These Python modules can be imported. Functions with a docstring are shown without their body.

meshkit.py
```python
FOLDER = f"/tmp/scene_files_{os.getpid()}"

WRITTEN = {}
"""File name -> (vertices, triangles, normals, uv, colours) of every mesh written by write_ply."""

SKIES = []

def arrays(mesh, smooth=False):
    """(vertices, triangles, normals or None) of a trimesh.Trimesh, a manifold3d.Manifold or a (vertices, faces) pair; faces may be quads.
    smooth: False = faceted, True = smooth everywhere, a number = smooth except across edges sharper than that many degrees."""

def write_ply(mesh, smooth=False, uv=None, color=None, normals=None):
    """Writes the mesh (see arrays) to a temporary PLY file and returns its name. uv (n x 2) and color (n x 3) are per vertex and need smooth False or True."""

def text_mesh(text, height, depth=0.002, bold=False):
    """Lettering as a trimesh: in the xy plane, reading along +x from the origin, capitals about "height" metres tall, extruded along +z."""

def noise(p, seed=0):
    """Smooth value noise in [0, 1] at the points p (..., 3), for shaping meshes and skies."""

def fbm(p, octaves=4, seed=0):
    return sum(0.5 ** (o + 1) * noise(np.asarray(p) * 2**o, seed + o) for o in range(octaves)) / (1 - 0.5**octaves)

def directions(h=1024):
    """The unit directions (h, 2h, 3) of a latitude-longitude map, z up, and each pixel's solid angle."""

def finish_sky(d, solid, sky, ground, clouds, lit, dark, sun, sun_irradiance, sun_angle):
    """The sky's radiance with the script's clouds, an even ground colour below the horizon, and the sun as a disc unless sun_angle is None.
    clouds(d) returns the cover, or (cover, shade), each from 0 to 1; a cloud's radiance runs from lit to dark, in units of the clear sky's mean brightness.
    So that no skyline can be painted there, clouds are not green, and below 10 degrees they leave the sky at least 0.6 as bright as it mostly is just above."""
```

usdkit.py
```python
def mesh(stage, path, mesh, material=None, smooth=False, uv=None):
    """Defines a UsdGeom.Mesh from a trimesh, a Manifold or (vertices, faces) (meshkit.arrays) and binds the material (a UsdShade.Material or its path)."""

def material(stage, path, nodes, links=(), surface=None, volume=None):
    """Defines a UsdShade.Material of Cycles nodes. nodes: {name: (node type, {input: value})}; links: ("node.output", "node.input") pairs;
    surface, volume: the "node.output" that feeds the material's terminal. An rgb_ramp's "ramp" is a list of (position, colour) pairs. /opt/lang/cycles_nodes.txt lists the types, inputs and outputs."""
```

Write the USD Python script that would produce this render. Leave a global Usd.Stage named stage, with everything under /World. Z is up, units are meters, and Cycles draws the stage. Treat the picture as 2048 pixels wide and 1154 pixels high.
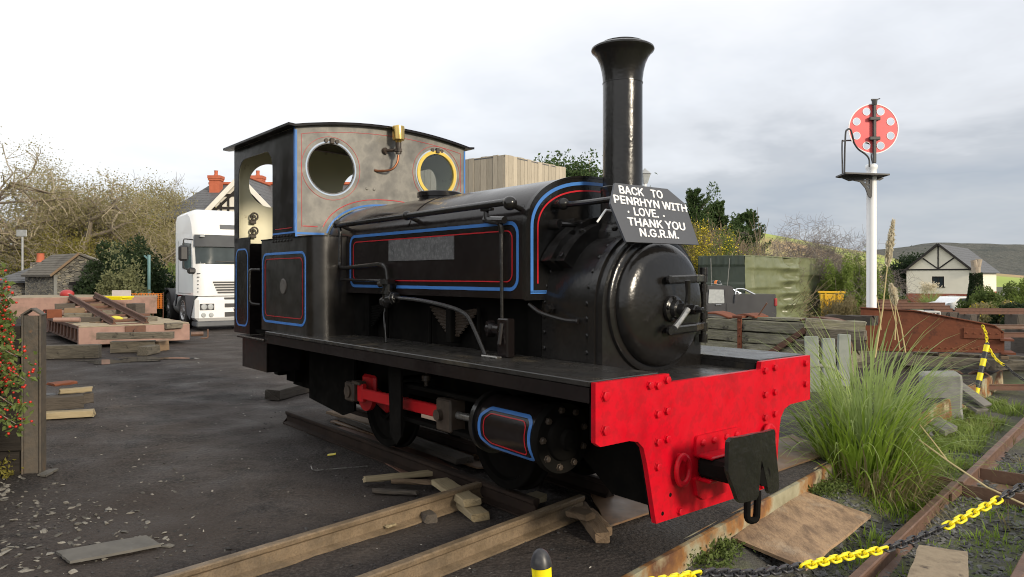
import math, random
import numpy as np, trimesh, shapely
from shapely.geometry import Polygon, LineString, Point, box as sbox
from shapely import affinity
import manifold3d as mf
import usdkit, meshkit
from pxr import Usd, UsdGeom, UsdLux, UsdShade, Sdf, Gf

stage = Usd.Stage.CreateInMemory()
UsdGeom.SetStageUpAxis(stage, UsdGeom.Tokens.z)
UsdGeom.SetStageMetersPerUnit(stage, 1.0)
UsdGeom.Xform.Define(stage, '/World')
PI = math.pi

# ---------------------------------------------------------------- camera, sky, sun
EYE, F, CX, HY = 1.5, 1478.0, 1024.0, 551.5       # eye height; focal length, centre and horizon in photo pixels
cam = UsdGeom.Camera.Define(stage, '/World/camera')
cam.AddTranslateOp().Set(Gf.Vec3d(0, 0, EYE)); cam.AddRotateXOp().Set(90.0)
cam.CreateHorizontalApertureAttr(36.0); cam.CreateVerticalApertureAttr(36.0 * 577 / 1024)
cam.CreateFocalLengthAttr(36.0 * F / 2048)
cam.CreateVerticalApertureOffsetAttr(-(577 - HY) / 2048 * 36.0)
cam.CreateClippingRangeAttr(Gf.Vec2f(0.05, 100000.0))
cam.CreateExposureAttr(1.20)

SUN_AZ, SUN_EL = math.radians(137.0), math.radians(18.0)      # azimuth as atan2(x, y)
sdir = np.array([math.sin(SUN_AZ) * math.cos(SUN_EL), math.cos(SUN_AZ) * math.cos(SUN_EL), math.sin(SUN_EL)])
sun = UsdLux.DistantLight.Define(stage, '/World/sun')
sun.CreateIntensityAttr(0.4); sun.CreateAngleAttr(10.0); sun.CreateNormalizeAttr(True); sun.CreateColorAttr(Gf.Vec3f(1.0, 0.88, 0.70))
sun.AddRotateZOp().Set(math.degrees(-SUN_AZ)); sun.AddRotateXOp().Set(math.degrees(PI / 2 - SUN_EL) * -1.0)

dome = UsdLux.DomeLight.Define(stage, '/World/sky'); dome.CreateIntensityAttr(1.0)
SKY = {
    'tc': ('texture_coordinate', {}),
    'sky': ('sky_texture', {'sky_type': 'single_scattering', 'sun_disc': False, 'sun_elevation': SUN_EL, 'sun_rotation': SUN_AZ, 'aerosol_density': 1.6}),
    'sep': ('separate_xyz', {}), 'zup': ('math', {'math_type': 'maximum', 'value2': 0.0}),
    'zadd': ('math', {'math_type': 'add', 'value2': 0.16}),
    'px': ('math', {'math_type': 'divide'}), 'py': ('math', {'math_type': 'divide'}), 'pl': ('combine_xyz', {}),
    'n1': ('noise_texture', {'scale': 0.62, 'detail': 7.0, 'roughness': 0.55, 'distortion': 0.25}),
    'mp': ('mapping', {'location': (3.1, 1.4, 0.0)}),
    'n2': ('noise_texture', {'scale': 1.9, 'detail': 5.0, 'roughness': 0.5, 'distortion': 0.2}),
    # overcast: thick grey bank low to the right (east of the view), thin white veil elsewhere
    'dot': ('vector_math', {'math_type': 'dot_product', 'vector2': (0.40, 0.0, -1.7)}),
    'sum': ('math', {'math_type': 'multiply_add', 'value2': 0.90}),
    'sum2': ('math', {'math_type': 'multiply_add', 'value2': 0.22}),
    'rm': ('rgb_ramp', {'ramp': [(0.0, (9.0, 9.0, 9.0)), (0.17, (8.0, 8.15, 8.45)), (0.24, (7.2, 7.45, 7.9)), (0.32, (6.4, 6.6, 7.0)), (0.40, (4.9, 5.15, 5.6)), (0.54, (3.9, 4.3, 4.95)), (0.66, (4.7, 5.0, 5.45)), (0.80, (4.0, 4.4, 5.0)), (1.0, (4.5, 4.85, 5.3))]}),
    'mx': ('mix', {'fac': 0.9}),
    'sc': ('vector_math', {'math_type': 'scale', 'scale': 1.0}),
    'bg': ('background_shader', {'strength': 0.055}),
}
SKYL = [('tc.generated', 'sep.vector'), ('sep.z', 'zup.value1'), ('zup.value', 'zadd.value1'), ('sep.x', 'px.value1'), ('zadd.value', 'px.value2'),
        ('sep.y', 'py.value1'), ('zadd.value', 'py.value2'), ('px.value', 'pl.x'), ('py.value', 'pl.y'), ('pl.vector', 'n1.vector'), ('pl.vector', 'mp.vector'), ('mp.vector', 'n2.vector'),
        ('tc.generated', 'dot.vector1'), ('n1.fac', 'sum.value1'), ('dot.value', 'sum.value3'), ('n2.fac', 'sum2.value1'), ('sum.value', 'sum2.value3'),
        ('sum2.value', 'rm.fac'), ('sky.color', 'mx.color1'), ('rm.color', 'mx.color2'), ('mx.color', 'bg.color')]
for k in ('sc',): SKY.pop(k)
skymat = usdkit.material(stage, '/World/Looks/sky_clouds', SKY, SKYL, surface='bg.background')
UsdShade.MaterialBindingAPI.Apply(dome.GetPrim()).Bind(skymat)
dome.GetPrim().SetCustomDataByKey('kind', 'structure')

# ---------------------------------------------------------------- helpers: places
def at(px, py, Y):
    return np.array([(px - CX) / F * Y, Y, EYE - (py - HY) / F * Y])
def ground_at(px, py, z=0.0):
    Y = (EYE - z) * F / (py - HY)
    return np.array([(px - CX) / F * Y, Y, z])

# ---------------------------------------------------------------- helpers: prims
COUNT = {}
def numbered(parent, name):
    k = (parent, name); c = COUNT.get(k, 0); COUNT[k] = c + 1
    return name if c == 0 else '%s_%03d' % (name, c)
def path_of(p):
    return '/World' if p is None else (p if isinstance(p, str) else str(p.GetPath()))
def tag(p, label=None, cat=None, group=None, kind=None):
    for k, v in (('label', label), ('category', cat), ('group', group), ('kind', kind)):
        if v: p.SetCustomDataByKey(k, v)
    return p
def xf(x, loc, rot):
    x.AddTranslateOp().Set(Gf.Vec3d(*map(float, loc)))
    if np.ndim(rot) == 0:
        if rot: x.AddRotateZOp().Set(float(rot))
    else:
        x.AddRotateXYZOp().Set(Gf.Vec3f(*map(float, rot)))
def thing(name, label, cat, loc=(0, 0, 0), rot=0, group=None, kind=None):
    x = UsdGeom.Xform.Define(stage, '/World/' + numbered('/World', name)); xf(x, loc, rot)
    return tag(x.GetPrim(), label, cat, group, kind)
def part(parent, name, mesh, m, smooth=32, label=None, kind=None):
    pp = path_of(parent)
    me = usdkit.mesh(stage, pp + '/' + numbered(pp, name), mesh, m, smooth=smooth)
    return tag(me.GetPrim(), label=label, kind=kind)
def solo(name, mesh, m, label, cat, loc=(0, 0, 0), rot=0, group=None, kind=None, smooth=32):
    me = usdkit.mesh(stage, '/World/' + numbered('/World', name), mesh, m, smooth=smooth)
    xf(me, loc, rot)
    return tag(me.GetPrim(), label, cat, group, kind)
def copy_of(src, loc, rot, label, cat=None, group=None):
    d = src.GetCustomData()
    base = src.GetName()
    if base[-4:-3] == '_' and base[-3:].isdigit(): base = base[:-4]
    r = UsdGeom.Xform.Define(stage, '/World/' + numbered('/World', base))
    r.GetPrim().GetReferences().AddInternalReference(src.GetPath())
    r.ClearXformOpOrder(); 
    for n in ('xformOp:translate', 'xformOp:rotateZ', 'xformOp:rotateXYZ'):
        pass
    r.AddTransformOp().Set(Gf.Matrix4d(*np.asarray(mat4(loc, rot)).T.ravel().tolist()))
    r.GetPrim().SetInstanceable(True)
    return tag(r.GetPrim(), label, cat or d.get('category'), group or d.get('group'))
def rotm(rot):
    if np.ndim(rot) == 0: rot = (0, 0, rot)
    rx, ry, rz = np.radians(rot)
    T = trimesh.transformations.rotation_matrix
    return T(rz, [0, 0, 1]) @ T(ry, [0, 1, 0]) @ T(rx, [1, 0, 0])
def mat4(loc, rot):
    m = rotm(rot); m[:3, 3] = loc
    return m

# ---------------------------------------------------------------- helpers: shapes
def cat(*ms):
    ms = [m for m in (ms[0] if len(ms) == 1 and isinstance(ms[0], (list, tuple)) else ms)]
    return trimesh.util.concatenate(ms)
def box(x0, x1, y0, y1, z0, z1, b=0.0):
    x0, x1 = min(x0, x1), max(x0, x1); y0, y1 = min(y0, y1), max(y0, y1); z0, z1 = min(z0, z1), max(z0, z1)
    if b <= 0:
        m = trimesh.creation.box((x1 - x0, y1 - y0, z1 - z0)); m.apply_translation(((x0 + x1) / 2, (y0 + y1) / 2, (z0 + z1) / 2)); return m
    b = min(b, (x1 - x0) / 2.2, (y1 - y0) / 2.2, (z1 - z0) / 2.2)
    P = []
    for sx, X in ((1, x0), (-1, x1)):
        for sy, Y in ((1, y0), (-1, y1)):
            for sz, Z in ((1, z0), (-1, z1)):
                P += [(X, Y + sy * b, Z + sz * b), (X + sx * b, Y, Z + sz * b), (X + sx * b, Y + sy * b, Z)]
    return trimesh.convex.convex_hull(np.array(P))
def cbox(size, b=0.0, c=(0, 0, 0)):
    sx, sy, sz = np.array(size) / 2.0
    return box(c[0] - sx, c[0] + sx, c[1] - sy, c[1] + sy, c[2] - sz, c[2] + sz, b)
def moved(m, loc=(0, 0, 0), rot=0):
    m = m.copy(); m.apply_transform(mat4(loc, rot)); return m
def frame_from(d, up=(0, 0, 1)):
    d = np.asarray(d, float); d = d / np.linalg.norm(d)
    up = np.asarray(up, float)
    if abs(d @ up) > 0.98: up = np.array([1.0, 0, 0])
    s = np.cross(up, d); s /= np.linalg.norm(s); u = np.cross(d, s)
    return d, s, u
def bar(p0, p1, w, h, b=0.0, up=(0, 0, 1)):
    """rectangular bar from p0 to p1, w sideways, h along up"""
    p0, p1 = np.asarray(p0, float), np.asarray(p1, float)
    d, s, u = frame_from(p1 - p0, up); L = np.linalg.norm(p1 - p0)
    m = box(0, L, -w / 2, w / 2, -h / 2, h / 2, b)
    T = np.eye(4); T[:3, 0], T[:3, 1], T[:3, 2], T[:3, 3] = d, s, u, p0
    m.apply_transform(T); return m
def ringmesh(rings, closed=True, caps=True):
    """rings: list of (n,3) loops"""
    k, n = len(rings), len(rings[0]); v = np.vstack(rings); f = []
    for i in range(k - 1):
        for j in range(n if closed else n - 1):
            a, b_ = i * n + j, i * n + (j + 1) % n
            f += [(a, b_, b_ + n), (a, b_ + n, a + n)]
    if caps:
        for base, flip in ((0, True), ((k - 1) * n, False)):
            c = len(v); v = np.vstack([v, v[base:base + n].mean(0)])
            for j in range(n):
                t = (base + j, base + (j + 1) % n, c)
                f.append(t[::-1] if flip else t)
    m = trimesh.Trimesh(v, np.array(f), process=False)
    return m
def spline(pts, k=8):
    P = np.asarray(pts, float)
    if len(P) < 3: return P
    Q = np.vstack([2 * P[0] - P[1], P, 2 * P[-1] - P[-2]]); out = []
    for i in range(1, len(Q) - 2):
        for t in np.linspace(0, 1, k, endpoint=False):
            a, b_, c, d = Q[i - 1], Q[i], Q[i + 1], Q[i + 2]
            out.append(0.5 * ((2 * b_) + (-a + c) * t + (2 * a - 5 * b_ + 4 * c - d) * t * t + (-a + 3 * b_ - 3 * c + d) * t ** 3))
    return np.array(out + [P[-1]])
def rounded(pts, r=0.03, k=5):
    """polyline with rounded corners"""
    P = [np.asarray(p, float) for p in pts]; out = [P[0]]
    for i in range(1, len(P) - 1):
        a, b_, c = P[i - 1], P[i], P[i + 1]
        la, lc = np.linalg.norm(a - b_), np.linalg.norm(c - b_); q = min(r, la * .45, lc * .45)
        s, e = b_ + (a - b_) / la * q, b_ + (c - b_) / lc * q
        for t in np.linspace(0, 1, k): out.append((1 - t) ** 2 * s + 2 * t * (1 - t) * b_ + t * t * e)
    return np.array(out + [P[-1]])
def tube(P, r, n=8, caps=True):
    P = np.asarray(P, float); r = np.broadcast_to(np.asarray(r, float), len(P))
    T = np.gradient(P, axis=0); T /= np.maximum(np.linalg.norm(T, axis=1, keepdims=True), 1e-9)
    d, s, u = frame_from(T[0]); rings = []; a = np.linspace(0, 2 * PI, n, endpoint=False)
    for i in range(len(P)):
        s = s - T[i] * (s @ T[i]); s /= max(np.linalg.norm(s), 1e-9); u = np.cross(T[i], s)
        rings.append(P[i] + r[i] * (np.cos(a)[:, None] * s + np.sin(a)[:, None] * u))
    return ringmesh(rings, True, caps)
def cyl(p0, p1, r0, r1=None, n=16):
    return tube(np.array([p0, p1], float), [r0, r0 if r1 is None else r1], n)
def lathe(profile, n=32, caps=False):
    """profile (r, z) about z"""
    a = np.linspace(0, 2 * PI, n, endpoint=False)
    return ringmesh([np.stack([r * np.cos(a), r * np.sin(a), np.full(n, z)], 1) for r, z in profile], True, caps)
FRONT = np.array([[0, 0, 1, 0], [1, 0, 0, 0], [0, 1, 0, 0], [0, 0, 0, 1.0]])     # (a, b, t) -> (t, a, b)
SIDE = np.array([[1, 0, 0, 0], [0, 0, 1, 0], [0, 1, 0, 0], [0, 0, 0, 1.0]])      # (a, b, t) -> (a, t, b)
TOP = np.eye(4)
def polys(g):
    return [x for x in getattr(g, 'geoms', [g]) if x.geom_type == 'Polygon' and x.area > 1e-9]
def prism(poly, t0, t1, frame=TOP):
    ms = []
    for g in polys(poly):
        m = trimesh.creation.extrude_polygon(g, t1 - t0, engine='earcut'); m.apply_translation((0, 0, t0)); ms.append(m)
    m = cat(ms); m.apply_transform(frame)
    if np.linalg.det(frame[:3, :3]) < 0 and m.volume < 0: m.invert()
    return m
def rrect(x0, x1, y0, y1, r, q=6):
    return sbox(x0 + r, y0 + r, x1 - r, y1 - r).buffer(r, quad_segs=q)
def outline(poly, w):
    return poly.buffer(w / 2, join_style=2).difference(poly.buffer(-w / 2, join_style=2))
def hexbolt(p, axis, r=0.018, h=0.014, n=6, dome=False):
    d, s, u = frame_from(axis)
    if dome:
        pr = [(r, 0), (r * .92, h * .5), (r * .6, h * .9), (0.001, h)]; n = 8
    else:
        pr = [(r * 1.25, 0), (r * 1.25, h * .2), (r, h * .22), (r, h), (r * .8, h * 1.12), (0.001, h * 1.14)]
    m = lathe(pr, n); T = np.eye(4); T[:3, 0], T[:3, 1], T[:3, 2], T[:3, 3] = s, u, d, p
    m.apply_transform(T); return m
def torus(R, r, n=20, k=8, arc=2 * PI):
    a = np.linspace(0, arc, n + 1); P = np.stack([R * np.cos(a), R * np.sin(a), 0 * a], 1)
    if arc > 6.2: 
        b_ = np.linspace(0, 2 * PI, k, endpoint=False)
        rings = [np.stack([(R + r * np.cos(b_)) * np.cos(t), (R + r * np.cos(b_)) * np.sin(t), r * np.sin(b_)], 1) for t in a]
        return ringmesh(rings, True, False)
    return tube(P, r, k)
def rough_up(m, amp, scale, seed=0):
    m = m.copy(); v = m.vertices
    d = np.stack([meshkit.fbm(v * scale + 17.3 * k + seed, 3, seed + k) - .5 for k in range(3)], 1)
    m.vertices = v + d * 2 * amp; return m
def timber(L, w, h, seed=0, seg=6, amp=0.006, b=0.008, taper=0.0):
    """a sawn baulk along x, ends and edges a little uneven, base at z=0"""
    rs = np.random.RandomState(seed); xs = np.linspace(-L / 2, L / 2, seg + 1); rings = []
    for i, x in enumerate(xs):
        e = rs.uniform(-amp, amp, (8, 2)); q = 1 - taper * abs(2 * x / L)
        base = np.array([(-w / 2 + b, 0), (w / 2 - b, 0), (w / 2, b), (w / 2, h - b), (w / 2 - b, h), (-w / 2 + b, h), (-w / 2, h - b), (-w / 2, b)]) * (1, q)
        base = base + e * [1, .5]; xx = x + rs.uniform(-amp, amp, 8) * (2 if i in (0, seg) else 1)
        rings.append(np.stack([xx, base[:, 0], base[:, 1]], 1))
    return ringmesh(rings)
RAIL = Polygon([(-.05, 0), (.05, 0), (.05, .012), (.012, .028), (.009, .085), (.024, .098), (.026, .118), (.02, .125), (-.02, .125), (-.026, .118), (-.024, .098), (-.009, .085), (-.012, .028), (-.05, .012)])
def rail_mesh(p0, p1, s=1.0):
    """flat-bottom rail with its foot on the line p0-p1"""
    p0, p1 = np.asarray(p0, float), np.asarray(p1, float); d, sd, u = frame_from(p1 - p0); L = np.linalg.norm(p1 - p0)
    c = np.array(RAIL.exterior.coords)[:-1] * s; k = max(2, int(L / 1.5) + 1)
    rings = [p0 + d * x + c[:, :1] * sd + c[:, 1:] * u for x in np.linspace(0, L, k)]
    return ringmesh(rings)
# ---------------------------------------------------------------- materials
MATS = {}
def M(name, ramp, scale=6.0, detail=5.0, nrough=0.55, rough=0.7, rvar=0.0, bump=0.0, bscale=None, bdist=0.01, stretch=(1, 1, 1), metal=0.0, coat=0.0, coat_rough=.05, rand=0.0,
      distort=0.0, spec=0.5, world=False, spots=None, dirt=None, fine=None, trans=None, island=0.0):
    n = {'tc': ('texture_coordinate', {}), 'geo': ('geometry', {}), 'mp': ('mapping', {'scale': stretch}),
         'n1': ('noise_texture', {'scale': scale, 'detail': detail, 'roughness': nrough, 'distortion': distort}),
         'rp': ('rgb_ramp', {'ramp': ramp if np.ndim(ramp[0][-1]) else [(0.25 + .5 * i / max(1, len(ramp) - 1), c) for i, c in enumerate(ramp)]}),
         'p': ('principled_bsdf', {'roughness': rough, 'metallic': metal, 'coat_weight': coat, 'coat_roughness': coat_rough, 'specular_ior_level': spec})}
    l = [('geo.position' if world else 'tc.object', 'mp.vector'), ('mp.vector', 'n1.vector'), ('n1.fac', 'rp.fac')]
    col = 'rp.color'
    if fine:                                             # (scale, colour, amount): fine speckle
        n['nf'] = ('noise_texture', {'scale': fine[0], 'detail': 3.0, 'roughness': .6}); n['rf'] = ('rgb_ramp', {'ramp': [(0.48, (0, 0, 0)), (0.62, (fine[2],) * 3)]})
        n['mf'] = ('mix', {'color2': fine[1]}); l += [('mp.vector', 'nf.vector'), ('nf.fac', 'rf.fac'), ('rf.color', 'mf.fac'), (col, 'mf.color1')]; col = 'mf.color'
    if spots:                                            # (scale, colour, lo, hi): patches with an edge
        n['ns'] = ('noise_texture', {'scale': spots[0], 'detail': 6.0, 'roughness': .65}); n['rs'] = ('rgb_ramp', {'ramp': [(spots[2], (0, 0, 0)), (spots[3], (1, 1, 1))]})
        n['ms'] = ('mix', {'color2': spots[1]}); n['mps'] = ('mapping', {'location': (7.7, 3.1, 1.9)})
        l += [('geo.position' if world else 'tc.object', 'mps.vector'), ('mps.vector', 'ns.vector'), ('ns.fac', 'rs.fac'), ('rs.color', 'ms.fac'), (col, 'ms.color1')]; col = 'ms.color'
    if rand or island:
        n['oi'] = ('object_info', {}); n['mr'] = ('map_range', {'to_min': 1 - (rand or island), 'to_max': 1 + (rand or island)}); n['hs'] = ('hsv', {})
        l += [('geo.random_per_island' if island else 'oi.random', 'mr.value'), ('mr.result', 'hs.value'), (col, 'hs.color')]; col = 'hs.color'
    l.append((col, 'p.base_color'))
    if rvar:
        n['nr'] = ('noise_texture', {'scale': scale * 1.7, 'detail': 4.0}); n['mrr'] = ('map_range', {'from_min': .3, 'from_max': .7, 'to_min': max(.02, rough - rvar), 'to_max': rough + rvar})
        l += [('mp.vector', 'nr.vector'), ('nr.fac', 'mrr.value'), ('mrr.result', 'p.roughness')]
    if bump:
        n['nb'] = ('noise_texture', {'scale': bscale or scale * 3, 'detail': 5.0, 'roughness': .6}); n['b'] = ('bump', {'strength': bump, 'distance': bdist})
        l += [('mp.vector', 'nb.vector'), ('nb.fac', 'b.height'), ('b.normal', 'p.normal')]
    surf = 'p.BSDF'
    if trans:
        n['tr'] = ('translucent_bsdf', {'color': trans}); n['mc'] = ('mix_closure', {'fac': .42}); l += [('p.BSDF', 'mc.closure1'), ('tr.BSDF', 'mc.closure2')]; surf = 'mc.closure'
        if col != 'rp.color' or True: l.append((col, 'tr.color'))
    MATS[name] = usdkit.material(stage, '/World/Looks/' + name, n, l, surface=surf)
    return MATS[name]
def pane(name, tint=(0.9, 0.95, 0.95), ior=1.5):
    MATS[name] = usdkit.material(stage, '/World/Looks/' + name, {'t': ('transparent_bsdf', {'color': tint}), 'g': ('glossy_bsdf', {'roughness': .02, 'color': (.9, .9, .9)}), 'fr': ('fresnel', {'IOR': ior}), 'm': ('mix_closure', {})},
                                 [('fr.fac', 'm.fac'), ('t.BSDF', 'm.closure1'), ('g.BSDF', 'm.closure2')], surface='m.closure')
    return MATS[name]
def g3(*v): return [(x, x, x) if np.ndim(x) == 0 else x for x in v]

# locomotive paint
black = M('black_gloss_paint', [(.006, .0056, .0053), (.010, .009, .0085)], scale=3, rough=.17, rvar=.08, bump=.34, bscale=38, bdist=.005, fine=(14, (.015, .0135, .012), .25))
black_side = M('black_coach_paint', [(.0055, .0042, .0042), (.008, .006, .0058)], scale=2.0, rough=.2, rvar=.07, bump=.14, bscale=18, bdist=.004, spec=.38, fine=(9, (.011, .0095, .009), .25))
cab_glare = M('black_sheet_with_glare', [(.30, (.045, .042, .036)), (.47, (.11, .103, .088)), (.55, (.165, .154, .13)), (.70, (.085, .08, .068))], scale=5, detail=8, rough=.47, rvar=.07, bump=.35, bscale=9, bdist=.006, spec=1.0)  # black paint; sun glare is put into this lighter base colour
deck_black = M('worn_black_deck', [(.009, .0085, .008), (.022, .02, .018)], scale=7, rough=.3, rvar=.16, bump=.25, bscale=20, bdist=.004, spots=(5, (.05, .042, .03), .56, .7))
chassis_black = M('oily_black_chassis', [(.004, .004, .0038), (.009, .008, .007)], scale=6, rough=.7, spec=.05, rvar=.15, bump=.3, bscale=25)
greasy = M('greasy_brown_steel', [(.018, .013, .010), (.05, .036, .026), (.026, .019, .015)], scale=9, rough=.5, rvar=.15, bump=.3)
red = M('red_beam_paint', [(.42, .002, .010), (.52, .003, .014), (.47, .0025, .012)], scale=6, rough=.36, rvar=.08, bump=.3, bscale=16, bdist=.005, fine=(22, (.30, .008, .014), .45), spec=.26, spots=(5, (.34, .005, .012), .55, .75))
red_rod = M('red_rod_paint', [(.42, .006, .01), (.5, .012, .016)], scale=7, rough=.4, bump=.1)
blue_line = M('blue_lining_paint', [(.045, .15, .42), (.06, .19, .50)], scale=9, rough=.3, bump=.1)
red_line = M('red_lining_paint', [(.42, .012, .02), (.50, .02, .03)], scale=9, rough=.3)
cream = M('cream_paint', [(.74, .70, .50), (.80, .76, .56)], scale=4, rough=.5, bump=.1, spots=(7, (.5, .44, .28), .66, .74))
brass = M('polished_brass', [(.62, .42, .13), (.75, .54, .20)], scale=8, rough=.24, metal=1.0, rvar=.1)
yellow_ring = M('yellow_brass_ring', [(.75, .52, .10), (.85, .62, .16)], scale=8, rough=.3, metal=.6)
copper = M('copper_pipe', [(.22, .09, .05), (.35, .15, .08)], scale=12, rough=.35, metal=.9)
plate_grey = M('bare_nameplate_steel', [(.03, .031, .033), (.085, .085, .086), (.05, .05, .052)], scale=9, stretch=(1, 1, .8), rough=.6, rvar=.1, bump=.2, fine=(60, (.2, .2, .2), .4))
medallion = M('tarnished_medallion', [(.02, .018, .016), (.09, .08, .07), (.03, .027, .025)], scale=14, rough=.45)
sign_grey = M('slate_grey_board', [(.060, .064, .075), (.072, .076, .088)], scale=3, rough=.45)
white_letter = M('white_lettering', [(.80, .80, .80), (.84, .84, .84)], rough=.5)
steel_bright = M('worn_bright_steel', [(.28, .27, .25), (.45, .44, .42)], scale=20, rough=.3, metal=.9, rvar=.1)
# yard
coal = M('coal_yard', [(.34, (.006, .0054, .0056)), (.43, (.020, .0165, .016)), (.50, (.050, .040, .036)), (.56, (.024, .0195, .018)), (.66, (.085, .068, .057))], scale=1.0, detail=13, nrough=.76, rough=.80, rvar=.22, spec=.35, bump=1.0, bscale=34, bdist=.03, world=True, distort=.6,
         spots=(.45, (.050, .040, .035), .50, .68), fine=(55, (.095, .082, .074), .6))
earth = M('right_side_earth', [(.28, (.030, .030, .028)), (.42, (.065, .062, .055)), (.52, (.095, .100, .055)), (.62, (.085, .110, .040)), (.75, (.12, .12, .07))], scale=1.1, detail=9, nrough=.68, rough=.95, bump=.9, bscale=22, bdist=.03, world=True)
field = M('far_ground', [(.06, .075, .035), (.10, .11, .055), (.08, .09, .05)], scale=.3, rough=.95, bump=.5, world=True)
concrete_edge = M('painted_concrete_edge', [(.30, (.20, .18, .11)), (.42, (.30, .28, .19)), (.50, (.24, .11, .03)), (.57, (.12, .05, .022)), (.66, (.34, .29, .18))], scale=2.2, detail=7, rough=.85, bump=.5, bscale=20, world=True, spots=(3.4, (.07, .075, .05), .58, .72))
brown_plate = M('rusty_brown_plate', [(.085, .052, .03), (.17, .10, .055), (.12, .075, .045), (.2, .13, .075)], scale=2.2, detail=8, rough=.55, rvar=.15, bump=.25, spots=(3, (.05, .045, .04), .6, .7))
wood_pale = M('fresh_pale_timber', [(.18, .14, .08), (.31, .25, .15), (.24, .19, .11)], scale=5, stretch=(1, 14, 14), rough=.8, bump=.4, rand=.15)
wood_mid = M('brown_timber', [(.10, .065, .038), (.19, .13, .08), (.13, .09, .055)], scale=5, stretch=(1, 14, 14), rough=.85, bump=.5, rand=.25)
wood_old = M('weathered_sleeper', [(.05, .042, .034), (.17, .15, .115), (.09, .078, .06), (.21, .19, .15)], scale=4, detail=8, stretch=(1, 12, 12), rough=.9, bump=.8, bdist=.015, rand=.3, spots=(6, (.035, .03, .025), .58, .68))
wood_grey = M('silvered_sleeper', [(.11, .10, .07), (.27, .255, .19), (.15, .14, .105), (.30, .29, .22)], scale=3.5, detail=8, stretch=(1, 13, 13), rough=.9, bump=.9, bdist=.018, rand=.2, spots=(4, (.035, .03, .024), .57, .66), fine=(5, (.16, .16, .06), .4))
wood_dark = M('tarred_sleeper', [(.028, .024, .02), (.075, .062, .05), (.045, .038, .03)], scale=4, detail=8, stretch=(1, 12, 12), rough=.85, bump=.8, bdist=.012, rand=.3)
hut_wood = M('bare_larch_boards', [(.29, .25, .195), (.42, .37, .29), (.35, .31, .24)], scale=3, detail=7, stretch=(12, 12, 1), rough=.85, bump=.4, rand=.18, spots=(9, (.16, .12, .08), .69, .74))
ply = M('chipboard', [(.11, .065, .035), (.38, .25, .145), (.23, .15, .088), (.48, .35, .22)], scale=11, detail=9, nrough=.82, stretch=(1, .45, 1), rough=.85, bump=.5, bscale=60, spots=(2.5, (.42, .34, .25), .52, .75), fine=(9, (.09, .055, .035), .5))
rail_tan = M('tan_rusted_rail', [(.07, .05, .033), (.20, .145, .09), (.12, .088, .055), (.23, .18, .12)], scale=4, detail=10, nrough=.68, rough=.5, rvar=.15, bump=.5, bscale=40, fine=(110, (.06, .042, .028), .35))
rail_rust = M('brown_rusted_rail', [(.06, .033, .022), (.13, .072, .048), (.09, .05, .034)], scale=4, detail=8, rough=.6, rvar=.12, bump=.4, bscale=30, spots=(8, (.17, .11, .075), .6, .72))
rust = M('deep_rust', [(.085, .026, .013), (.17, .052, .023), (.12, .036, .016)], scale=2.5, detail=9, rough=.88, bump=.5, bscale=22, spots=(4, (.055, .022, .014), .56, .72))
rust_dark = M('dark_rusty_iron', [(.06, .032, .024), (.13, .062, .04), (.085, .045, .032)], scale=5, detail=8, rough=.8, bump=.5)
post_mat = M('rust_streaked_post', [(.045, .035, .027), (.10, .08, .06), (.06, .055, .048), (.09, .06, .036)], scale=3.2, detail=10, nrough=.7, rough=.65, bump=.5, bscale=25, spots=(5, (.17, .09, .04), .60, .72))
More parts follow.
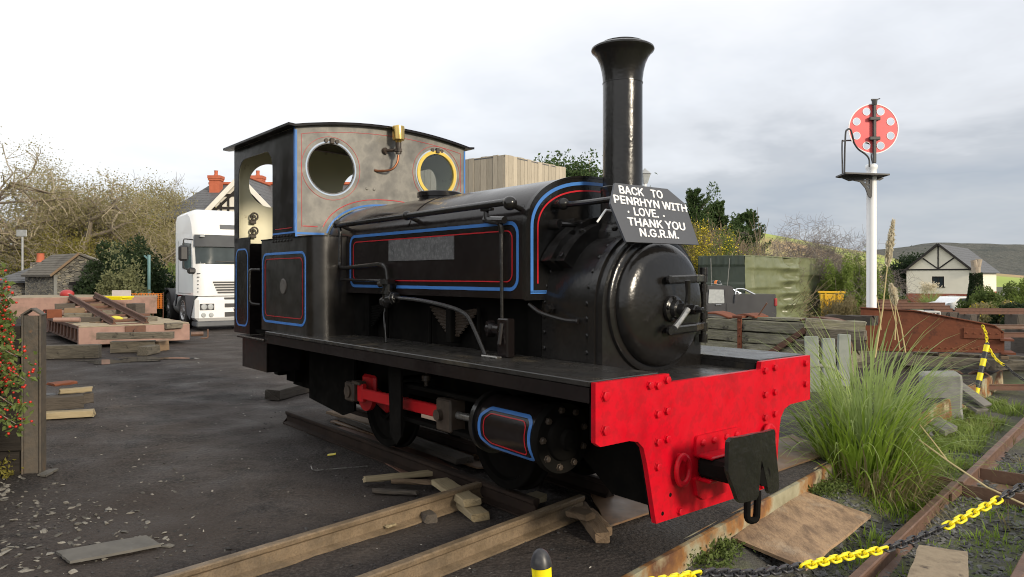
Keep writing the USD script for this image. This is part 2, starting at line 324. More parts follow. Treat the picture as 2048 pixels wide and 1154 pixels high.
pink = M('faded_pink_paint', [(.19, .11, .09), (.31, .19, .155), (.24, .145, .12)], scale=3, detail=8, rough=.75, bump=.3, spots=(2.5, (.17, .12, .09), .50, .68))
plank_deck = M('worn_wagon_deck', [(.15, .125, .09), (.32, .27, .19), (.22, .185, .13)], scale=4, stretch=(1, 10, 10), rough=.9, bump=.5)
slate = M('slate_slab', [(.055, .052, .046), (.13, .122, .108), (.088, .083, .075)], scale=3, detail=8, rough=.75, rvar=.1, bump=.5, bscale=14, rand=.15)
slate_green = M('green_grey_slate', [(.15, .175, .155), (.24, .26, .23), (.19, .21, .185)], scale=4, detail=8, rough=.8, bump=.4, rand=.12)
concrete = M('weathered_concrete', [(.13, .13, .12), (.24, .24, .225), (.18, .18, .17)], scale=4, detail=8, rough=.9, bump=.6, spots=(3, (.14, .15, .10), .56, .7))
stone_ballast = M('ballast_stone', [(.028, .029, .031), (.11, .11, .108), (.06, .06, .06)], scale=3, rough=.8, bump=.4, rand=.5)
stone_pale = M('pale_gravel', [(.05, .047, .042), (.17, .16, .14), (.095, .09, .08)], scale=3, rough=.85, bump=.4, rand=.55)
yellow_plastic = M('yellow_plastic', [(.80, .66, .010), (.86, .72, .014)], rough=.32, scale=10)
black_plastic = M('black_plastic', [(.018, .018, .022), (.026, .026, .03)], rough=.4, scale=10, fine=(50, (.08, .08, .08), .3))
# buildings and vehicles
white_gloss = M('white_lorry_paint', [(.72, .73, .74), (.78, .79, .79)], scale=2, rough=.2, coat=.5)
grey_trim = M('grey_lorry_trim', [(.065, .07, .08), (.09, .098, .108)], scale=3, rough=.5)
dark_trim = M('dark_trim', [(.02, .02, .022), (.03, .03, .032)], scale=5, rough=.5)
tyre = M('tyre_rubber', [(.02, .02, .02), (.035, .034, .033)], scale=8, rough=.85)
alloy = M('bright_wheel_metal', [(.45, .45, .46), (.62, .62, .63)], scale=8, rough=.3, metal=.8)
screen = M('windscreen_glass', [(.02, .028, .03), (.06, .075, .08)], scale=1.6, rough=.1, spec=.3)
lamp_glass = M('lamp_glass', [(.32, .34, .35), (.46, .48, .48)], scale=12, rough=.1, coat=.5)
tail_red = M('tail_lamp_red', [(.30, .03, .03), (.38, .045, .045)], rough=.4)
pickup_paint = M('dark_grey_car_paint', [(.05, .05, .054), (.062, .062, .066)], scale=3, rough=.25, coat=.6)
chrome = M('chrome', [(.7, .7, .7), (.78, .78, .78)], rough=.15, metal=1.0)
render_white = M('white_render', [(.68, .65, .58), (.76, .73, .66)], scale=3, rough=.9, bump=.2)
render_cream = M('cream_render', [(.74, .70, .58), (.80, .76, .64)], scale=2, rough=.9, bump=.2)
dark_timber = M('dark_timbering', [(.018, .015, .014), (.03, .026, .023)], scale=6, rough=.8)
slate_roof = M('slate_roof', [(.075, .078, .085), (.12, .122, .128), (.095, .098, .105)], scale=3, rough=.6, bump=.4, island=.18)
moss_roof = M('mossy_slate_roof', [(.10, .09, .075), (.17, .155, .13), (.13, .12, .10)], scale=1.5, detail=8, rough=.85, bump=.4, island=.2)
terracotta = M('terracotta', [(.38, .095, .045), (.48, .13, .065)], scale=6, rough=.8)
brick_red = usdkit.material(stage, '/World/Looks/far_red_brick', {'tc': ('texture_coordinate', {}), 'b': ('brick_texture', {'color1': (.33, .085, .045), 'color2': (.24, .06, .035), 'mortar': (.3, .26, .22), 'scale': 2.2, 'mortar_size': .012}), 'vr': ('mapping', {'rotation': (PI / 2, 0, 0)}), 'p': ('principled_bsdf', {'roughness': .9})},
                            [('tc.object', 'vr.vector'), ('vr.vector', 'b.vector'), ('b.color', 'p.base_color')], surface='p.BSDF')
rubble = usdkit.material(stage, '/World/Looks/far_rubble_stone', {'tc': ('texture_coordinate', {}), 'mp': ('mapping', {'scale': (5.0, 5.0, 14.0)}), 'v': ('voronoi_texture', {'scale': 1.3}), 'v2': ('voronoi_texture', {'scale': 1.3, 'feature': 'distance_to_edge'}),
                            'sx': ('separate_color', {}), 'r': ('rgb_ramp', {'ramp': [(0, (.10, .095, .085)), (.4, (.22, .21, .18)), (.7, (.30, .27, .20)), (1, (.16, .15, .14))]}), 'e': ('rgb_ramp', {'ramp': [(0, (.2, .2, .2)), (.08, (1, 1, 1))]}),
                            'm': ('mix', {'mix_type': 'multiply', 'fac': 1.0}), 'bu': ('bump', {'strength': .8, 'distance': .04}), 'p': ('principled_bsdf', {'roughness': .9})},
                         [('tc.object', 'mp.vector'), ('mp.vector', 'v.vector'), ('mp.vector', 'v2.vector'), ('v.color', 'sx.color'), ('sx.r', 'r.fac'), ('v2.distance', 'e.fac'), ('r.color', 'm.color1'), ('e.color', 'm.color2'), ('e.color', 'bu.height'), ('bu.normal', 'p.normal'), ('m.color', 'p.base_color')], surface='p.BSDF')
doorway_dark = M('doorway_shade_and_lintel', [(.012, .011, .010), (.02, .018, .016)], rough=.9)  # doorway shade is put into this near-black colour; the lintel uses it too
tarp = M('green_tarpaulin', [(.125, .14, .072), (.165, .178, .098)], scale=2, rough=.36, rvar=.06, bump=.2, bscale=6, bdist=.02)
tarp_shaded = M('shaded_green_tarpaulin', [(.045, .06, .045), (.06, .075, .055)], scale=2, rough=.5, bump=.2, bscale=6, bdist=.02)  # same tarpaulin on its unlit sides, shade put into a darker green
skip_yellow = M('yellow_skip_paint', [(.62, .36, .015), (.72, .44, .02)], scale=3, rough=.5, spots=(4, (.35, .18, .03), .66, .74))
mast_white = M('white_mast_paint', [(.74, .75, .76), (.80, .81, .82)], scale=4, rough=.4, bump=.1)
disc_red = M('pink_red_enamel', [(.68, .085, .095), (.74, .11, .115)], scale=4, rough=.5)
iron = M('dark_wrought_iron', [(.03, .03, .032), (.05, .05, .052)], scale=8, rough=.55, bump=.2)
orange_mesh = M('orange_plastic_mesh', [(.75, .20, .03), (.82, .26, .04)], rough=.6)
teal_paint = M('teal_post_paint', [(.10, .20, .21), (.14, .26, .27)], rough=.5)
sheet_grey = M('grey_sheet', [(.42, .38, .38), (.50, .46, .46)], rough=.7)
sheet_metal = M('galvanised_frame', [(.30, .31, .31), (.42, .43, .43)], rough=.5, metal=.4, scale=9)
# vegetation
def leafmat(name, a, b, c, sc=1.2): return M(name, [a, b, c], scale=sc, detail=4, rough=.6, island=.35, trans=(.2, .3, .05), spec=.3)
lf_dark = leafmat('dark_evergreen_leaf', (.028, .055, .022), (.055, .09, .036), (.04, .07, .027))
lf_mid = leafmat('mid_green_leaf', (.13, .20, .048), (.22, .29, .08), (.17, .25, .062))
lf_bright = leafmat('bright_green_leaf', (.20, .31, .06), (.32, .41, .10), (.25, .36, .075))
lf_olive = leafmat('olive_leaf', (.32, .28, .13), (.47, .42, .21), (.38, .35, .16))
lf_yellow = leafmat('yellowing_leaf', (.22, .20, .04), (.36, .32, .07), (.28, .26, .055))
lf_sage = leafmat('pale_sage_leaf', (.22, .24, .11), (.32, .34, .17), (.27, .29, .14))
lf_cypress = leafmat('cypress_frond', (.065, .12, .04), (.12, .19, .06), (.085, .15, .048))
gorse = M('gorse_flower', [(.70, .55, .02), (.80, .66, .03)], rough=.7)
bark = M('grey_brown_bark', [(.11, .09, .068), (.21, .175, .135), (.15, .125, .095)], scale=5, stretch=(6, 6, 1), rough=.95, bump=.7)
twig = M('pale_twig', [(.28, .235, .16), (.42, .36, .26), (.34, .29, .20)], scale=2, rough=.95, island=.2)
twig_grey = M('grey_mauve_twig', [(.15, .125, .115), (.23, .20, .185), (.19, .16, .15)], scale=2, rough=.95, island=.2)
berry = M('scarlet_berry', [(.55, .02, .012), (.68, .045, .02)], rough=.25, scale=20, island=.25)
blade = leafmat('pampas_blade', (.36, .50, .13), (.50, .62, .23), (.42, .56, .17), 3)
blade_low = leafmat('bright_grass_blade', (.25, .40, .035), (.36, .52, .07), (.30, .45, .05), 3)
blade_dry = leafmat('dry_grass_blade', (.26, .21, .10), (.38, .32, .17), (.31, .26, .13), 3)
plume = M('pampas_plume', [(.66, .60, .46), (.78, .72, .58)], scale=10, rough=.95, trans=(.5, .45, .3))
stalk = M('straw_stalk', [(.42, .33, .15), (.52, .42, .22)], scale=10, rough=.7)
hill_green = M('lit_pasture', [(.28, (.26, .34, .06)), (.46, (.30, .38, .07)), (.55, (.28, .27, .09)), (.64, (.38, .25, .13))], scale=.02, detail=6, rough=.95, bump=.3, bscale=.4, bdist=1.0)
hill_wood = M('wooded_hill', [(.045, .055, .048), (.10, .10, .085), (.06, .07, .058)], scale=.03, detail=8, rough=.95, bump=1.0, bscale=.2, bdist=6.0)

pale_ring = M('pale_blue_paint', [(.30, .38, .50), (.38, .46, .58)], scale=9, rough=.4)

twig_brown = M('brown_twig', [(.17, .125, .08), (.28, .215, .145), (.22, .165, .11)], scale=2, rough=.95, island=.25)
# ---------------------------------------------------------------- the setting: ground, yard, tracks
TA = math.radians(41.8); TD = np.array([math.sin(TA), math.cos(TA), 0]); TN = np.array([math.cos(TA), -math.sin(TA), 0])   # track direction, and the normal to its right
def on_track(n, t, z=0.0): return TN * n + TD * t + np.array([0, 0, z])
EDGE = -2.05                                               # the yard slab ends at this offset from the tracks
def sstep(x, a, b):
    t = np.clip((x - a) / (b - a), 0, 1); return t * t * (3 - 2 * t)
def terrain(x, y):
    x, y = np.asarray(x, float), np.asarray(y, float)
    n = x * TN[0] + y * TN[1]
    z = -.26 - .30 * sstep(y, 11, 20) - .25 * sstep(y, 24, 60)
    z = z + .45 * sstep(-x, 20, 40) * sstep(y, 24, 40)
    p = np.stack([x, y, 0 * x], -1)
    z = z + (meshkit.fbm(p * .9, 4, 3) - .5) * .10 + (meshkit.fbm(p * 6, 3, 9) - .5) * .03 * (y < 16)
    tr = np.exp(-((n + 1.0) / .62) ** 2)
    z = z * (1 - .9 * tr * (y < 16)) + -.33 * .9 * tr * (y < 16)
    z = z + .11 * sstep(-n, 1.5, 1.95) * (1 - sstep(y, 5.6, 7.5))
    z = np.where(n < EDGE - .05, np.minimum(z, -.2), z)
    return z
def grid(xs, ys, zf):
    X, Y = np.meshgrid(xs, ys); Z = zf(X, Y); n = len(xs)
    i = np.arange(len(ys) - 1)[:, None] * n + np.arange(n - 1)[None]
    i = i.ravel(); f = np.vstack([np.stack([i, i + 1, i + n + 1], 1), np.stack([i, i + n + 1, i + n], 1)])
    return trimesh.Trimesh(np.stack([X, Y, Z], -1).reshape(-1, 3), f, process=False)
xs = np.unique(np.concatenate([np.linspace(-900, -60, 16), np.linspace(-60, -4, 40), np.linspace(-4, 12, 230), np.linspace(12, 60, 60), np.linspace(60, 900, 16)]))
ys = np.unique(np.concatenate([np.linspace(-300, 0, 8), np.linspace(0, 14, 200), np.linspace(14, 70, 70), np.linspace(70, 1500, 24)]))
gm = usdkit.mesh(stage, '/World/ground', grid(xs, ys, terrain), earth, smooth=True); tag(gm.GetPrim(), kind='structure')
# yard of trodden coal and ash: a raised slab whose edge runs along the track
def yard_z(x, y):
    p = np.stack([x, y, 0 * x], -1)
    z = (meshkit.fbm(p * .55, 3, 5) - .5) * .05 + (meshkit.fbm(p * 3.0, 4, 8) - .5) * .014 + (meshkit.fbm(p * 14, 2, 12) - .5) * .008
    return z - .004 - .010 * 0
nn = np.unique(np.concatenate([np.linspace(-34, -14, 40), np.linspace(-14, EDGE, 210)])); tt = np.unique(np.concatenate([np.linspace(-8, 0, 20), np.linspace(0, 10, 190), np.linspace(10, 24, 60)]))
yd = grid(nn, tt, lambda a, b: yard_z(a * TN[0] + b * TD[0], a * TN[1] + b * TD[1]) * np.minimum(1, (EDGE - a) / .3) - 1.3 * sstep(-a, 33, 34) - 1.3 * sstep(b, 23.3, 24))
v = yd.vertices.copy(); yd.vertices = v[:, :1] * TN + v[:, 1:2] * TD + v[:, 2:] * np.array([0, 0, 1.0]); yd.invert()
me = usdkit.mesh(stage, '/World/yard', yd, coal, smooth=True); tag(me.GetPrim(), kind='structure')
rs = np.random.RandomState(4); rings = []
for t in np.linspace(-6, 14, 90):
    e = rs.uniform(-.012, .012, 6)
    rings.append(np.array([on_track(EDGE + .004, t, -.42), on_track(EDGE + .03 + e[0], t, -.42), on_track(EDGE + .026 + e[1], t, -.10 + e[2]), on_track(EDGE + .02 + e[3] * .6, t, -.008 + e[4] * .5), on_track(EDGE - .03, t, .0 + e[5] * .3), on_track(EDGE - .05, t, -.05)]))
me = usdkit.mesh(stage, '/World/yard_edge', ringmesh(rings), concrete_edge, smooth=40); tag(me.GetPrim(), kind='structure')

def track_thing(name, label, n, t0, t1, z, m, s=1.0, cat_='rail', group=None):
    p0, p1 = on_track(n, t0, z), on_track(n, t1, z); mid = (p0 + p1) / 2
    mesh = rail_mesh(p0 - mid, p1 - mid, s)
    return solo(name, mesh, m, label, cat_, loc=mid, group=group)
# two loose rails on the yard running under the engine
track_thing('loose_rail', 'long tan rail on the yard, the farther of the two running under the locomotive', -3.45, .6, 3.53, .0, rail_tan, 1.0)
track_thing('loose_rail', 'long tan rail on the yard, the one nearer to the yellow barrier post', -2.765, .8, 3.75, .0, rail_tan, 1.0)
rail_shaded = M('shaded_dark_rail', [(.016, .011, .009), (.04, .026, .019)], scale=5, rough=.75, bump=.4, spec=.2)  # rail darkened to carry the shade under the engine in its colour
# rails under the locomotive
for s in (-1, 1):
    m = rail_mesh((-4.9, s * .325, .004), (-1.06, s * .325, .004)); m.apply_transform(Bm0 if False else mat4((1.073, 3.917, 0), -50.76))
    solo('loose_rail', m, rail_shaded, ('dark rail under the near side wheels' if s < 0 else 'dark rail under the far side wheels'), 'rail')
# the running line on the right
RZ = -.33
RAILS = [(-1.335, 'rusty rail of the track nearer to the yard edge'), (-.665, 'rusty rail of the track farther from the yard edge')]
ta, tb = 3.2, 6.95
track_thing('track_rail', 'rusty rail of the track beside the chipboard sheet, nearest length before the joint', -1.335, .8, tb, RZ, rail_rust, 1.12, group='rails of the track')
track_thing('track_rail', 'rusty rail of the track beside the pampas grass, far length beyond the joint', -1.305, tb + .03, 15, RZ, rail_rust, 1.12, group='rails of the track')
track_thing('track_rail', 'rusty rail of the track in the bottom right corner of the picture', -.655, .8, 15, RZ, rail_rust, 1.12, group='rails of the track')
fp = cat(*[bar(on_track(-1.335 + o, tb - .28, RZ + .075), on_track(-1.32 + o, tb + .30, RZ + .075), .02, .07, .004) for o in (-.028, .028)])
solo('fishplate', fp, rail_rust, 'rusty fishplate joining two rail lengths beside the pampas grass', 'rail joint')
# steel cross ties bolted over the line at the joint
tie = thing('cross_tie', 'pair of brown steel angle bars bolted across the track', 'track tie', on_track(-.9, 6.85, RZ), -41.8 + 0)
tz = .055
for dy, L0, L1 in ((.13, -.40, 1.4), (.83, -.38, 1.4)):
    part(tie, 'angle_bar', cat(box(L0, L1, dy, dy + .012, 0, .12, .003), box(L0, L1, dy, dy + .09, 0, .012)), rail_rust)
part(tie, 'tie_plate', box(-.30, 1.2, .15, .80, -.01, .012), brown_plate)
for i, (x, y) in enumerate(((.12, .32), (.22, .26), (.26, .36), (.36, .28), (.1, .42), (.45, .33))):
    part(tie, 'tie_bolt', cat(cyl((x, y, 0), (x, y, .085), .011, n=8), cyl((x, y, .03), (x, y, .055), .02, n=6)), rail_rust)
solo('angle_bar', cat(box(-.3, .3, 0, .014, 0, .13, .003), box(-.3, .3, 0, .08, 0, .012)), rail_rust, 'short brown steel angle bar on the grass just outside the rail joint', 'steel bar', on_track(-1.66, 6.98, -.31), -41.8 + 4)
# sleepers of the line
sl = []
for i, t in enumerate((3.4, 4.15, 4.95, 5.75, 8.3, 9.1, 9.9, 10.7)):
    solo('track_sleeper', timber(1.5, .22, .12, seed=40 + i, amp=.012), wood_dark, 'dark sleeper half sunk in the ballast, ' + ('nearest one, before the square board', 'just beyond the square board', 'midway between the square board and the cross tie', 'just before the steel cross tie', 'first beyond the steel cross tie', 'second beyond the steel cross tie', 'third beyond the steel cross tie', 'farthest one in view')[i], 'sleeper', on_track(-1.0, t, RZ - .135), -41.8 + (i % 3 - 1) * 1.5, group='sleepers of the track')
# flat plates and boards
corn = [ground_at(940, 935, .012), ground_at(1215, 1048, .012), ground_at(1662, 905, .012), ground_at(1310, 862, .012)]
def slab_from(corners, th, jag=.0, seed=0):
    rs = np.random.RandomState(seed); P = [np.asarray(c, float) for c in corners]; out = []
    for a, b in zip(P, P[1:] + P[:1]):
        for t in np.linspace(0, 1, 7)[:-1]: out.append(a + (b - a) * t + (rs.uniform(-jag, jag, 3) * (1, 1, 0) if t else 0))
    o = np.mean(out, 0); r0 = np.array(out) - o
    return ringmesh([r0 - (0, 0, th), r0]), o
def plate(name, label, cat_, corners, th, m, jag=.0, seed=0, lift=0.0):
    mesh, o = slab_from(corners, th, jag, seed)
    if mesh.volume < 0: mesh.invert()
    return solo(name, mesh, m, label, cat_, loc=o + (0, 0, lift), smooth=False)
E1 = lambda n, t, z: on_track(n, t, z)
plate('steel_plate', 'rusty brown steel plate on the yard edge beneath the red buffer beam', 'plate', [ground_at(1215, 1052, .02), ground_at(1665, 905, .02), ground_at(1585, 868, .02), ground_at(1180, 985, .02)], .012, brown_plate, .008, 1)
plate('steel_plate', 'dark brown steel plate lying beneath the middle of the locomotive', 'plate', [ground_at(955, 935, .028), ground_at(1180, 925, .028), ground_at(840, 800, .028), ground_at(660, 842, .028)], .012, brown_plate, .01, 2)
plate('steel_plate', 'long dark plate edge sticking out of the locomotive shadow on the left', 'plate', [ground_at(820, 955, .014), ground_at(935, 950, .014), ground_at(760, 850, .014), ground_at(650, 855, .014)], .008, rust_dark, .006, 3)
BOARD = [ground_at(1465, 1075, -.10), ground_at(1612, 1135, -.14), ground_at(1742, 1030, -.15), ground_at(1598, 978, -.09)]; BOARD_AREA = Polygon([p[:2] for p in BOARD]).buffer(.04)
plate('chipboard_sheet', 'square brown chipboard sheet on the ground before the buffer beam', 'board', BOARD, .02, ply, .004, 4, .0)
plate('wooden_board', 'square worn wooden board between the rails at the bottom right', 'board', [ground_at(1812, 1165, -.19), ground_at(1938, 1165, -.19), ground_at(1935, 1106, -.19), ground_at(1838, 1093, -.19)], .05, M('worn_board_end', [(.14, .105, .07), (.28, .225, .155), (.2, .155, .105)], scale=6, detail=8, rough=.9, bump=.6, spots=(5, (.06, .045, .035), .62, .7)), .006, 5, .01)
plate('slate_slab', 'flat grey slate slab on the ballast beside the painted yard edge', 'slate', [ground_at(1305, 1130, -.12), ground_at(1390, 1165, -.15), ground_at(1466, 1133, -.15), ground_at(1392, 1088, -.12)], .022, slate, .008, 6, .0)
plate('slate_slab', 'long narrow grey slate lying on the dark yard at the lower left', 'slate', [ground_at(112, 1102, .03), ground_at(140, 1122, .03), ground_at(322, 1088, .03), ground_at(292, 1070, .03)], .014, slate, .004, 7)
plate('slate_slab', 'thin pale slate at the foot of the rusty end post', 'slate', [ground_at(75, 948, .02), ground_at(92, 950, .02), ground_at(117, 936, .02), ground_at(98, 938, .02)], .015, slate, .005, 8)
for i, (a, b, c, d, z) in enumerate((((1800, 800), (1795, 822), (1890, 868), (1915, 858), -.16), ((1800, 838), (1822, 850), (1870, 880), (1855, 850), -.18))):
    plate('slate_slab', ('long grey slate slab sloping out of the pampas grass' if i == 0 else 'small broken slate at the foot of the pampas grass'), 'slate', [ground_at(*q, z) for q in (a, b, c, d)], .05, slate, .02, 20 + i, .03)

# ---- packing timbers by and under the locomotive
def block(name, label, p0, p1, w, h, m, seed, z=0.0, cat_='timber', dz=0.0):
    p0, p1 = np.asarray(p0, float), np.asarray(p1, float); d = p1 - p0; L = np.linalg.norm(d[:2]); mid = (p0 + p1) / 2
    return solo(name, timber(L, w, h, seed=seed, amp=.005), m, label, cat_, loc=(mid[0], mid[1], z + (mid[2])), rot=(0, math.degrees(-math.atan2(dz, L)), math.degrees(math.atan2(d[1], d[0]))))
G = ground_at
block('packing_timber', 'fresh pale packing plank under the far rail, upper of two', G(880, 985), G(945, 1030), .12, .045, wood_pale, 1, .055)
block('packing_timber', 'fresh pale packing plank under the far rail, lower of two', G(900, 992), G(962, 1042), .12, .05, wood_pale, 2)
block('packing_timber', 'dark timber block standing by the far rail', G(838, 1026), G(862, 1046), .08, .05, wood_dark, 3)
block('packing_timber', 'thin broken pale slat poking out left of the far rail', G(728, 972), G(905, 955), .07, .035, wood_pale, 4, .03)
block('packing_timber', 'short brown splinter lying on the pale slat', G(785, 975), G(865, 978), .05, .03, wood_mid, 5, .03)
block('packing_timber', 'dark pointed stake lying on the yard before the far rail', G(745, 986), G(835, 990), .05, .03, wood_dark, 6)
block('packing_timber', 'brown packing block at the end of the near rail, largest of the group', G(1160, 1022), G(1205, 1086), .09, .06, wood_mid, 7)
block('packing_timber', 'brown wedge on top of the packing block at the near rail end', G(1142, 1030, .07), G(1182, 1040, .07), .10, .04, wood_mid, 8)
block('packing_timber', 'small brown block beside the packing block at the near rail end', G(1180, 1032), G(1215, 1072), .06, .05, wood_mid, 9)
block('packing_timber', 'pale timber end under the near rail below the cylinder', G(1050, 1010), G(1082, 1000), .11, .05, wood_pale, 10)
block('packing_timber', 'dark brown timber under the locomotive behind the far rail', G(690, 845), G(930, 935), .16, .05, wood_dark, 11, .03)
block('packing_timber', 'dark plank under the locomotive frame near the big end', G(665, 838), G(800, 880), .14, .03, wood_mid, 12, .06)
block('packing_timber', 'baulk hidden under the rear drag box of the locomotive', G(545, 800), G(640, 775), .2, .12, wood_dark, 13)
# scraps on the yard
wire = thing('wire_scrap', 'bent pale wire lying on the yard before the far rail', 'wire'); 
part(wire, 'strand', tube(spline([G(622, 932, .012), G(628, 940, .012), G(660, 938, .015), G(735, 932, .012)], 4), .004, 5), steel_bright)
solo('paper_scrap', ringmesh([np.array([(-.035, -.02, 0), (.03, -.025, .004), (.04, .018, .008), (-.03, .02, .002)]), np.array([(-.035, -.02, .004), (.03, -.025, .008), (.04, .018, .012), (-.03, .02, .006)])]), yellow_plastic, 'small yellow scrap on the dark yard left of the locomotive', 'scrap', G(663, 910, .008), 20)
solo('wood_chip', timber(.06, .035, .012, 3), wood_pale, 'pale wood chip resting on the web of the far rail', 'wood chip', on_track(-3.415, 2.75, .03), 50)
# ---- stones
def stone_meshes(k, seed):
    out = []
    for i in range(k):
        r_ = np.random.RandomState(seed + i * 31); p_ = r_.normal(size=(13, 3)); p_ /= np.linalg.norm(p_, axis=1, keepdims=True); out.append(trimesh.convex.convex_hull(p_ * r_.uniform(.7, 1.1, (13, 1)) * (1, r_.uniform(.6, 1), r_.uniform(.6, 1))))
    return out
def scatter(name, kind_label, cat_, pts, sizes, mat, seed, flat=.45, k=4):
    rs = np.random.RandomState(seed)
    pi = UsdGeom.PointInstancer.Define(stage, '/World/' + numbered('/World', name)); base = str(pi.GetPath())
    for i, m in enumerate(stone_meshes(k, seed)):
        usdkit.mesh(stage, '%s/stone_%03d' % (base, i), m, mat, smooth=False); pi.CreatePrototypesRel().AddTarget('%s/stone_%03d' % (base, i))
    n = len(pts); q = []
    for i in range(n):
        a = rs.uniform(0, PI); t = rs.normal(0, .22, 2)
        qq = Gf.Rotation(Gf.Vec3d(0, 0, 1), math.degrees(a)) * Gf.Rotation(Gf.Vec3d(1, 0, 0), math.degrees(t[0])) * Gf.Rotation(Gf.Vec3d(0, 1, 0), math.degrees(t[1])); g = qq.GetQuat()
        q.append(Gf.Quath(g.GetReal(), *map(float, g.GetImaginary())))
    s = np.stack([sizes * rs.uniform(.8, 1.3, n), sizes * rs.uniform(.6, 1.0, n), sizes * flat * rs.uniform(.6, 1.2, n)], 1)
    pi.CreatePositionsAttr([Gf.Vec3f(*map(float, p)) for p in pts]); pi.CreateOrientationsAttr(q); pi.CreateScalesAttr([Gf.Vec3f(*map(float, x)) for x in s]); pi.CreateProtoIndicesAttr([int(x) for x in rs.randint(0, k, n)])
    return tag(pi.GetPrim(), kind_label, cat_, kind='stuff')
rs = np.random.RandomState(77)
n_ = rs.uniform(-2.0, .1, 15000); t_ = 1.6 + 9.5 * rs.uniform(0, 1, 15000) ** 1.4; P = n_[:, None] * TN + t_[:, None] * TD
keep = meshkit.fbm(P * 1.1 + 5, 3, 2) < np.where(n_ < -1.38, .45, .56) + .12 * (t_ < 3.3); P = P[keep]; sz = rs.gamma(4, .0044, len(P)) + .007
P[:, 2] = np.maximum(terrain(P[:, 0], P[:, 1]), -.34) + sz * .1
scatter('ballast', 'dark grey slate ballast between and beside the rails', 'ballast', P, sz, stone_ballast, 5)
gx, gy = rs.uniform(-5.6, -.9, 5200), 3.0 + 5.0 * rs.uniform(0, 1, 5200) ** 1.3; P = np.stack([gx, gy, 0 * gx], 1)
dens = np.clip(1.25 - np.hypot((gx + 3.6) / 1.5, (gy - 4.3) / 1.5) * .8, .06, 1)
P = P[(meshkit.fbm(P * 1.6 + 9, 3, 6) * .7 + rs.uniform(0, .45, 5200) < dens * .85) & (gx * TN[0] + gy * TN[1] < EDGE - .1)]
sz = rs.gamma(2.6, .0062, len(P)) * np.clip(1.1 - np.hypot((P[:, 0] + 3.6) / 1.9, (P[:, 1] - 4.2) / 1.9) * .45, .3, 1) + .004; P[:, 2] = yard_z(P[:, 0], P[:, 1]) + sz * .15
scatter('gravel', 'loose pale slate chips strewn over the dark yard at the lower left', 'gravel', P, sz, stone_pale, 6)
cx_ = rs.uniform(-6.5, 1.6, 9000); cy_ = 2.6 + 8.0 * rs.uniform(0, 1, 9000) ** 1.6; P = np.stack([cx_, cy_, 0 * cx_], 1); P = P[(meshkit.fbm(P * 1.2 + 3, 3, 16) > .43) & (cx_ * TN[0] + cy_ * TN[1] < EDGE - .08)]
sz = rs.gamma(2.2, .0024, len(P)) + .0025; P[:, 2] = yard_z(P[:, 0], P[:, 1]) + sz * .1
scatter('coal_crumbs', 'dark coal and ash crumbs strewn over the yard before the locomotive', 'coal', P, sz, M('coal_crumb', [(.012, .012, .013), (.05, .048, .046)], scale=2, rough=.6, rand=.6), 8, .6)
cx_ = rs.uniform(-8, 1.2, 480); cy_ = 3.0 + 10.0 * rs.uniform(0, 1, 480) ** 1.3; P = np.stack([cx_, cy_, 0 * cx_], 1); P = P[cx_ * TN[0] + cy_ * TN[1] < EDGE - .1]
sz = rs.gamma(3, .0022, len(P)) + .003; P[:, 2] = yard_z(P[:, 0], P[:, 1]) + sz * .1
scatter('pale_chips', 'scattered pale stone chips all over the dark yard', 'stone chips', P, sz, M('pale_chip', [(.18, .17, .15), (.42, .40, .36)], scale=2, rough=.8, rand=.4), 9, .5)
# puddles left on the far side of the yard
water = M('puddle_water', [(.02, .02, .02), (.03, .029, .028)], scale=3, rough=.06, bump=.02)
for i, (px_, py_, rx, ry) in enumerate(((228, 722, .55, .30), (300, 716, .62, .26))):
    c = ground_at(px_, py_); a = np.linspace(0, 2 * PI, 40, endpoint=False); r_ = 1 + .35 * np.sin(3 * a + i) + .2 * np.sin(7 * a + 2 * i)
    ring_ = np.stack([rx * r_ * np.cos(a), ry * r_ * np.sin(a), 0 * a], 1); zc = float(yard_z(c[0], c[1])) + .012
    me = usdkit.mesh(stage, '/World/' + numbered('/World', 'puddle'), ringmesh([ring_ - (0, 0, .03), ring_]), water); xf(me, (c[0], c[1], zc), 0); tag(me.GetPrim(), kind='structure')
# ---------------------------------------------------------------- the locomotive (local x forward, y to its left, z up from the yard)
loco = thing('locomotive', 'black saddle tank steam locomotive with red buffer beam and tall chimney', 'locomotive', (1.073, 3.917, 0), -50.76)
DZ, VW = 1.022, 0.925                                     # deck height, half width
W, CW = 0.57, 0.855                                       # tank and cab half widths
UC, UR = -3.46, -4.92                                     # cab front and rear
def fr(poly, u, t=.004): return prism(poly, u, u + t, FRONT)
def sd(poly, v, t=.004): return prism(poly, v - t, v, SIDE)     # right-hand side, outward is -y
# running plate: raised sides, lower centre at the front
deck = cat(box(-3.93, -.012, -VW, -.44, DZ - .028, DZ, .004), box(-3.93, -.012, .44, VW, DZ - .028, DZ, .004), box(-3.2, -.012, -.44, .44, DZ - .085, DZ - .06, .003),
           box(-1.2, -.012, -.444, -.436, DZ - .062, DZ - .026), box(-1.2, -.012, .436, .444, DZ - .062, DZ - .026))
part(loco, 'running_plate', deck, deck_black)
part(loco, 'valance', cat(box(-3.93, -.012, -VW, -VW + .012, DZ - .10, DZ - .03), box(-3.93, -.012, VW - .012, VW, DZ - .10, DZ - .03)), black_side)
for s in (-1, 1):
    part(loco, 'rear_step', cat(box(-4.60, -3.93, s * .94, s * .62, .93, .953, .004), box(-4.56, -3.95, s * .90, s * .885, .66, .93), box(-4.56, -4.54, s * .9, s * .6, .66, .93), box(-3.97, -3.95, s * .9, s * .6, .66, .93)), black_side)
part(loco, 'step_edge', box(-4.60, -3.93, -.946, -.94, .944, .955), steel_bright)
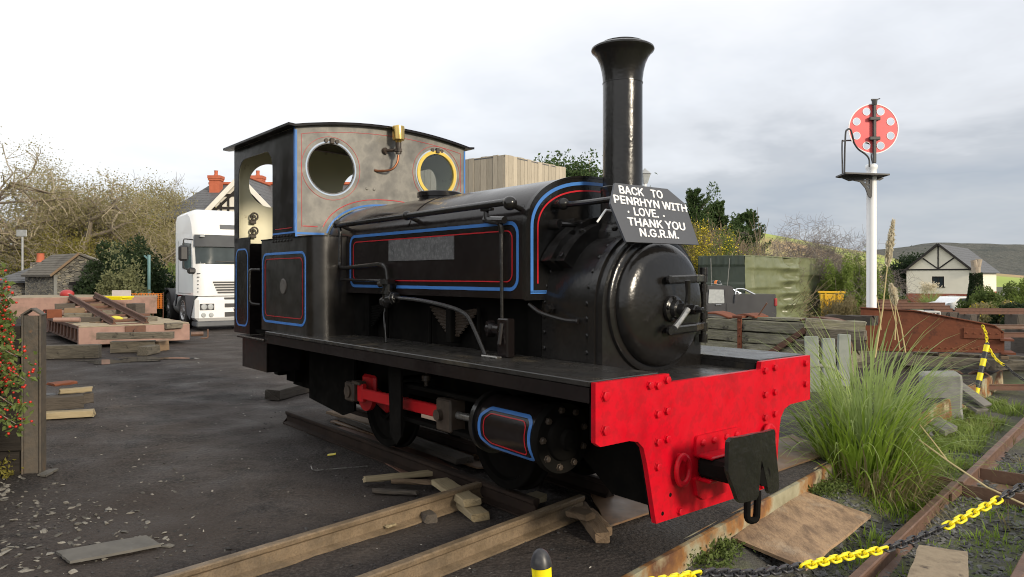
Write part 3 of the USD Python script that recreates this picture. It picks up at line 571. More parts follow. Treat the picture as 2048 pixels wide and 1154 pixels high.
# red buffer beam
beam = Polygon([(-.925, .748), (-.925, 1.018), (-.41, 1.018), (-.405, .975), (.39, .975), (.40, 1.018), (.925, 1.018), (.925, .75), (.70, .745), (.64, .725), (.60, .68), (.585, .62), (.545, .305), (.50, .30), (-.508, .30), (-.575, .60), (-.60, .68), (-.64, .715), (-.70, .728), (-.895, .728)]).buffer(.006).buffer(-.006)
bm = part(loco, 'buffer_beam', prism(beam, 0, .028, FRONT), red, smooth=25)
part(loco, 'beam_back_plate', prism(beam.buffer(-.012), -.02, -.001, FRONT), chassis_black)
bolts = [(-.865, .955), (-.865, .80), (-.56, .975), (-.50, .968), (-.43, .99), (-.50, .83), (-.43, .838), (-.50, .695), (-.43, .70), (-.50, .575), (.43, .965), (.53, .975), (.865, .975), (.865, .85), (.43, .83), (.53, .835), (.43, .70), (.53, .71), (-.33, .325), (.45, .45), (.4, .325)]
for i, (v, z) in enumerate(bolts):
    part(loco, 'bolt', hexbolt((.028, v, z), (1, 0, 0), .019 if i not in (0, 1) else .023, .016), red)
for v, z in ((-.46, .34), (-.40, .42)):
    part(loco, 'bolt_hole', hexbolt((.026, v, z), (1, 0, 0), .012, .004, dome=True), chassis_black)
shelf = cat(fr(rrect(-.215, .175, .575, .685, .02), .028, .018), box(.03, .13, -.20, .16, .575, .592, .006))
part(loco, 'coupling_bracket', shelf, red)
for v in (-.165, -.07, .04, .13): part(loco, 'bracket_bolt', hexbolt((.046, v, .648), (1, 0, 0), .02, .016, dome=True), red)
low = cat(fr(Polygon([(-.215, .465), (-.195, .39), (-.15, .365), (.03, .37), (.03, .465)]).buffer(.012), .028, .02), box(.03, .12, -.20, .02, .455, .475, .006))
part(loco, 'lower_bracket', low, red)
for v, z, tilt in ((-.335, .535, 8), (.44, .585, 20)):
    t = torus(.052, .013, 20, 8); t.apply_scale((1.0, 1.35, 1)); t.apply_transform(mat4((0, 0, 0), (90, 0, 90))); t = moved(t, (.055, v, z), (0, 0, 0))
    if tilt > 40: t = moved(moved(t, (-.055, -v, -z)), (.07, v, z), (0, 60, 0))
    ry = part(loco, 'lifting_ring', t, red); part(ry, 'staple', cyl((.02, v, z + (.062 if tilt < 40 else .03)), (.068, v, z + (.062 if tilt < 40 else .03)), .02, .016, 10), red)
# coupler: drawbar, chopper plate with two prongs, hook
part(loco, 'drawbar', cat(box(.03, .33, -.20, -.02, .475, .575, .02), cyl((.20, -.215, .53), (.20, .0, .53), .035, n=12), cyl((.30, -.10, .53), (.36, -.10, .53), .05, .05, 12)), chassis_black)
chop = Polygon([(-.37, .73), (-.355, .742), (-.01, .735), (.0, .72), (.0, .66), (.045, .455), (.035, .44), (-.045, .443), (-.062, .455), (-.115, .60), (-.125, .625), (-.14, .61), (-.165, .455), (-.18, .44), (-.295, .445), (-.31, .46), (-.375, .60)]).buffer(.008)
cm = prism(chop, .342, .364, FRONT); cm = cm.subdivide().subdivide(); cm.vertices[:, 0] -= .35 * (cm.vertices[:, 1] + .17) ** 2
part(loco, 'coupling_plate', rough_up(cm, .003, 14), M('chipped_black_casting', [(.006, .006, .0055), (.013, .012, .011)], scale=12, rough=.2, rvar=.1, bump=.6, bscale=22, bdist=.012))
part(loco, 'coupling_hook', tube(rounded([(.33, -.20, .52), (.33, -.205, .33), (.34, -.14, .32), (.34, -.13, .46)], .05), .017, 10), chassis_black)
# frames, wheels, motion
RB = .125
for s in (-1, 1):
    plate = Polygon([(-4.55, .93), (-.02, .93), (-.02, .34), (-.35, .34), (-.75, .62), (-1.0, .62), (-1.12, .47), (-1.75, .45), (-1.9, .62), (-2.4, .62), (-2.55, .45), (-3.2, .43), (-4.55, .45)])
    part(loco, 'frame_plate', prism(plate, s * .40 - .012, s * .40 + .012, SIDE), chassis_black)
    part(loco, 'ashpan_side', prism(Polygon([(-3.85, .93), (-3.0, .93), (-3.0, .42), (-3.2, .36), (-3.85, .42)]), s * .55 - .01, s * .55 + .01, SIDE), chassis_black)
part(loco, 'drag_box', cat(box(-4.62, -4.50, -.58, .58, .55, .93, .01), box(-4.5, -4.3, -.5, .5, .5, .9)), chassis_black)
def wheel_at(u, s):
    w = part(loco, 'wheel', moved(lathe([(.07, -.05), (.07, .055), (.10, .06), (.11, .03), (.25, .022), (.262, .05), (.31, .05), (.318, .045), (.318, -.045), (.34, -.05), (.34, -.075), (.25, -.075), (.24, -.03), (.09, -.02), (.07, -.05)], 40), (u, s * .345, .472), (90, 0, 0) if s < 0 else (-90, 0, 0)), chassis_black)
    part(w, 'crank_web', moved(box(-.13, .13, -.06, .06, 0, .05, .02), (u + .04, s * .42, .53), (90, 18, 0)), red_rod)
for u in (-2.80, -1.30):
    for s in (-1, 1): wheel_at(u, s)
    part(loco, 'axle', cyl((u, -.34, .472), (u, .34, .472), .055), chassis_black)
for s in (-1, 1):
    part(loco, 'coupling_rod', bar((-2.70, s * .52, .585), (-1.2, s * .52, .585), .025, .055, .006), chassis_black)
    rod = cat(bar((-2.58, s * .70, .628), (-1.46, s * .70, .640), .035, .078, .006), box(-2.64, -2.56, s * .68, s * .72, .565, .70, .006))
    cr = part(loco, 'connecting_rod', rod, red_rod)
    part(cr, 'big_end', cat(box(-2.80, -2.66, s * .66, s * .745, .555, .70, .012), cyl((-2.73, s * .64, .63), (-2.73, s * .76, .63), .045, n=14), box(-2.70, -2.58, s * .675, s * .735, .69, .715, .004)), greasy)
    part(loco, 'crank', cat(moved(lathe([(.0, -.02), (.115, -.02), (.12, -.01), (.12, .02), (.0, .02)], 24), (-2.74, s * .58, .585), (90, 0, 0)), box(-2.80, -2.60, s * .56, s * .60, .55, .745, .03)), red_rod)
    ch = part(loco, 'crosshead', cat(box(-1.52, -1.36, s * .64, s * .76, .54, .74, .01), cyl((-1.47, s * .62, .64), (-1.47, s * .79, .64), .035, n=12)), greasy)
    for z in (.53, .755): part(loco, 'slide_bar', box(-1.95, -1.08, s * .66, s * .74, z, z + .028, .004), chassis_black)
    part(ch, 'piston_rod', cyl((-1.4, s * .70, .645), (-.98, s * .70, .65), .024, n=12), steel_bright)
    part(loco, 'gland', moved(lathe([(0, -.06), (.05, -.06), (.055, -.02), (.075, -.02), (.075, .03), (0, .03)], 16), (-1.0, s * .69, .655), (0, 90, 0)), greasy)
    part(loco, 'oil_cup', moved(lathe([(.012, 0), (.014, .03), (.03, .035), (.03, .07), (.012, .078), (0.001, .095)], 12), (-1.72, s * .70, .783), 0), greasy)
    br = part(loco, 'motion_bracket', cat(prism(Polygon([(-2.03, .95), (-1.86, .95), (-1.86, .44), (-1.92, .38), (-2.0, .44)]), s * .80 - .008, s * .80 + .008, SIDE), box(-2.03, -1.86, s * .42, s * .80, .80, .815)), chassis_black)
    # cylinder
    cyc = part(loco, 'cylinder', moved(lathe([(.05, -1.08), (.15, -1.08), (.159, -1.075), (.159, -.55), (.05, -.55)], 44), (.09, s * .69, .662), (0, 90, 0)), black_side)
    part(cyc, 'cylinder_flange', moved(lathe([(0.001, -.572), (.180, -.572), (.185, -.565), (.185, -.53), (.18, -.52), (.118, -.517), (.112, -.50), (.095, -.487), (.06, -.482), (.05, -.462), (.028, -.457), (0.001, -.452)], 44), (.09, s * .69, .662), (0, 90, 0)), chassis_black)
    part(cyc, 'rear_cover', moved(lathe([(0.001, -1.13), (.10, -1.13), (.13, -1.12), (.176, -1.115), (.18, -1.075), (.0, -1.07)], 40), (.09, s * .69, .662), (0, 90, 0)), black)
    for k in range(9):
        a = 2 * PI * k / 9 + .3
        part(loco, 'cylinder_bolt', hexbolt((-.43, s * .69 + .148 * math.cos(a), .662 + .148 * math.sin(a)), (1, 0, 0), .016, .016), greasy)
    part(loco, 'cylinder_block', box(-1.0, -.50, s * .42, s * .66, .52, .80, .02), chassis_black)
def wrap_cyl(poly, r, cv, cz):
    """a flat (u, arc length) shape wrapped on the outer side of the right-hand cylinder"""
    m = prism(poly, 0, .003)
    for _ in range(4): m = m.subdivide_to_size(.02, 12) if False else trimesh.Trimesh(*trimesh.remesh.subdivide_to_size(m.vertices, m.faces, .022, 14), process=False)
    a = m.vertices[:, 1] / r; q = r + m.vertices[:, 2]
    m.vertices = np.stack([m.vertices[:, 0] + .09, cv - q * np.cos(a), cz + q * np.sin(a)], 1)
    return m
part(loco, 'blue_lining', wrap_cyl(outline(Polygon([(-1.03, -.06), (-1.03, .06), (-.97, .11), (-.65, .11), (-.615, .08), (-.615, -.11), (-.65, -.13), (-.97, -.11)]).buffer(-.035).buffer(.04, quad_segs=6), .022), .1595, -.69, .662), blue_line, smooth=True)
part(loco, 'red_lining', wrap_cyl(outline(Polygon([(-.99, -.05), (-.99, .05), (-.95, .08), (-.67, .08), (-.65, .055), (-.65, -.085), (-.67, -.095), (-.95, -.08)]).buffer(-.03).buffer(.035, quad_segs=6), .006), .1595, -.69, .662), red_line, smooth=True)
# smokebox
CZ, SR = 1.325, .43
def sbox_poly(r, zb=.962): return Point(0, CZ).buffer(r, quad_segs=24).union(sbox(-r, zb, r, CZ))
part(loco, 'smokebox', prism(sbox_poly(SR - .004), -.90, -.44, FRONT), black, smooth=40)
part(loco, 'smokebox_flange', cat(prism(sbox_poly(SR + .014).difference(sbox_poly(SR - .03)), -.50, -.452, FRONT), prism(sbox_poly(SR), -.455, -.405, FRONT)), black, smooth=40)
ring = Point(0, CZ).buffer(.43, quad_segs=24).difference(Point(0, CZ).buffer(.36, quad_segs=24))
part(loco, 'door_ring', moved(lathe([(.33, -.02), (.392, -.02), (.398, .0), (.392, .018), (.375, .026), (.33, .026)], 56), (-.405, 0, CZ + .012), (0, 90, 0)), black, smooth=40)
door_prof = [(.350, 0), (.354, .012), (.350, .034), (.338, .052), (.314, .069), (.28, .081), (.20, .095), (.10, .103), (.001, .106)]
door = part(loco, 'smokebox_door', moved(lathe(door_prof, 64), (-.385, 0, CZ + .012), (0, 90, 0)), black, smooth=60)
for z in (1.478, 1.195):
    hs = cat(bar((-.258, -.065, z), (-.268, .20, z + .006), .022, .046, .008), bar((-.268, .19, z + .006), (-.352, .385, z + .006), .022, .046, .006), cyl((-.258, -.06, z), (-.24, -.06, z), .02, n=10))
    part(door, 'hinge_strap', hs, black)
part(loco, 'hinge_post', cat(cyl((-.36, .395, 1.10), (-.36, .395, 1.52), .017, n=12), *[cyl((-.36, .395, z), (-.36, .395, z + .05), .026, n=12) for z in (1.10, 1.17, 1.24, 1.40, 1.46, 1.5)], *[box(-.41, -.36, .36, .40, z, z + .04, .004) for z in (1.17, 1.46)]), black)
part(door, 'door_boss', moved(lathe([(.075, -.01), (.075, .01), (.055, .018), (.05, .045), (.035, .05), (.033, .09), (.001, .09)], 28), (-.268, -.005, CZ - .01), (0, 90, 0)), black)
for k in range(5):
    a = 2 * PI * k / 5 + .5
    part(door, 'boss_bolt', hexbolt((-.256, -.005 + .062 * math.cos(a), CZ - .01 + .062 * math.sin(a)), (1, 0, 0), .011, .012), black)
part(door, 'dart_handle', tube([(-.17, -.005, CZ - .01), (-.165, -.06, CZ - .055), (-.16, -.13, CZ - .105)], [.018, .015, .017], 10), steel_bright)
part(door, 'dart_handle', tube([(-.20, .03, CZ - .01), (-.195, .032, CZ + .08), (-.19, .02, CZ + .15)], [.016, .014, .016], 10), black)
part(door, 'dart_nut', cat(hexbolt((-.20, .045, CZ - .012), (1, 0, 0), .03, .05), hexbolt((-.16, .045, CZ - .012), (1, 0, 0), .018, .05)), black)
# rivets round the smokebox
for u in (-.875, -.525):
    L0 = CZ - .975; n = 23
    for k in range(n):
        s = k / (n - 1) * (L0 * 2 + PI * SR)
        if s < L0: v, z, nv, nz = -SR, .985 + s, -1, 0
        elif s < L0 + PI * SR:
            a = PI - (s - L0) / SR; v, z, nv, nz = SR * math.cos(a), CZ + SR * math.sin(a), math.cos(a), math.sin(a)
        else: v, z, nv, nz = SR, CZ - (s - L0 - PI * SR), 1, 0
        if z > 1.74 and u > -.6 and abs(v) < .12: continue
        part(loco, 'rivet', hexbolt((u, v * .992, z), (0, nv, nz), .0145, .011, dome=True), black)
# chimney saddle cover, chimney
sad = []
for r0, u0, u1, a0, a1 in ((.512, -.86, -.70, 32, 148), (.545, -.86, -.775, 30, 150)):
    a = np.radians(np.linspace(a0, a1, 40)); o = [(r0 * math.cos(t), CZ - .01 + r0 * math.sin(t)) for t in a] + [((SR - .02) * math.cos(t), CZ - .01 + (SR - .02) * math.sin(t)) for t in a[::-1]]
    sad.append(prism(Polygon(o), u0, u1, FRONT))
part(loco, 'lagging_band', cat(sad), black, smooth=40)
for a in (36, 60, 82, 120, 144):
    t = math.radians(a); part(loco, 'band_bolt', hexbolt((-.735, -.512 * math.cos(t), CZ - .01 + .512 * math.sin(t)), (0, -math.cos(t), math.sin(t)), .018, .014), black)
UCH = -.65
chim_base = lathe([(.165, 1.69), (.165, 1.752), (.158, 1.768), (.142, 1.785), (.134, 1.82), (.129, 1.99), (.132, 1.995), (.132, 2.025), (.128, 2.03), (.118, 2.032)], 48)
part(loco, 'chimney_base', moved(chim_base, (UCH, 0, 0)), black, smooth=35)
part(loco, 'chimney', moved(lathe([(.118, 2.02), (.118, 2.645), (.1205, 2.647), (.1205, 2.653), (.116, 2.654)], 48), (UCH, 0, 0)), black, smooth=35)
cap = [(.117, 2.652), (.1195, 2.68), (.125, 2.72), (.136, 2.765), (.154, 2.805), (.172, 2.829), (.184, 2.839), (.188, 2.848), (.186, 2.858), (.172, 2.867), (.15, 2.873), (.132, 2.876), (.128, 2.889), (.120, 2.892), (.112, 2.885), (.106, 2.8), (.104, 2.4)]
part(loco, 'chimney_cap', moved(lathe(cap, 56), (UCH, 0, 0)), black, smooth=35)
for a in (20, 75, 130, 185, 240, 295, 350):
    t = math.radians(a); part(loco, 'base_bolt', hexbolt((UCH + .15 * math.cos(t), .15 * math.sin(t), 1.772), (.4 * math.cos(t), .4 * math.sin(t), 1), .018, .012), black)
# saddle tank
def tank_poly(o=0.0, zb=1.365, flat=1.775, top=2.108):
    a = np.radians(np.linspace(0, 180, 49)); hw, hh = W - o, top - o - flat
    arc = [(hw * math.copysign(abs(math.cos(t)) ** .86, math.cos(t)), flat + hh * math.sin(t) ** .92) for t in a]
    return Polygon([(W - o, zb + o)] + arc + [(-W + o, zb + o)])
part(loco, 'saddle_tank', prism(tank_poly(), -3.45, -.905, FRONT), black_side, smooth=35)
part(loco, 'tank_front', prism(tank_poly(), -.905, -.868, FRONT), black, smooth=35)
part(loco, 'tank_edge_bead', prism(tank_poly(-.006).difference(tank_poly(.006)), -.878, -.862, FRONT), black, smooth=35)
part(loco, 'tank_edge_bead', prism(tank_poly(-.004).difference(tank_poly(.006)), -2.18, -2.165, FRONT).slice_plane((0, 0, 1.85), (0, 0, 1)), black_side)
part(loco, 'tank_filler', moved(lathe([(.001, .07), (.17, .07), (.18, .062), (.18, .03), (.165, .028), (.165, -.04)], 32), (-2.62, 0, 2.10)), black_side)
tf = tank_poly(.040, 1.365)
part(loco, 'blue_lining', fr(tf.buffer(.010, join_style=2).difference(tf.buffer(-.010, join_style=2)).intersection(sbox(-1, 1.40, 1, 3)).difference(sbox_poly(.41)), -.868, .003), blue_line)
part(loco, 'blue_lining', fr(sbox(-.54, 1.395, -.42, 1.413), -.868, .003), blue_line)
tf = tank_poly(.085, 1.365)
part(loco, 'red_lining', fr(tf.buffer(.0045, join_style=2).difference(tf.buffer(-.0045, join_style=2)).intersection(sbox(-1, 1.455, 1, 3)), -.868, .003), red_line)
side_panel = rrect(-3.04, -.945, 1.42, 1.81, .07)
part(loco, 'blue_lining', sd(outline(side_panel, .021), -W, .003), blue_line)
part(loco, 'red_lining', sd(outline(rrect(-2.99, -.995, 1.465, 1.765, .05), .007), -W, .003), red_line)
part(loco, 'bare_nameplate_patch', sd(sbox(-2.43, 1.607, -1.59, 1.760), -W, .004), plate_grey, label='bare grey patch where the nameplate was removed')
part(loco, 'tank_support', cat(box(-3.05, -1.0, -.40, .40, .93, 1.37), ), chassis_black)
part(loco, 'firebox_side', box(-3.4, -2.9, -.50, .50, .95, 1.37, .02), chassis_black)
# springs under the tank
for s in (-1, 1):
    for uc in (-1.765, -2.95):
        sp = part(loco, 'leaf_spring', cat(*[moved(tube(spline([(-L, 0, .03 * (L / .29) ** 2), (0, 0, 0), (L, 0, .03 * (L / .29) ** 2)], 5), .010, 4), (uc, s * .455, 1.10 + .019 * k)) for k, L in enumerate(np.linspace(.07, .29, 9))]), greasy if uc > -2 else chassis_black)
        part(sp, 'spring_buckle', box(uc - .03, uc + .03, s * .41, s * .50, 1.05, 1.28, .006), chassis_black)
        for q in (-.29, .29): part(loco, 'spring_hanger', cyl((uc + q, s * .455, .96), (uc + q, s * .455, 1.30), .014, n=8), chassis_black)
# pipework and rails on the right-hand side
hy_, hz = -.625, 1.918
part(loco, 'handrail', cyl((-3.20, hy_, hz - .012), (-.95, hy_, hz + .01), .022, n=12), black)
for u in (-.95, -2.085, -3.16):
    part(loco, 'handrail_knob', cat(moved(trimesh.creation.icosphere(2, .042 if u > -2 else .034), (u, hy_, hz)), cyl((u, hy_, hz), (u, -.515, hz - .04), .016, n=10), cyl((u, -.545, hz - .03), (u, -.515, hz - .04), .034, n=10)), black)
part(loco, 'handrail', tube([(-.78, -.335, 1.915), (-.60, -.33, 1.915), (-.34, -.36, 1.915)], .017, 10), black)
part(loco, 'handrail_knob', cat(moved(trimesh.creation.icosphere(2, .036), (-.80, -.345, 1.92)), cyl((-.87, -.345, 1.92), (-.80, -.345, 1.92), .026, n=10)), black)
part(loco, 'lamp_bracket', cat(cyl((-.87, -.375, 1.80), (-.79, -.375, 1.80), .03, n=12), tube([(-.79, -.375, 1.80), (-.775, -.30, 1.80), (-.80, -.21, 1.815), (-.87, -.205, 1.815)], .016, 8), cyl((-.87, -.20, 1.815), (-.83, -.20, 1.815), .034, n=12)), black)
part(loco, 'steam_pipe', tube(rounded([(-3.16, -.62, 1.905), (-3.115, -.625, 1.87), (-3.115, -.63, 1.575), (-3.03, -.63, 1.56), (-2.45, -.63, 1.585), (-2.365, -.63, 1.56), (-2.345, -.63, 1.45)], .07, 7), .017, 10), black)
part(loco, 'steam_pipe', cyl((-3.2, -.615, 1.47), (-2.42, -.615, 1.465), .011, n=8), black)
part(loco, 'check_valve', cat(cyl((-2.345, -.63, 1.29), (-2.345, -.63, 1.47), .038, n=14), cyl((-2.345, -.63, 1.44), (-2.345, -.63, 1.475), .062, n=6), cyl((-2.345, -.63, 1.37), (-2.345, -.63, 1.39), .05, n=12), cyl((-2.47, -.62, 1.44), (-2.36, -.62, 1.45), .028, .036, 10), cyl((-2.345, -.57, 1.43), (-2.345, -.66, 1.43), .03, n=10), cyl((-2.40, -.63, 1.31), (-2.25, -.63, 1.345), .038, n=12), hexbolt((-2.25, -.63, 1.34), (1, 0, .1), .04, .03), moved(trimesh.creation.icosphere(1, .045), (-2.345, -.63, 1.31))), black)
part(loco, 'steam_pipe', tube(spline([(-2.25, -.63, 1.345), (-1.9, -.64, 1.335), (-1.55, -.65, 1.305), (-1.36, -.65, 1.265), (-1.26, -.66, 1.19), (-1.11, -.68, 1.03)], 6), .013, 8), black)
part(loco, 'pipe_foot', box(-1.13, -.98, -.70, -.66, 1.022, 1.035, .004), steel_bright)
part(loco, 'drain_pipe', tube(spline([(-2.40, -.62, 1.30), (-2.39, -.63, 1.22), (-2.33, -.66, 1.14), (-2.30, -.67, 1.025)], 6), .009, 8), black)
part(loco, 'lubricator_rod', cat(cyl((-1.06, -.60, 1.80), (-1.055, -.60, 1.25), .011, n=8), tube(rounded([(-1.21, -.60, 1.905), (-1.19, -.61, 1.83), (-1.06, -.61, 1.815), (-1.06, -.60, 1.75)], .03), .017, 8), cyl((-1.22, -.60, 1.84), (-1.02, -.61, 1.825), .022, n=8), box(-1.24, -1.14, -.625, -.59, 1.89, 1.91, .004)), black)
part(loco, 'lubricator_box', cat(box(-1.08, -.98, -.62, -.56, 1.02, 1.25, .008), cyl((-1.2, -.59, 1.18), (-1.08, -.59, 1.18), .03, n=12), cyl((-1.19, -.61, 1.18), (-1.17, -.57, 1.18), .05, n=12), cyl((-1.03, -.64, 1.10), (-1.03, -.62, 1.22), .014, n=8)), black_side)
part(loco, 'blower_pipe', tube(spline([(-.89, -.53, 1.335), (-.80, -.52, 1.29), (-.66, -.475, 1.255), (-.56, -.455, 1.25)], 6), [.012] * 18 + [.016], 8), black)
part(loco, 'washout_plug', cat(cyl((-.80, -.42, 1.31), (-.80, -.475, 1.31), .022, n=8), cyl((-.80, -.44, 1.31), (-.80, -.455, 1.31), .034, n=6)), black)
part(loco, 'sand_box', box(-1.02, -.90, -.43, .43, .96, 1.37), chassis_black)
# ---- cab
roof_z = lambda v: 2.806 - .088 * (np.asarray(v) / .86) ** 2
def cab_face(shrink=0.0, zb=1.815):
    vs = np.linspace(-CW + shrink, CW - shrink, 25)
    return Polygon([(-CW + shrink, zb)] + [(v, float(roof_z(v)) - shrink) for v in vs] + [(CW - shrink, zb)])
winL, winR = Point(-.535, 2.408).buffer(.218, quad_segs=16), Point(.528, 2.452).buffer(.206, quad_segs=16)
saddle_cut = tank_poly(-.012).buffer(0)
front_poly = cab_face(.0).difference(winL).difference(winR).difference(saddle_cut)
part(loco, 'cab_front', prism(front_poly, UC - .006, UC, FRONT), cab_glare)
part(loco, 'cab_front_lining', prism(cab_face(.006).difference(winL).difference(winR).difference(saddle_cut), UC - .012, UC - .007, FRONT), cream, label='cream painted inside of the cab front')
rwL, rwR = Point(-.50, 2.40).buffer(.215, quad_segs=16), Point(.50, 2.40).buffer(.215, quad_segs=16)
rear_poly = cab_face(.0, 1.0).difference(rwL).difference(rwR)
part(loco, 'cab_rear', prism(rear_poly, UR, UR + .006, FRONT), cab_glare)
part(loco, 'cab_rear_lining', prism(cab_face(.006, 1.0).difference(rwL).difference(rwR), UR + .007, UR + .012, FRONT), cream, label='cream painted inside of the cab rear')
for s in (-1, 1):
    opening = rrect(-4.80, -3.945, 1.70, 2.60, .17).union(sbox(-4.80, 1.5, -3.945, 2.3))
    full = sbox(UR, 1.815, UC, float(roof_z(.855)))
    side = full.difference(opening)
    t0 = s * CW
    part(loco, 'cab_side', prism(side, min(t0, t0 - s * .006), max(t0, t0 - s * .006), SIDE), cab_glare if s > 0 else black_side)
    part(loco, 'cab_side_lining', prism(side.buffer(-.002), min(t0 - s * .007, t0 - s * .012), max(t0 - s * .007, t0 - s * .012), SIDE), cream)
    # lower cab body: side panel with rounded front corner, doorway, rear bunker
    r = .14; uf = -3.11; pts = [(-4.20, s * CW), (uf - r, s * CW)] + [(uf - r + r * math.sin(t), s * (CW - r + r * math.cos(t))) for t in np.linspace(0, PI / 2, 9)] + [(uf, s * .42), (uf - .01, s * .42)] + [(uf - r + (r - .01) * math.sin(t), s * (CW - r + (r - .01) * math.cos(t))) for t in np.linspace(PI / 2, 0, 9)] + [(-4.20, s * (CW - .01))]
    body = Polygon(pts); body = body if body.is_valid else body.buffer(0)
    part(loco, 'lower_side_sheet', prism(body, 1.02, 1.812), cab_glare if s > 0 else M('lower_cab_paint', [(.008, .007, .0065), (.015, .013, .011)], scale=4, rough=.30, rvar=.06, bump=.2, bscale=11, bdist=.006, spec=.6), smooth=40)
    topp = Polygon(pts[:11] + [(uf, s * .42), (-3.47, s * .42), (-3.47, s * (CW - .02)), (-4.2, s * (CW - .02))]).buffer(.006)
    part(loco, 'ledge', prism(topp, 1.812, 1.822), black_side)
    part(loco, 'bunker_side', cat(box(UR, -4.50, s * CW, s * (CW - .01), .955, 1.86, .002), box(-4.51, -4.50, s * CW, s * .62, .955, 1.80)), black_side)
    part(loco, 'bunker_bead', prism(outline(rrect(-4.86, -4.55, 1.03, 1.75, .08), .015), *((-CW - .003, -CW) if s < 0 else (CW, CW + .003)), SIDE), blue_line)
    part(loco, 'doorway_sheet', box(-4.5, -4.2, s * .60, s * .59, 1.0, 1.80), doorway_dark)  # dark sheet added for the shade inside the doorway gap
part(loco, 'cab_floor', box(UR + .02, UC, -.8, .8, .97, 1.0), chassis_black)
part(loco, 'backhead', box(-3.75, -3.47, -.42, .42, 1.0, 1.95, .05), chassis_black)
part(loco, 'front_spectacle_plate_lower', box(-3.475, -3.466, -CW + .01, CW - .01, 1.0, 1.815), chassis_black)
for k in range(7):
    part(loco, 'rivet', hexbolt((-3.93 + .065 * k, -CW, 1.835), (0, -1, 0), .011, .008, dome=True), black_side)
    part(loco, 'rivet', hexbolt((-3.93 + .065 * k, -CW, 1.795), (0, -1, 0), .011, .008, dome=True), black_side)
# side panel lining and details
part(loco, 'blue_lining', sd(outline(rrect(-4.165, -3.255, 1.10, 1.69, .08), .020), -CW - .0005, .003), blue_line)
part(loco, 'red_lining', sd(outline(rrect(-4.11, -3.31, 1.15, 1.645, .05), .005), -CW - .0005, .003), red_line)
part(loco, 'medallion', moved(lathe([(.001, .008), (.06, .008), (.066, .004), (.066, 0)], 28), (-3.70, -CW, 1.41), (90, 0, 0)), medallion)
part(loco, 'grab_handle', tube(rounded([(-4.24, -CW, 1.55), (-4.29, -.93, 1.56), (-4.30, -.93, 1.25), (-4.24, -CW, 1.24)], .05), .014, 8), black)
part(loco, 'blue_lining', cat(sd(sbox(-3.93, 1.852, -3.475, 1.866), -CW, .003), sd(sbox(-3.481, 1.852, -3.464, 2.72), -CW, .003)), blue_line)
part(loco, 'red_lining', sd(sbox(-3.88, 1.895, -3.52, 1.900), -CW, .003), red_line)
# cab front lining
cf = cab_face(0)
inner = cf.buffer(-.004, join_style=2)
edge_blue = cf.difference(cf.buffer(-.016, join_style=2)).intersection(sbox(-1, 1.80, 1, 2.70)).difference(sbox(-.8, 2.65, .8, 3))
botb = sbox(-CW, 1.842, -.60, 1.860).union(sbox(.60, 1.842, CW, 1.860))
arch_b = tank_poly(-.026); arch_b = arch_b.difference(tank_poly(-.010)).intersection(sbox(-.62, 1.86, .62, 3))
part(loco, 'blue_lining', fr(cf.intersection(edge_blue.difference(sbox(-.7, 1, .7, 2.6)).union(botb).union(arch_b)), UC, .003), blue_line)
rl = cf.buffer(-.055, join_style=1); rl = rl.difference(rl.buffer(-.003)).difference(saddle_cut.buffer(.07)).intersection(sbox(-1, 1.9, 1, 3))
arch_r = tank_poly(-.070).difference(tank_poly(-.064)).intersection(sbox(-.65, 1.91, .65, 3))
reds = rl.union(winL.buffer(.050).difference(winL.buffer(.0475))).union(winR.buffer(.056).difference(winR.buffer(.0535))).union(arch_r).union(sbox(-.79, 1.908, -.66, 1.914)).union(sbox(.66, 1.908, .79, 1.914))
part(loco, 'red_lining', fr(cf.intersection(reds).difference(winL.buffer(.04)).difference(winR.buffer(.04)), UC, .003), red_line)
part(loco, 'window_rim_lining', fr(winL.buffer(.013).difference(winL), UC, .003), pale_ring); part(loco, 'window_rim_lining', fr(winR.buffer(.024).difference(winR.buffer(.012)), UC, .003), pale_ring)
part(loco, 'window_frame', prism(winR.buffer(.012).difference(winR.buffer(-.018)), UC - .01, UC + .014, FRONT), yellow_ring, label='yellow brass ring round the far window')
part(loco, 'window_pane', prism(winR.buffer(-.016), UC - .004, UC + .001, FRONT), pane('thin_window_glass'))
part(loco, 'window_frame', prism(winL.difference(winL.buffer(-.010)), UC - .014, UC + .004, FRONT), plate_grey)
for v, z in ((-.535, 2.640), (.528, 2.672)):
    part(loco, 'window_clip', cat(box(UC, UC + .03, v - .018, v + .018, z - .025, z + .022, .004), cyl((UC, v - .05, z), (UC + .015, v - .05, z), .018, n=10), cyl((UC, v + .05, z), (UC + .015, v + .05, z), .018, n=10)), greasy)
for v in (-.20, -.13): part(loco, 'cab_bolt', hexbolt((UC, v, 2.262), (1, 0, 0), .014, .01, dome=True), cab_glare)
wh = part(loco, 'whistle', moved(lathe([(.001, .145), (.02, .145), (.022, .138), (.052, .135), (.054, .125), (.054, .02), (.048, .01), (.03, .006), (.02, -.02), (.001, -.02)], 24), (UC + .10, .058, 2.69)), brass)
part(wh, 'whistle_valve', cat(cyl((UC + .10, .058, 2.58), (UC + .10, .058, 2.68), .026, n=12), cyl((UC, -.02, 2.615), (UC + .10, .058, 2.615), .014, n=8), cyl((UC + .10, .058, 2.60), (UC + .10, .058, 2.625), .038, n=6), cyl((UC, -.03, 2.61), (UC + .02, -.02, 2.61), .03, n=10)), greasy)
part(wh, 'whistle_pipe', tube(spline([(UC + .10, .058, 2.57), (UC + .10, .045, 2.50), (UC + .08, .0, 2.44), (UC + .03, -.08, 2.425), (UC, -.125, 2.43)], 6), .011, 8), copper)
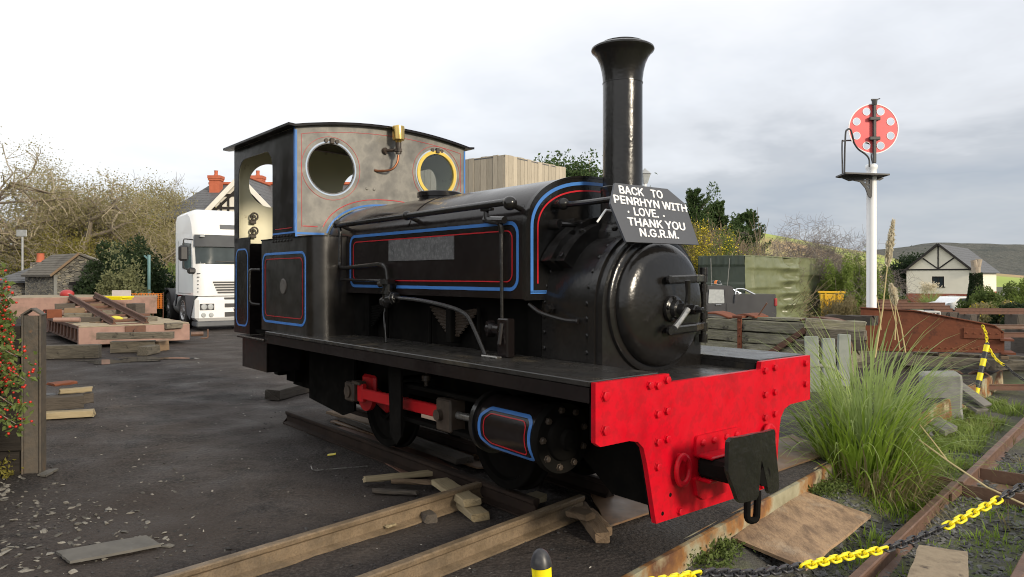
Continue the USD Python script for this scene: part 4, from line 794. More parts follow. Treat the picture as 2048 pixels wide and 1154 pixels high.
# roof
vs = np.linspace(-.93, .93, 33); top = [(v, float(roof_z(v)) + .022 + (.018 if abs(v) > .90 else 0)) for v in vs]; bot = [(v, float(roof_z(v)) + .002 + (.018 if abs(v) > .90 else 0)) for v in vs[::-1]]
part(loco, 'cab_roof', prism(Polygon(top + bot), UR - .10, UC + .05, FRONT), black_side)
part(loco, 'roof_lining', prism(Polygon([(v, float(roof_z(v)) - .012) for v in vs[1:-1]] + [(v, float(roof_z(v)) - .004) for v in vs[1:-1][::-1]]).intersection(cab_face(.014)), UR + .015, UC - .015, FRONT), cream)
part(loco, 'injector_handles', cat(*[cat(moved(torus(.035, .009, 14, 6), (UR + .06, -.68, z), (0, 90, 0)), cyl((UR + .01, -.68, z), (UR + .07, -.68, z), .014, n=8), box(UR + .03, UR + .06, -.72, -.66, z - .07, z - .03, .004)) for z in (1.94, 2.08)]), greasy)
part(loco, 'brake_handle', tube(rounded([(UR + .05, -.30, 2.2), (UR + .10, -.26, 2.36), (UR + .10, -.16, 2.40), (UR + .05, -.14, 2.38)], .04), .02, 8), chassis_black)
# ---- the farewell board hanging on the chimney
TB = Polygon([(-.47, .205), (-.405, .325), (.03, .325), (.165, .245), (.215, 0), (-.405, 0)])
board = thing('farewell_board', 'dark grey board with white lettering leaning on the locomotive chimney above its smokebox door', 'sign')
Rz = -50.76; Bm = mat4((1.073, 3.917, 0), Rz)
Bl = np.eye(4); Bl[:3, :3] = FRONT[:3, :3]; Bl = mat4((-.27, 0, 1.675), (0, -14, 0)) @ Bl
def on_board(poly, t0, t1): m = prism(poly, t0, t1); m.apply_transform(Bm @ Bl); return m
part(board, 'panel', on_board(TB.buffer(-.004).buffer(.004), 0, .012), sign_grey)
def letters(txt, h, x0, y0, wid, slant=0.0):
    k = 0
    m = meshkit.text_mesh(txt, h, .004, bold=True); b = m.bounds; sx = wid / (b[1][0] - b[0][0])
    comps = m.split(only_watertight=False)
    comps = sorted(comps, key=lambda c: c.bounds[0][0])
    for c in comps:
        c = c.copy(); c.vertices[:, 0] = (c.vertices[:, 0] - b[0][0]) * sx + x0; c.vertices[:, 1] += y0 + (c.vertices[:, 0] - x0) * slant; c.vertices[:, 2] += .012
        c.apply_transform(Bm @ Bl); part(board, 'letter', c, white_letter, smooth=False)
letters('BACK   TO', .043, -.385, .268, .355, -.015)
letters('PENRHYN WITH', .043, -.440, .212, .605, -.03)
letters('LOVE.', .043, -.30, .150, .20, -.015)
letters('THANK YOU', .043, -.365, .092, .48, -.02)
letters('N.G.R.M.', .043, -.285, .034, .325, -.01)
for x, y in ((-.345, .166), (-.055, .158)): part(board, 'letter', on_board(Point(x, y).buffer(.006), .012, .016), white_letter, smooth=False)
strap = tube([(-.40, -.475, 1.785), (-.37, -.44, 1.85), (-.50, -.2, 1.86)], .006, 6); strap.apply_transform(Bm); part(board, 'hanging_strap', strap, white_letter)
# ---------------------------------------------------------------- vegetation helpers
def leaf_quads(P, size, rs, aspect=.55, droop=0.0, up=None):
    """one small bent leaf (two triangles) at every point"""
    n = len(P); a = rs.normal(size=(n, 3))
    if up is not None: a = a + up
    a[:, 2] -= droop; a /= np.linalg.norm(a, axis=1, keepdims=True); b = rs.normal(size=(n, 3)); b -= a * (a * b).sum(1, keepdims=True); b /= np.linalg.norm(b, axis=1, keepdims=True)
    s = (size * rs.uniform(.6, 1.35, n))[:, None]; c = np.cross(a, b) * s * .18
    v = np.stack([P - a * s * .5, P + b * s * aspect * .5 + c, P + a * s * .5, P - b * s * aspect * .5 + c], 1).reshape(-1, 3)
    i = np.arange(n)[:, None] * 4; f = np.concatenate([i + [0, 1, 2], i + [0, 2, 3]], 1).reshape(-1, 3)
    return trimesh.Trimesh(v, f, process=False)
def many_tubes(segs, n=4):
    """segs: list of (points, radii); joined cheap tubes"""
    V, Fc, o = [], [], 0
    ang = np.linspace(0, 2 * PI, n, endpoint=False); ca, sa = np.cos(ang)[:, None], np.sin(ang)[:, None]
    for P, r in segs:
        P = np.asarray(P, float); k = len(P); T = P[-1] - P[0]; T = T / max(np.linalg.norm(T), 1e-9)
        s = np.cross(T, (0, 0, 1.0) if abs(T[2]) < .9 else (1.0, 0, 0)); s /= np.linalg.norm(s); u = np.cross(T, s); d = ca * s + sa * u
        V.append((P[:, None] + np.asarray(r)[:, None, None] * d[None]).reshape(-1, 3))
        i = (np.arange(k - 1)[:, None] * n + np.arange(n)[None]).ravel(); j = (np.arange(k - 1)[:, None] * n + (np.arange(n)[None] + 1) % n).ravel()
        Fc.append(np.concatenate([np.stack([i, j, j + n], 1), np.stack([i, j + n, i + n], 1)]) + o); o += k * n
    return trimesh.Trimesh(np.vstack(V), np.vstack(Fc), process=False)
def grow(rs, base, d, L, r, depth, limbs, twigs, tips, kids=(4, 5), spread=.75, lift=.15, wander=.18, shrink=.62, rmin=.012, k=4):
    P = [np.asarray(base, float)]; dd = np.asarray(d, float) / np.linalg.norm(d)
    for i in range(k):
        dd = dd + rs.normal(0, wander, 3) + (0, 0, lift * .4); dd /= np.linalg.norm(dd); P.append(P[-1] + dd * L / k)
    P = np.array(P); R = np.linspace(r, max(r * .5, rmin * .7), k + 1)
    (limbs if depth > 1 else twigs).append((P, R))
    if depth == 0: tips.append(P[-1]); tips.append(P[-2]); return
    for c in range(rs.randint(kids[0], kids[1] + 1)):
        t = rs.uniform(.35, 1.0) if c else 1.0
        x = t * k; i = min(int(x), k - 1); q = P[i] + (P[i + 1] - P[i]) * (x - i)
        side = rs.normal(size=3); side -= dd * (side @ dd); side /= np.linalg.norm(side)
        nd = dd * (1 - spread * .6) + side * spread + (0, 0, lift)
        grow(rs, q, nd, L * shrink * rs.uniform(.7, 1.2), max(r * .55, rmin), depth - 1, limbs, twigs, tips, kids, spread, lift, wander, shrink, rmin, k if depth > 2 else 3)
def branchy_tree(name, label, cat_, base, H, trunk_h, seed, depth=4, kids=(4, 5), spread=.8, lift=.12, lean=(0, 0), r=None, leaf=None, leaf_m=None, leaf_n=0, leaf_s=.12, jitter=.25, twig_m=None, group=None, stems=1, rmin=.012, shrink=.62, squash=1.0):
    rs = np.random.RandomState(seed); limbs, twigs, tips = [], [], []
    r = r or H * .03; base = np.asarray(base, float)
    for s in range(stems):
        top = np.array([lean[0] + rs.normal(0, .03 * H), lean[1] + rs.normal(0, .03 * H), trunk_h]); b0 = np.array([rs.normal(0, .12 * (stems > 1) * H * .3), rs.normal(0, .06 * (stems > 1) * H * .3), -.3])
        P = spline([b0, b0 * .5 + top * .5 + rs.normal(0, .02 * H, 3), b0 + top], 4); limbs.append((P, np.linspace(r * 1.25, r * .8, len(P))))
        for c in range(rs.randint(kids[0], kids[1] + 1) + 1):
            a = 2 * PI * (c + rs.uniform(-.3, .3)) / (kids[1] + 1); d = np.array([math.cos(a) * spread, math.sin(a) * spread, .55 + lift + rs.uniform(-.1, .3)])
            grow(rs, P[-1] - (0, 0, rs.uniform(0, .35) * trunk_h), d, (H - trunk_h) * .5 * rs.uniform(.8, 1.15), r * .62, depth - 1, limbs, twigs, tips, kids, spread, lift, rmin=rmin, shrink=shrink)
    allz = max(p[:, 2].max() for p, _ in limbs + twigs); q = H / allz
    sc = np.array([q, q, q]) * (squash, squash, 1)
    limbs = [(p * sc, rr) for p, rr in limbs]; twigs = [(p * sc, rr) for p, rr in twigs]
    t = thing(name, label, cat_, base, 0, group)
    part(t, 'trunk', many_tubes(limbs, 6), bark, smooth=True)
    if twigs: part(t, 'twigs', many_tubes(twigs, 3), twig_m or twig, smooth=False, kind='stuff')
    if leaf_n:
        tp = np.array(tips) * sc; P = tp[rs.randint(0, len(tp), leaf_n)] + rs.normal(0, jitter, (leaf_n, 3))
        part(t, 'crown', leaf_quads(P, leaf_s, rs), leaf_m, smooth=False, kind='stuff')
    return t
def bush_points(rs, n, size, clumps=26, clump_r=.28, hollow=.5):
    """leaf points in clumps over a lumpy ellipsoid standing on z = 0"""
    c = rs.normal(size=(clumps, 3)); c /= np.linalg.norm(c, axis=1, keepdims=True); c[:, 2] = np.abs(c[:, 2]) * 1.1 - .12
    c = c * rs.uniform(hollow, 1.0, (clumps, 1)); i = rs.randint(0, clumps, n)
    o = rs.normal(size=(n, 3)); o /= np.linalg.norm(o, axis=1, keepdims=True); o *= clump_r * rs.uniform(.35, 1.0, (n, 1)) ** .6 * rs.uniform(.6, 1.3, clumps)[i][:, None]
    P = (c[i] + o) * np.asarray(size); P[:, 2] = np.abs(P[:, 2])
    return P
def bush(name, label, cat_, base, size, m, seed, n=5000, leaf=.12, clumps=30, clump_r=.3, stems=14, stem_m=None, twigs_out=0, group=None, flowers=0, aspect=.55, up=None):
    rs = np.random.RandomState(seed); t = thing(name, label, cat_, base, 0, group)
    P = bush_points(rs, n, size, clumps, clump_r)
    part(t, 'foliage', leaf_quads(P, leaf, rs, aspect, up=up), m, smooth=False, kind='stuff')
    segs = []
    for i in range(stems):
        e = P[rs.randint(len(P))] * .9; b = np.array([e[0] * .2, e[1] * .2, -.2]); segs.append((spline([b, (b + e) / 2 + rs.normal(0, .08, 3) * size[2], e], 4), np.linspace(.012, .005, 9) * size[2] * 1.1))
    for i in range(twigs_out):
        e = P[rs.randint(len(P))]; d = e / max(np.linalg.norm(e), .1) + rs.normal(0, .25, 3) + (0, 0, .5); L = size[2] * rs.uniform(.15, .38)
        segs.append((np.array([e * .6, e, e + d * L * .6 + rs.normal(0, .03, 3), e + d * L]), np.array([.012, .01, .007, .004]) * (1 + size[2] * .2)))
    part(t, 'stems', many_tubes(segs, 4), stem_m or twig, smooth=True)
    if flowers: 
        top = P[P[:, 2] > np.percentile(P[:, 2], 55)]; part(t, 'flowers', leaf_quads(top[rs.randint(0, len(top), flowers)] * 1.02, leaf * .8, rs), gorse, smooth=False, kind='stuff')
    return t
def conifer(name, label, base, H, w, seed, n=9000, tiers=6, m=None, group=None, leaf=.22, lean=0.0):
    """spiky cypress: upswept fronds in separate plumes"""
    rs = np.random.RandomState(seed); t = thing(name, label, 'tree', base, 0, group); segs, P, U = [], [], []
    segs.append((np.array([(0, 0, -.3), (lean * .5, 0, H * .5), (lean, 0, H * .9)]), np.array([.03, .02, .008]) * H))
    N = tiers * 26
    for i in range(N):
        z = H * rs.uniform(.03, .99) ** .85; a = rs.uniform(0, 2 * PI); L = (w * (1.03 - z / H) ** .75 + .08) * rs.uniform(.45, 1.2)
        d = np.array([math.cos(a), math.sin(a), rs.uniform(.35, 1.1)]); b = np.array([lean * z / H, 0, z]); e = b + d * L
        segs.append((np.array([b, b + d * L * .5 - (0, 0, .05 * L), e]), np.array([.004, .003, .001]) * H)); k = int(n / N); q = rs.uniform(.1, 1.05, k)[:, None]
        P.append(b + d * L * q + rs.normal(0, 1, (k, 3)) * (.03 + .12 * L * (1.1 - q)) + (0, 0, .12 * L) * q); U.append(np.tile(d + (0, 0, .7), (k, 1)))
    part(t, 'trunk', many_tubes(segs, 5), bark, smooth=True)
    part(t, 'crown', leaf_quads(np.vstack(P), leaf, rs, .4, up=np.vstack(U) * 1.3), m or lf_cypress, smooth=False, kind='stuff')
    return t
def blades(rs, base, n, L, spread, r0, w=.008, droop=.9, k=6, up=(0, 0, 1)):
    """arching grass blades as thin ribbons"""
    a = rs.uniform(0, 2 * PI, n); rr = r0 * np.sqrt(rs.uniform(0, 1, n)); b = np.stack([rr * np.cos(a), rr * np.sin(a), np.full(n, -.03)], 1) + base
    h = a + rs.normal(0, .5, n); tilt = np.abs(rs.normal(0, spread, n)); ln = L * rs.uniform(.45, 1.1, n); dr = droop * rs.uniform(.4, 1.5, n)
    t = np.linspace(0, 1, k); th = tilt[:, None] + dr[:, None] * t[None] ** 1.6; ds = ln[:, None] / (k - 1)
    hx = np.cumsum(np.sin(th) * ds, 1); hz = np.cumsum(np.cos(th) * ds, 1)
    P = b[:, None] + np.stack([hx * np.cos(h)[:, None], hx * np.sin(h)[:, None], hz], -1)
    sd_ = np.stack([-np.sin(h), np.cos(h), 0 * h], 1)[:, None] * (w * rs.uniform(.6, 1.4, n))[:, None, None] * (1 - t ** 2 * .92)[None, :, None]
    v = np.stack([P - sd_, P + sd_], 2).reshape(-1, 3); i0 = np.arange(n)[:, None] * 2 * k + 2 * np.arange(k - 1)[None]; i0 = i0.ravel()
    f = np.concatenate([np.stack([i0, i0 + 1, i0 + 3], 1), np.stack([i0, i0 + 3, i0 + 2], 1)])
    return trimesh.Trimesh(v, f, process=False)
# ---------------------------------------------------------------- far ground: hills
def ridge(name, pts, Y0, Y1, m, seed, rough=1.0, tail=1.6):
    """hill: skyline points (x, z) at distance Y1, rising from the plain at Y0, falling away behind"""
    xs_ = np.linspace(pts[0][0], pts[-1][0], 130); zt = np.interp(xs_, [p[0] for p in pts], [p[1] for p in pts]); ys_ = np.concatenate([np.linspace(Y0, Y1, 26), np.linspace(Y1, Y1 * tail, 14)[1:]])
    X, Y = np.meshgrid(xs_, ys_); q = np.where(Y < Y1, sstep(Y, Y0, Y1) ** .9, 1 - .8 * sstep(Y, Y1, Y1 * tail)); Z = -1.5 + (zt[None] + 1.5) * q
    X2 = X * (Y / Y1); Z = Z + (meshkit.fbm(np.stack([X2 * .02, Y * .02, 0 * X], -1), 4, seed) - .5) * rough * q
    g = grid(np.arange(len(xs_)), np.arange(len(ys_)), lambda a, b: 0 * a); g.vertices = np.stack([X2, Y, Z], -1).reshape(-1, 3)
    me = usdkit.mesh(stage, '/World/' + numbered('/World', name), g, m, smooth=True); tag(me.GetPrim(), kind='structure'); return me
ridge('hill', [(40, 15), (70, 16.5), (84, 15.6), (97, 13.3), (112, 10.4), (123, 8.6), (135, 5.6), (150, 3.0), (175, 1.0)], 120, 250, hill_green, 3, 1.5)
ridge('hill', [(250, 12), (330, 24), (372, 29), (400, 32), (440, 31), (490, 29.5), (560, 33), (700, 28)], 420, 700, hill_wood, 4, 5.0)
ridge('hill', [(-900, 16), (-500, 24), (-200, 26), (-60, 24), (60, 20), (160, 16)], 420, 680, hill_wood, 5, 6.0)

# ---------------------------------------------------------------- buildings
hl = thing('half_timbered_house', 'white half timbered house with slate roof and red chimneys behind the lorry', 'house', (-14.8, 41.0, 0), 0)
ze, zr, zb0 = 4.75, 7.05, 3.0
part(hl, 'brick_wall', box(-4.55, 9, .3, 8, -1, zb0), brick_red, smooth=False)
part(hl, 'upper_wall', box(-4.55, 9, .3, 8, zb0, ze), render_white, smooth=False)
part(hl, 'gable_wall', prism(Polygon([(-2.0, zb0), (2.0, zb0), (2.0, ze), (0, 6.78), (-2.0, ze)]), -.6, 0, np.array([[1, 0, 0, 0], [0, 0, 1, 0], [0, 1, 0, 0], [0, 0, 0, 1.0]])), render_white, smooth=False)
def slope_quad(a, b, c, d, th): 
    return slab_from([a, b, c, d], th)
def roof_slab(parent, name, quad, th, m, courses=0, along=(0, 1)):
    """a roof slope laid in courses of slates, each course one strip lifted at its lower edge (quad: eave left, eave right, ridge right, ridge left)"""
    a, b, c, d = [np.asarray(q, float) for q in quad]; nrm = np.cross(b - a, d - a); nrm /= np.linalg.norm(nrm)
    if nrm[2] < 0: nrm = -nrm
    ms = []
    for k in range(courses):
        t0, t1 = k / courses, (k + 1.15) / courses; t1 = min(t1, 1)
        L = int(max(3, np.linalg.norm(b - a) / .6))
        for j in range(L):
            s0, s1 = (j + (k % 2) * .5) / L, (j + .97 + (k % 2) * .5) / L; s1 = min(s1, 1.0)
            if s0 >= 1: continue
            p = lambda s, t: (a + (b - a) * s) * (1 - t) + (d + (c - d) * s) * t
            q = np.array([p(s0, t0) + nrm * .016, p(s1, t0) + nrm * .016, p(s1, t1) + nrm * .006, p(s0, t1) + nrm * .006]); ms.append(ringmesh([q - nrm * .012, q]))
    base, o = slab_from([a, b, c, d], th); base.apply_translation(o); 
    r = part(parent, name, base, m, smooth=False); 
    if ms: part(r, 'slates', cat(ms), m, smooth=False, kind='stuff')
    return r
roof_slab(hl, 'roof', [(-4.9, -.1, ze - .05), (9.3, -.1, ze - .05), (9.3, 4.1, zr), (-3.6, 4.1, zr)], .06, slate_roof, 14)
roof_slab(hl, 'roof', [(-4.9, 8.3, ze - .05), (-4.9, -.1, ze - .05), (-3.6, 4.1, zr), (-3.6, 4.11, zr)], .06, slate_roof, 14)
roof_slab(hl, 'gable_roof', [(-2.35, -.9, ze - .28), (-2.35, 4.0, ze - .28), (0, 4.0, 6.98), (0, -.9, 6.98)], .06, slate_roof, 10)
roof_slab(hl, 'gable_roof', [(2.35, 4.0, ze - .28), (2.35, -.9, ze - .28), (0, -.9, 6.98), (0, 4.0, 6.98)], .06, slate_roof, 10)
part(hl, 'ridge_tiles', cat(bar((-3.7, 4.1, zr + .08), (9.3, 4.1, zr + .08), .22, .16, .03), bar((0, -.9, 7.03), (0, 4.1, 7.03), .2, .14, .03)), terracotta)
for s in (-1, 1): part(hl, 'bargeboard', bar((s * 2.4, -.93, ze - .42), (0, -.93, 6.84), .05, .26, .01, up=(0, 0, 1)), render_white)
for s in (-1, 1): part(hl, 'timber_beam', bar((s * 2.0, -.625, ze - .22), (0, -.625, 6.42), .045, .14), dark_timber)
for x in (-1.5, -1.1, -.7, -.3, .1, .5, .9, 1.3): 
    zt = 6.55 - abs(x) * .95; part(hl, 'timber_beam', bar((x, -.62, 4.0), (x, -.62, zt), .045, .11, up=(1, 0, 0)), dark_timber)
for z in (4.05, 5.2, 5.9): part(hl, 'timber_beam', bar((-1.9 + max(0, z - 4.9) * .85, -.63, z), (1.9 - max(0, z - 4.9) * .85, -.63, z), .05, .13), dark_timber)
for x in (-4.5, -3.9, -3.2, -2.5, 2.6, 3.4, 4.2): part(hl, 'timber_beam', bar((x, .27, zb0), (x, .27, ze), .05, .13, up=(1, 0, 0)), dark_timber)
for z in (zb0 + .08, 3.75, ze - .25): part(hl, 'timber_beam', bar((-4.5, .265, z), (-2.05, .265, z), .05, .13), dark_timber)
for x in (-4.2, -3.55, -2.85): part(hl, 'timber_beam', bar((x, .268, zb0), (x, .268, 3.7), .05, .1, up=(1, 0, 0)), dark_timber)
for x, y, zt in ((-2.94, 3.3, 7.48), (-.40, 3.2, 7.46)):
    c = part(hl, 'chimney', cat(box(x - .30, x + .30, y - .3, y + .3, 5.6, zt - .3, .01), box(x - .35, x + .35, y - .35, y + .35, zt - .3, zt - .18, .01), box(x - .38, x + .38, y - .38, y + .38, zt - .18, zt, .01)), terracotta)
    part(c, 'chimney_pot', moved(lathe([(.12, 0), (.13, .05), (.10, .12), (.11, .3), (.13, .32), (.09, .33)], 14), (x, y, zt)), terracotta)

hs = thing('stone_hut', 'low stone hut with mossy slate roof and a dark open doorway', 'hut', (-13.4, 24.2, 0), 0)
zg, zeh, zrh = -.9, 1.52, 2.23
# plan: a gable end on the right front, the long wall running to the left
part(hs, 'wall', cat(prism(Polygon([(-1.65, zg), (-.95, zg), (-.95, 1.35), (.0, 1.35), (.45, 1.35), (.45, zg), (.9, zg), (.9, zeh), (-.35, zrh), (-1.65, zeh)]), -.001, .35, np.array([[1, 0, 0, 0], [0, 0, 1, 0], [0, 1, 0, 0], [0, 0, 0, 1.0]])), box(-1.65, -1.30, .35, 4.5, zg, zeh), box(.55, .9, .35, 4.5, zg, zeh)) if False else
     cat(bar((-3.4, 1.55, (zg + zeh) / 2), (-1.55, .17, (zg + zeh) / 2), .3, zeh - zg), box(-1.55, -1.0, .02, .35, zg, zeh), box(.3, 1.0, .02, .35, zg, zeh), box(-1.0, .3, .02, .35, 1.22, zeh)), rubble, smooth=False)
part(hs, 'gable', prism(Polygon([(-1.62, zeh), (1.0, zeh), (-.75, zrh - .02)]), .02, .35, SIDE), rubble, smooth=False)
part(hs, 'quoin', box(-1.60, -1.5, -.01, .03, zg, zeh), concrete)
part(hs, 'door', box(-1.0, .3, .30, .36, zg, 1.22), doorway_dark, label='dark panel painted as the shade of the open garage doorway')  # near-black panel stands for the shade inside the open doorway
part(hs, 'door_notice', box(-.83, -.62, .285, .298, .55, .62), white_letter)
part(hs, 'lintel', box(-1.1, .4, -.01, .02, 1.20, 1.30), doorway_dark)
roof_slab(hs, 'roof', [(-3.55, 1.3, zeh), (-1.6, -.12, zeh), (-.72, -.06, zrh), (-2.6, 1.5, zrh)], .05, moss_roof, 9)
roof_slab(hs, 'roof', [(1.1, -.1, zeh), (1.1, 2.6, zeh), (-2.4, 2.0, zrh), (-.72, -.06, zrh)], .05, moss_roof, 9)
part(hs, 'verge', bar((-1.62, -.14, zeh - .02), (-.72, -.10, zrh - .01), .05, .07), wood_mid)
part(hs, 'annexe', cat(box(-5.0, -3.6, 2.0, 3.6, zg, 1.30)), rubble, smooth=False)
roof_slab(hs, 'annexe_roof', [(-5.1, 1.9, 1.28), (-3.4, 1.8, 1.30), (-3.1, 3.2, 1.85), (-4.3, 3.2, 1.85)], .05, slate_roof, 7)
ch = part(hs, 'chimney', box(-4.35, -3.8, 3.0, 3.4, 1.3, 2.0, .02), rubble, smooth=False)
part(ch, 'chimney_pot', moved(lathe([(.15, 0), (.13, .1), (.12, .3), (.14, .33), (.1, .34)], 12), (-4.08, 3.2, 2.0)), terracotta)

wh_ = thing('boarded_shed', 'tall pale timber boarded shed behind the locomotive cab', 'shed', (-.13, 14.0, 0), -36.5 + 0)
# local y runs along the right-hand face, local -x along the left-hand face
hz0, hz1 = -.1, 3.80
part(wh_, 'core', box(-2.6, -.03, .03, 2.0, hz0, hz1 - .05), hut_wood)
rs = np.random.RandomState(5); y = 0.0
while y < 2.02:
    w = rs.uniform(.10, .15); part(wh_, 'board', box(-.028, rs.uniform(-.003, .004), y, y + w - .008, hz0, hz1 + rs.uniform(-.008, .008)), hut_wood, smooth=False); y += w
x = -.03
while x > -2.6:
    w = rs.uniform(.12, .17); part(wh_, 'board', box(x - w + .008, x, rs.uniform(-.004, .003), .028, hz0, hz1 + rs.uniform(-.008, .008)), hut_wood, smooth=False); x -= w
part(wh_, 'roof_edge', box(-2.62, -.0, .0, 2.02, hz1 - .04, hz1 - .02), slate_roof)

hr = thing('gabled_house', 'cream gabled house with black timbering and grey roof behind the rusty girder', 'house', (34.6, 60.0, 0), -40.0)
# local -y faces the camera (the gable), the ridge runs along local +y
GW = 2.32; zE, zA, zB = 1.95, 3.95, .05
GF = SIDE
part(hr, 'brick_base', box(-GW, GW, 0, 14, -1.4, zB), brick_red, smooth=False)
part(hr, 'gable_wall', cat(prism(Polygon([(-GW, zB), (-.45, zB), (-.45, 1.45), (.42, 1.45), (.42, zB), (GW, zB), (GW, zE), (0, zA), (-GW, zE)]), 0, .3, GF), box(-.45, .42, 0, .3, zB, .62)), render_cream, smooth=False)
part(hr, 'side_wall', cat(box(-GW, -GW + .3, .3, 14, zB, zE), box(GW - .3, GW, .3, 14, zB, zE)), render_cream, smooth=False)
wn = part(hr, 'window', outline(rrect(-.42, .39, .65, 1.43, .01), .09) and prism(outline(sbox(-.40, .66, .37, 1.41), .09), .04, .12, GF), dark_timber)
part(wn, 'mullion', box(-.03, .03, .05, .11, .66, 1.41), dark_timber); part(wn, 'glass', box(-.40, .37, .09, .10, .66, 1.41), screen); part(wn, 'sill', box(-.52, .5, -.06, .1, .55, .62), dark_timber)
for s in (-1, 1):
    part(hr, 'bargeboard', bar((s * (GW + .32), -.22, zE - .22), (0, -.22, zA + .12), .06, .17), dark_timber)
    part(hr, 'timber_beam', bar((s * .02, -.02, zE + .12), (s * 1.1, -.02, zE + .98), .04, .10), dark_timber)
    a = (s * (GW + .3), -.2, zE - .18); b = (s * (GW + .3), 14.2, zE - .18)
    q = [a, b, (0, 14.2, zA + .15), (0, -.2, zA + .15)] if s > 0 else [b, a, (0, -.2, zA + .15), (0, 14.2, zA + .15)]
    roof_slab(hr, 'roof', q, .06, slate_roof, 10)
part(hr, 'timber_beam', bar((-GW, -.02, zE + .05), (GW, -.02, zE + .05), .04, .11), dark_timber)
part(hr, 'timber_beam', bar((0, -.022, zE + .1), (0, -.022, zA), .04, .10, up=(1, 0, 0)), dark_timber)

# ---------------------------------------------------------------- trees and bushes, left
GZ = lambda x, y: float(terrain(x, y))
def spot(px, Y): 
    x = (px - CX) / F * Y; n = x * TN[0] + Y * TN[1]; t = x * TD[0] + Y * TD[1]
    return np.array([x, Y, 0.0 if (-33 < n < EDGE and t < 23.2) else min(GZ(x, Y), 0)])
branchy_tree('broad_bare_tree', 'broad nearly leafless tree with thick trunk at the far left', 'tree', spot(78, 34), 7.9, 2.6, 11, depth=5, kids=(4, 5), spread=1.05, lift=.05, r=.30, leaf_n=36000, leaf_m=lf_olive, leaf_s=.085, jitter=.26, twig_m=twig)
branchy_tree('brown_leaved_tree', 'brown leaved tree rising right of the broad bare tree', 'tree', spot(165, 39), 8.0, 2.4, 12, depth=5, kids=(4, 5), spread=1.0, lift=.05, r=.22, leaf_n=46000, leaf_m=lf_olive, leaf_s=.09, jitter=.32)
branchy_tree('flat_topped_pine', 'flat topped olive green pine with wind swept crown behind the bushes', 'tree', spot(262, 41), 7.5, 3.6, 13, depth=4, kids=(4, 5), spread=1.1, lift=-.02, r=.2, leaf_n=40000, leaf_m=lf_olive, leaf_s=.10, jitter=.3, lean=(.6, 0), squash=1.25)
branchy_tree('thin_bare_tree', 'thin pale bare tree standing behind the house roof', 'tree', spot(322, 50), 9.6, 2.6, 14, depth=5, kids=(3, 4), spread=.6, lift=.35, r=.12, twig_m=twig_grey)
branchy_tree('thin_bare_tree', 'thin grey bare tree beside the flat topped pine', 'tree', spot(235, 52), 9.4, 2.6, 15, depth=5, kids=(3, 4), spread=.7, lift=.3, r=.12, twig_m=twig_grey)
branchy_tree('olive_thicket', 'olive brown twiggy thicket before the half timbered house', 'shrub', spot(330, 36), 5.2, 1.2, 16, depth=4, kids=(4, 5), spread=.9, lift=.1, r=.11, leaf_n=26000, leaf_m=lf_olive, leaf_s=.085, jitter=.3, stems=3)
branchy_tree('olive_thicket', 'olive green twiggy thicket below the brown leaved tree', 'shrub', spot(185, 34), 4.7, 1.0, 17, depth=4, kids=(4, 5), spread=.95, lift=.08, r=.11, leaf_n=26000, leaf_m=lf_yellow, leaf_s=.085, jitter=.32, stems=3)
branchy_tree('pale_branched_tree', 'small tree with long pale bare branches over the evergreen bush', 'tree', spot(262, 32.0), 4.6, 1.7, 18, depth=4, kids=(3, 4), spread=1.15, lift=-.02, r=.08, twig_m=twig, leaf_n=2500, leaf_m=lf_yellow, leaf_s=.1)
bush('yellowing_bush', 'yellow green bush at the foot of the olive thicket', 'bush', spot(185, 32), (2.0, 1.5, 2.9), lf_yellow, 21, n=9000, leaf=.13, twigs_out=30)
bush('hedge_bush', 'mid green bush at the far left edge below the broad tree', 'bush', spot(20, 33), (2.0, 1.5, 3.1), lf_mid, 22, n=9000, leaf=.15)
bush('hedge_bush', 'dark green bush beside the trunk of the broad bare tree', 'bush', spot(118, 33), (1.6, 1.3, 2.3), lf_dark, 23, n=7000, leaf=.14)
bush('hedge_bush', 'low dark hedge behind the stone hut chimney', 'bush', spot(40, 29.5), (2.3, 1.0, 1.7), lf_dark, 26, n=6000, leaf=.13)
bush('evergreen_bush', 'large dark evergreen bush behind the stone hut', 'bush', spot(252, 23.0), (1.75, 1.0, 2.55), lf_dark, 24, n=18000, leaf=.12, clumps=60, clump_r=.26)
bush('evergreen_bush', 'dark pointed evergreen rising beside the pale branched tree', 'bush', spot(258, 25.6), (1.2, .9, 2.75), lf_dark, 27, n=9000, leaf=.12, clumps=40, clump_r=.26)
bush('sage_bush', 'pale sage green bush in front of the dark evergreen', 'bush', spot(250, 21.9), (.95, .6, 2.1), lf_sage, 25, n=9000, leaf=.09, clumps=40)
branchy_tree('small_bare_tree', 'small pale leafless tree beside the teal post', 'tree', spot(322, 24.6), 2.1, .7, 19, depth=3, kids=(3, 4), spread=.8, lift=.15, r=.035, twig_m=twig, rmin=.012)
bush('hedge_bush', 'green undergrowth behind the orange mesh fence', 'bush', spot(330, 29), (1.6, 1.0, 2.0), lf_mid, 28, n=7000, leaf=.12)
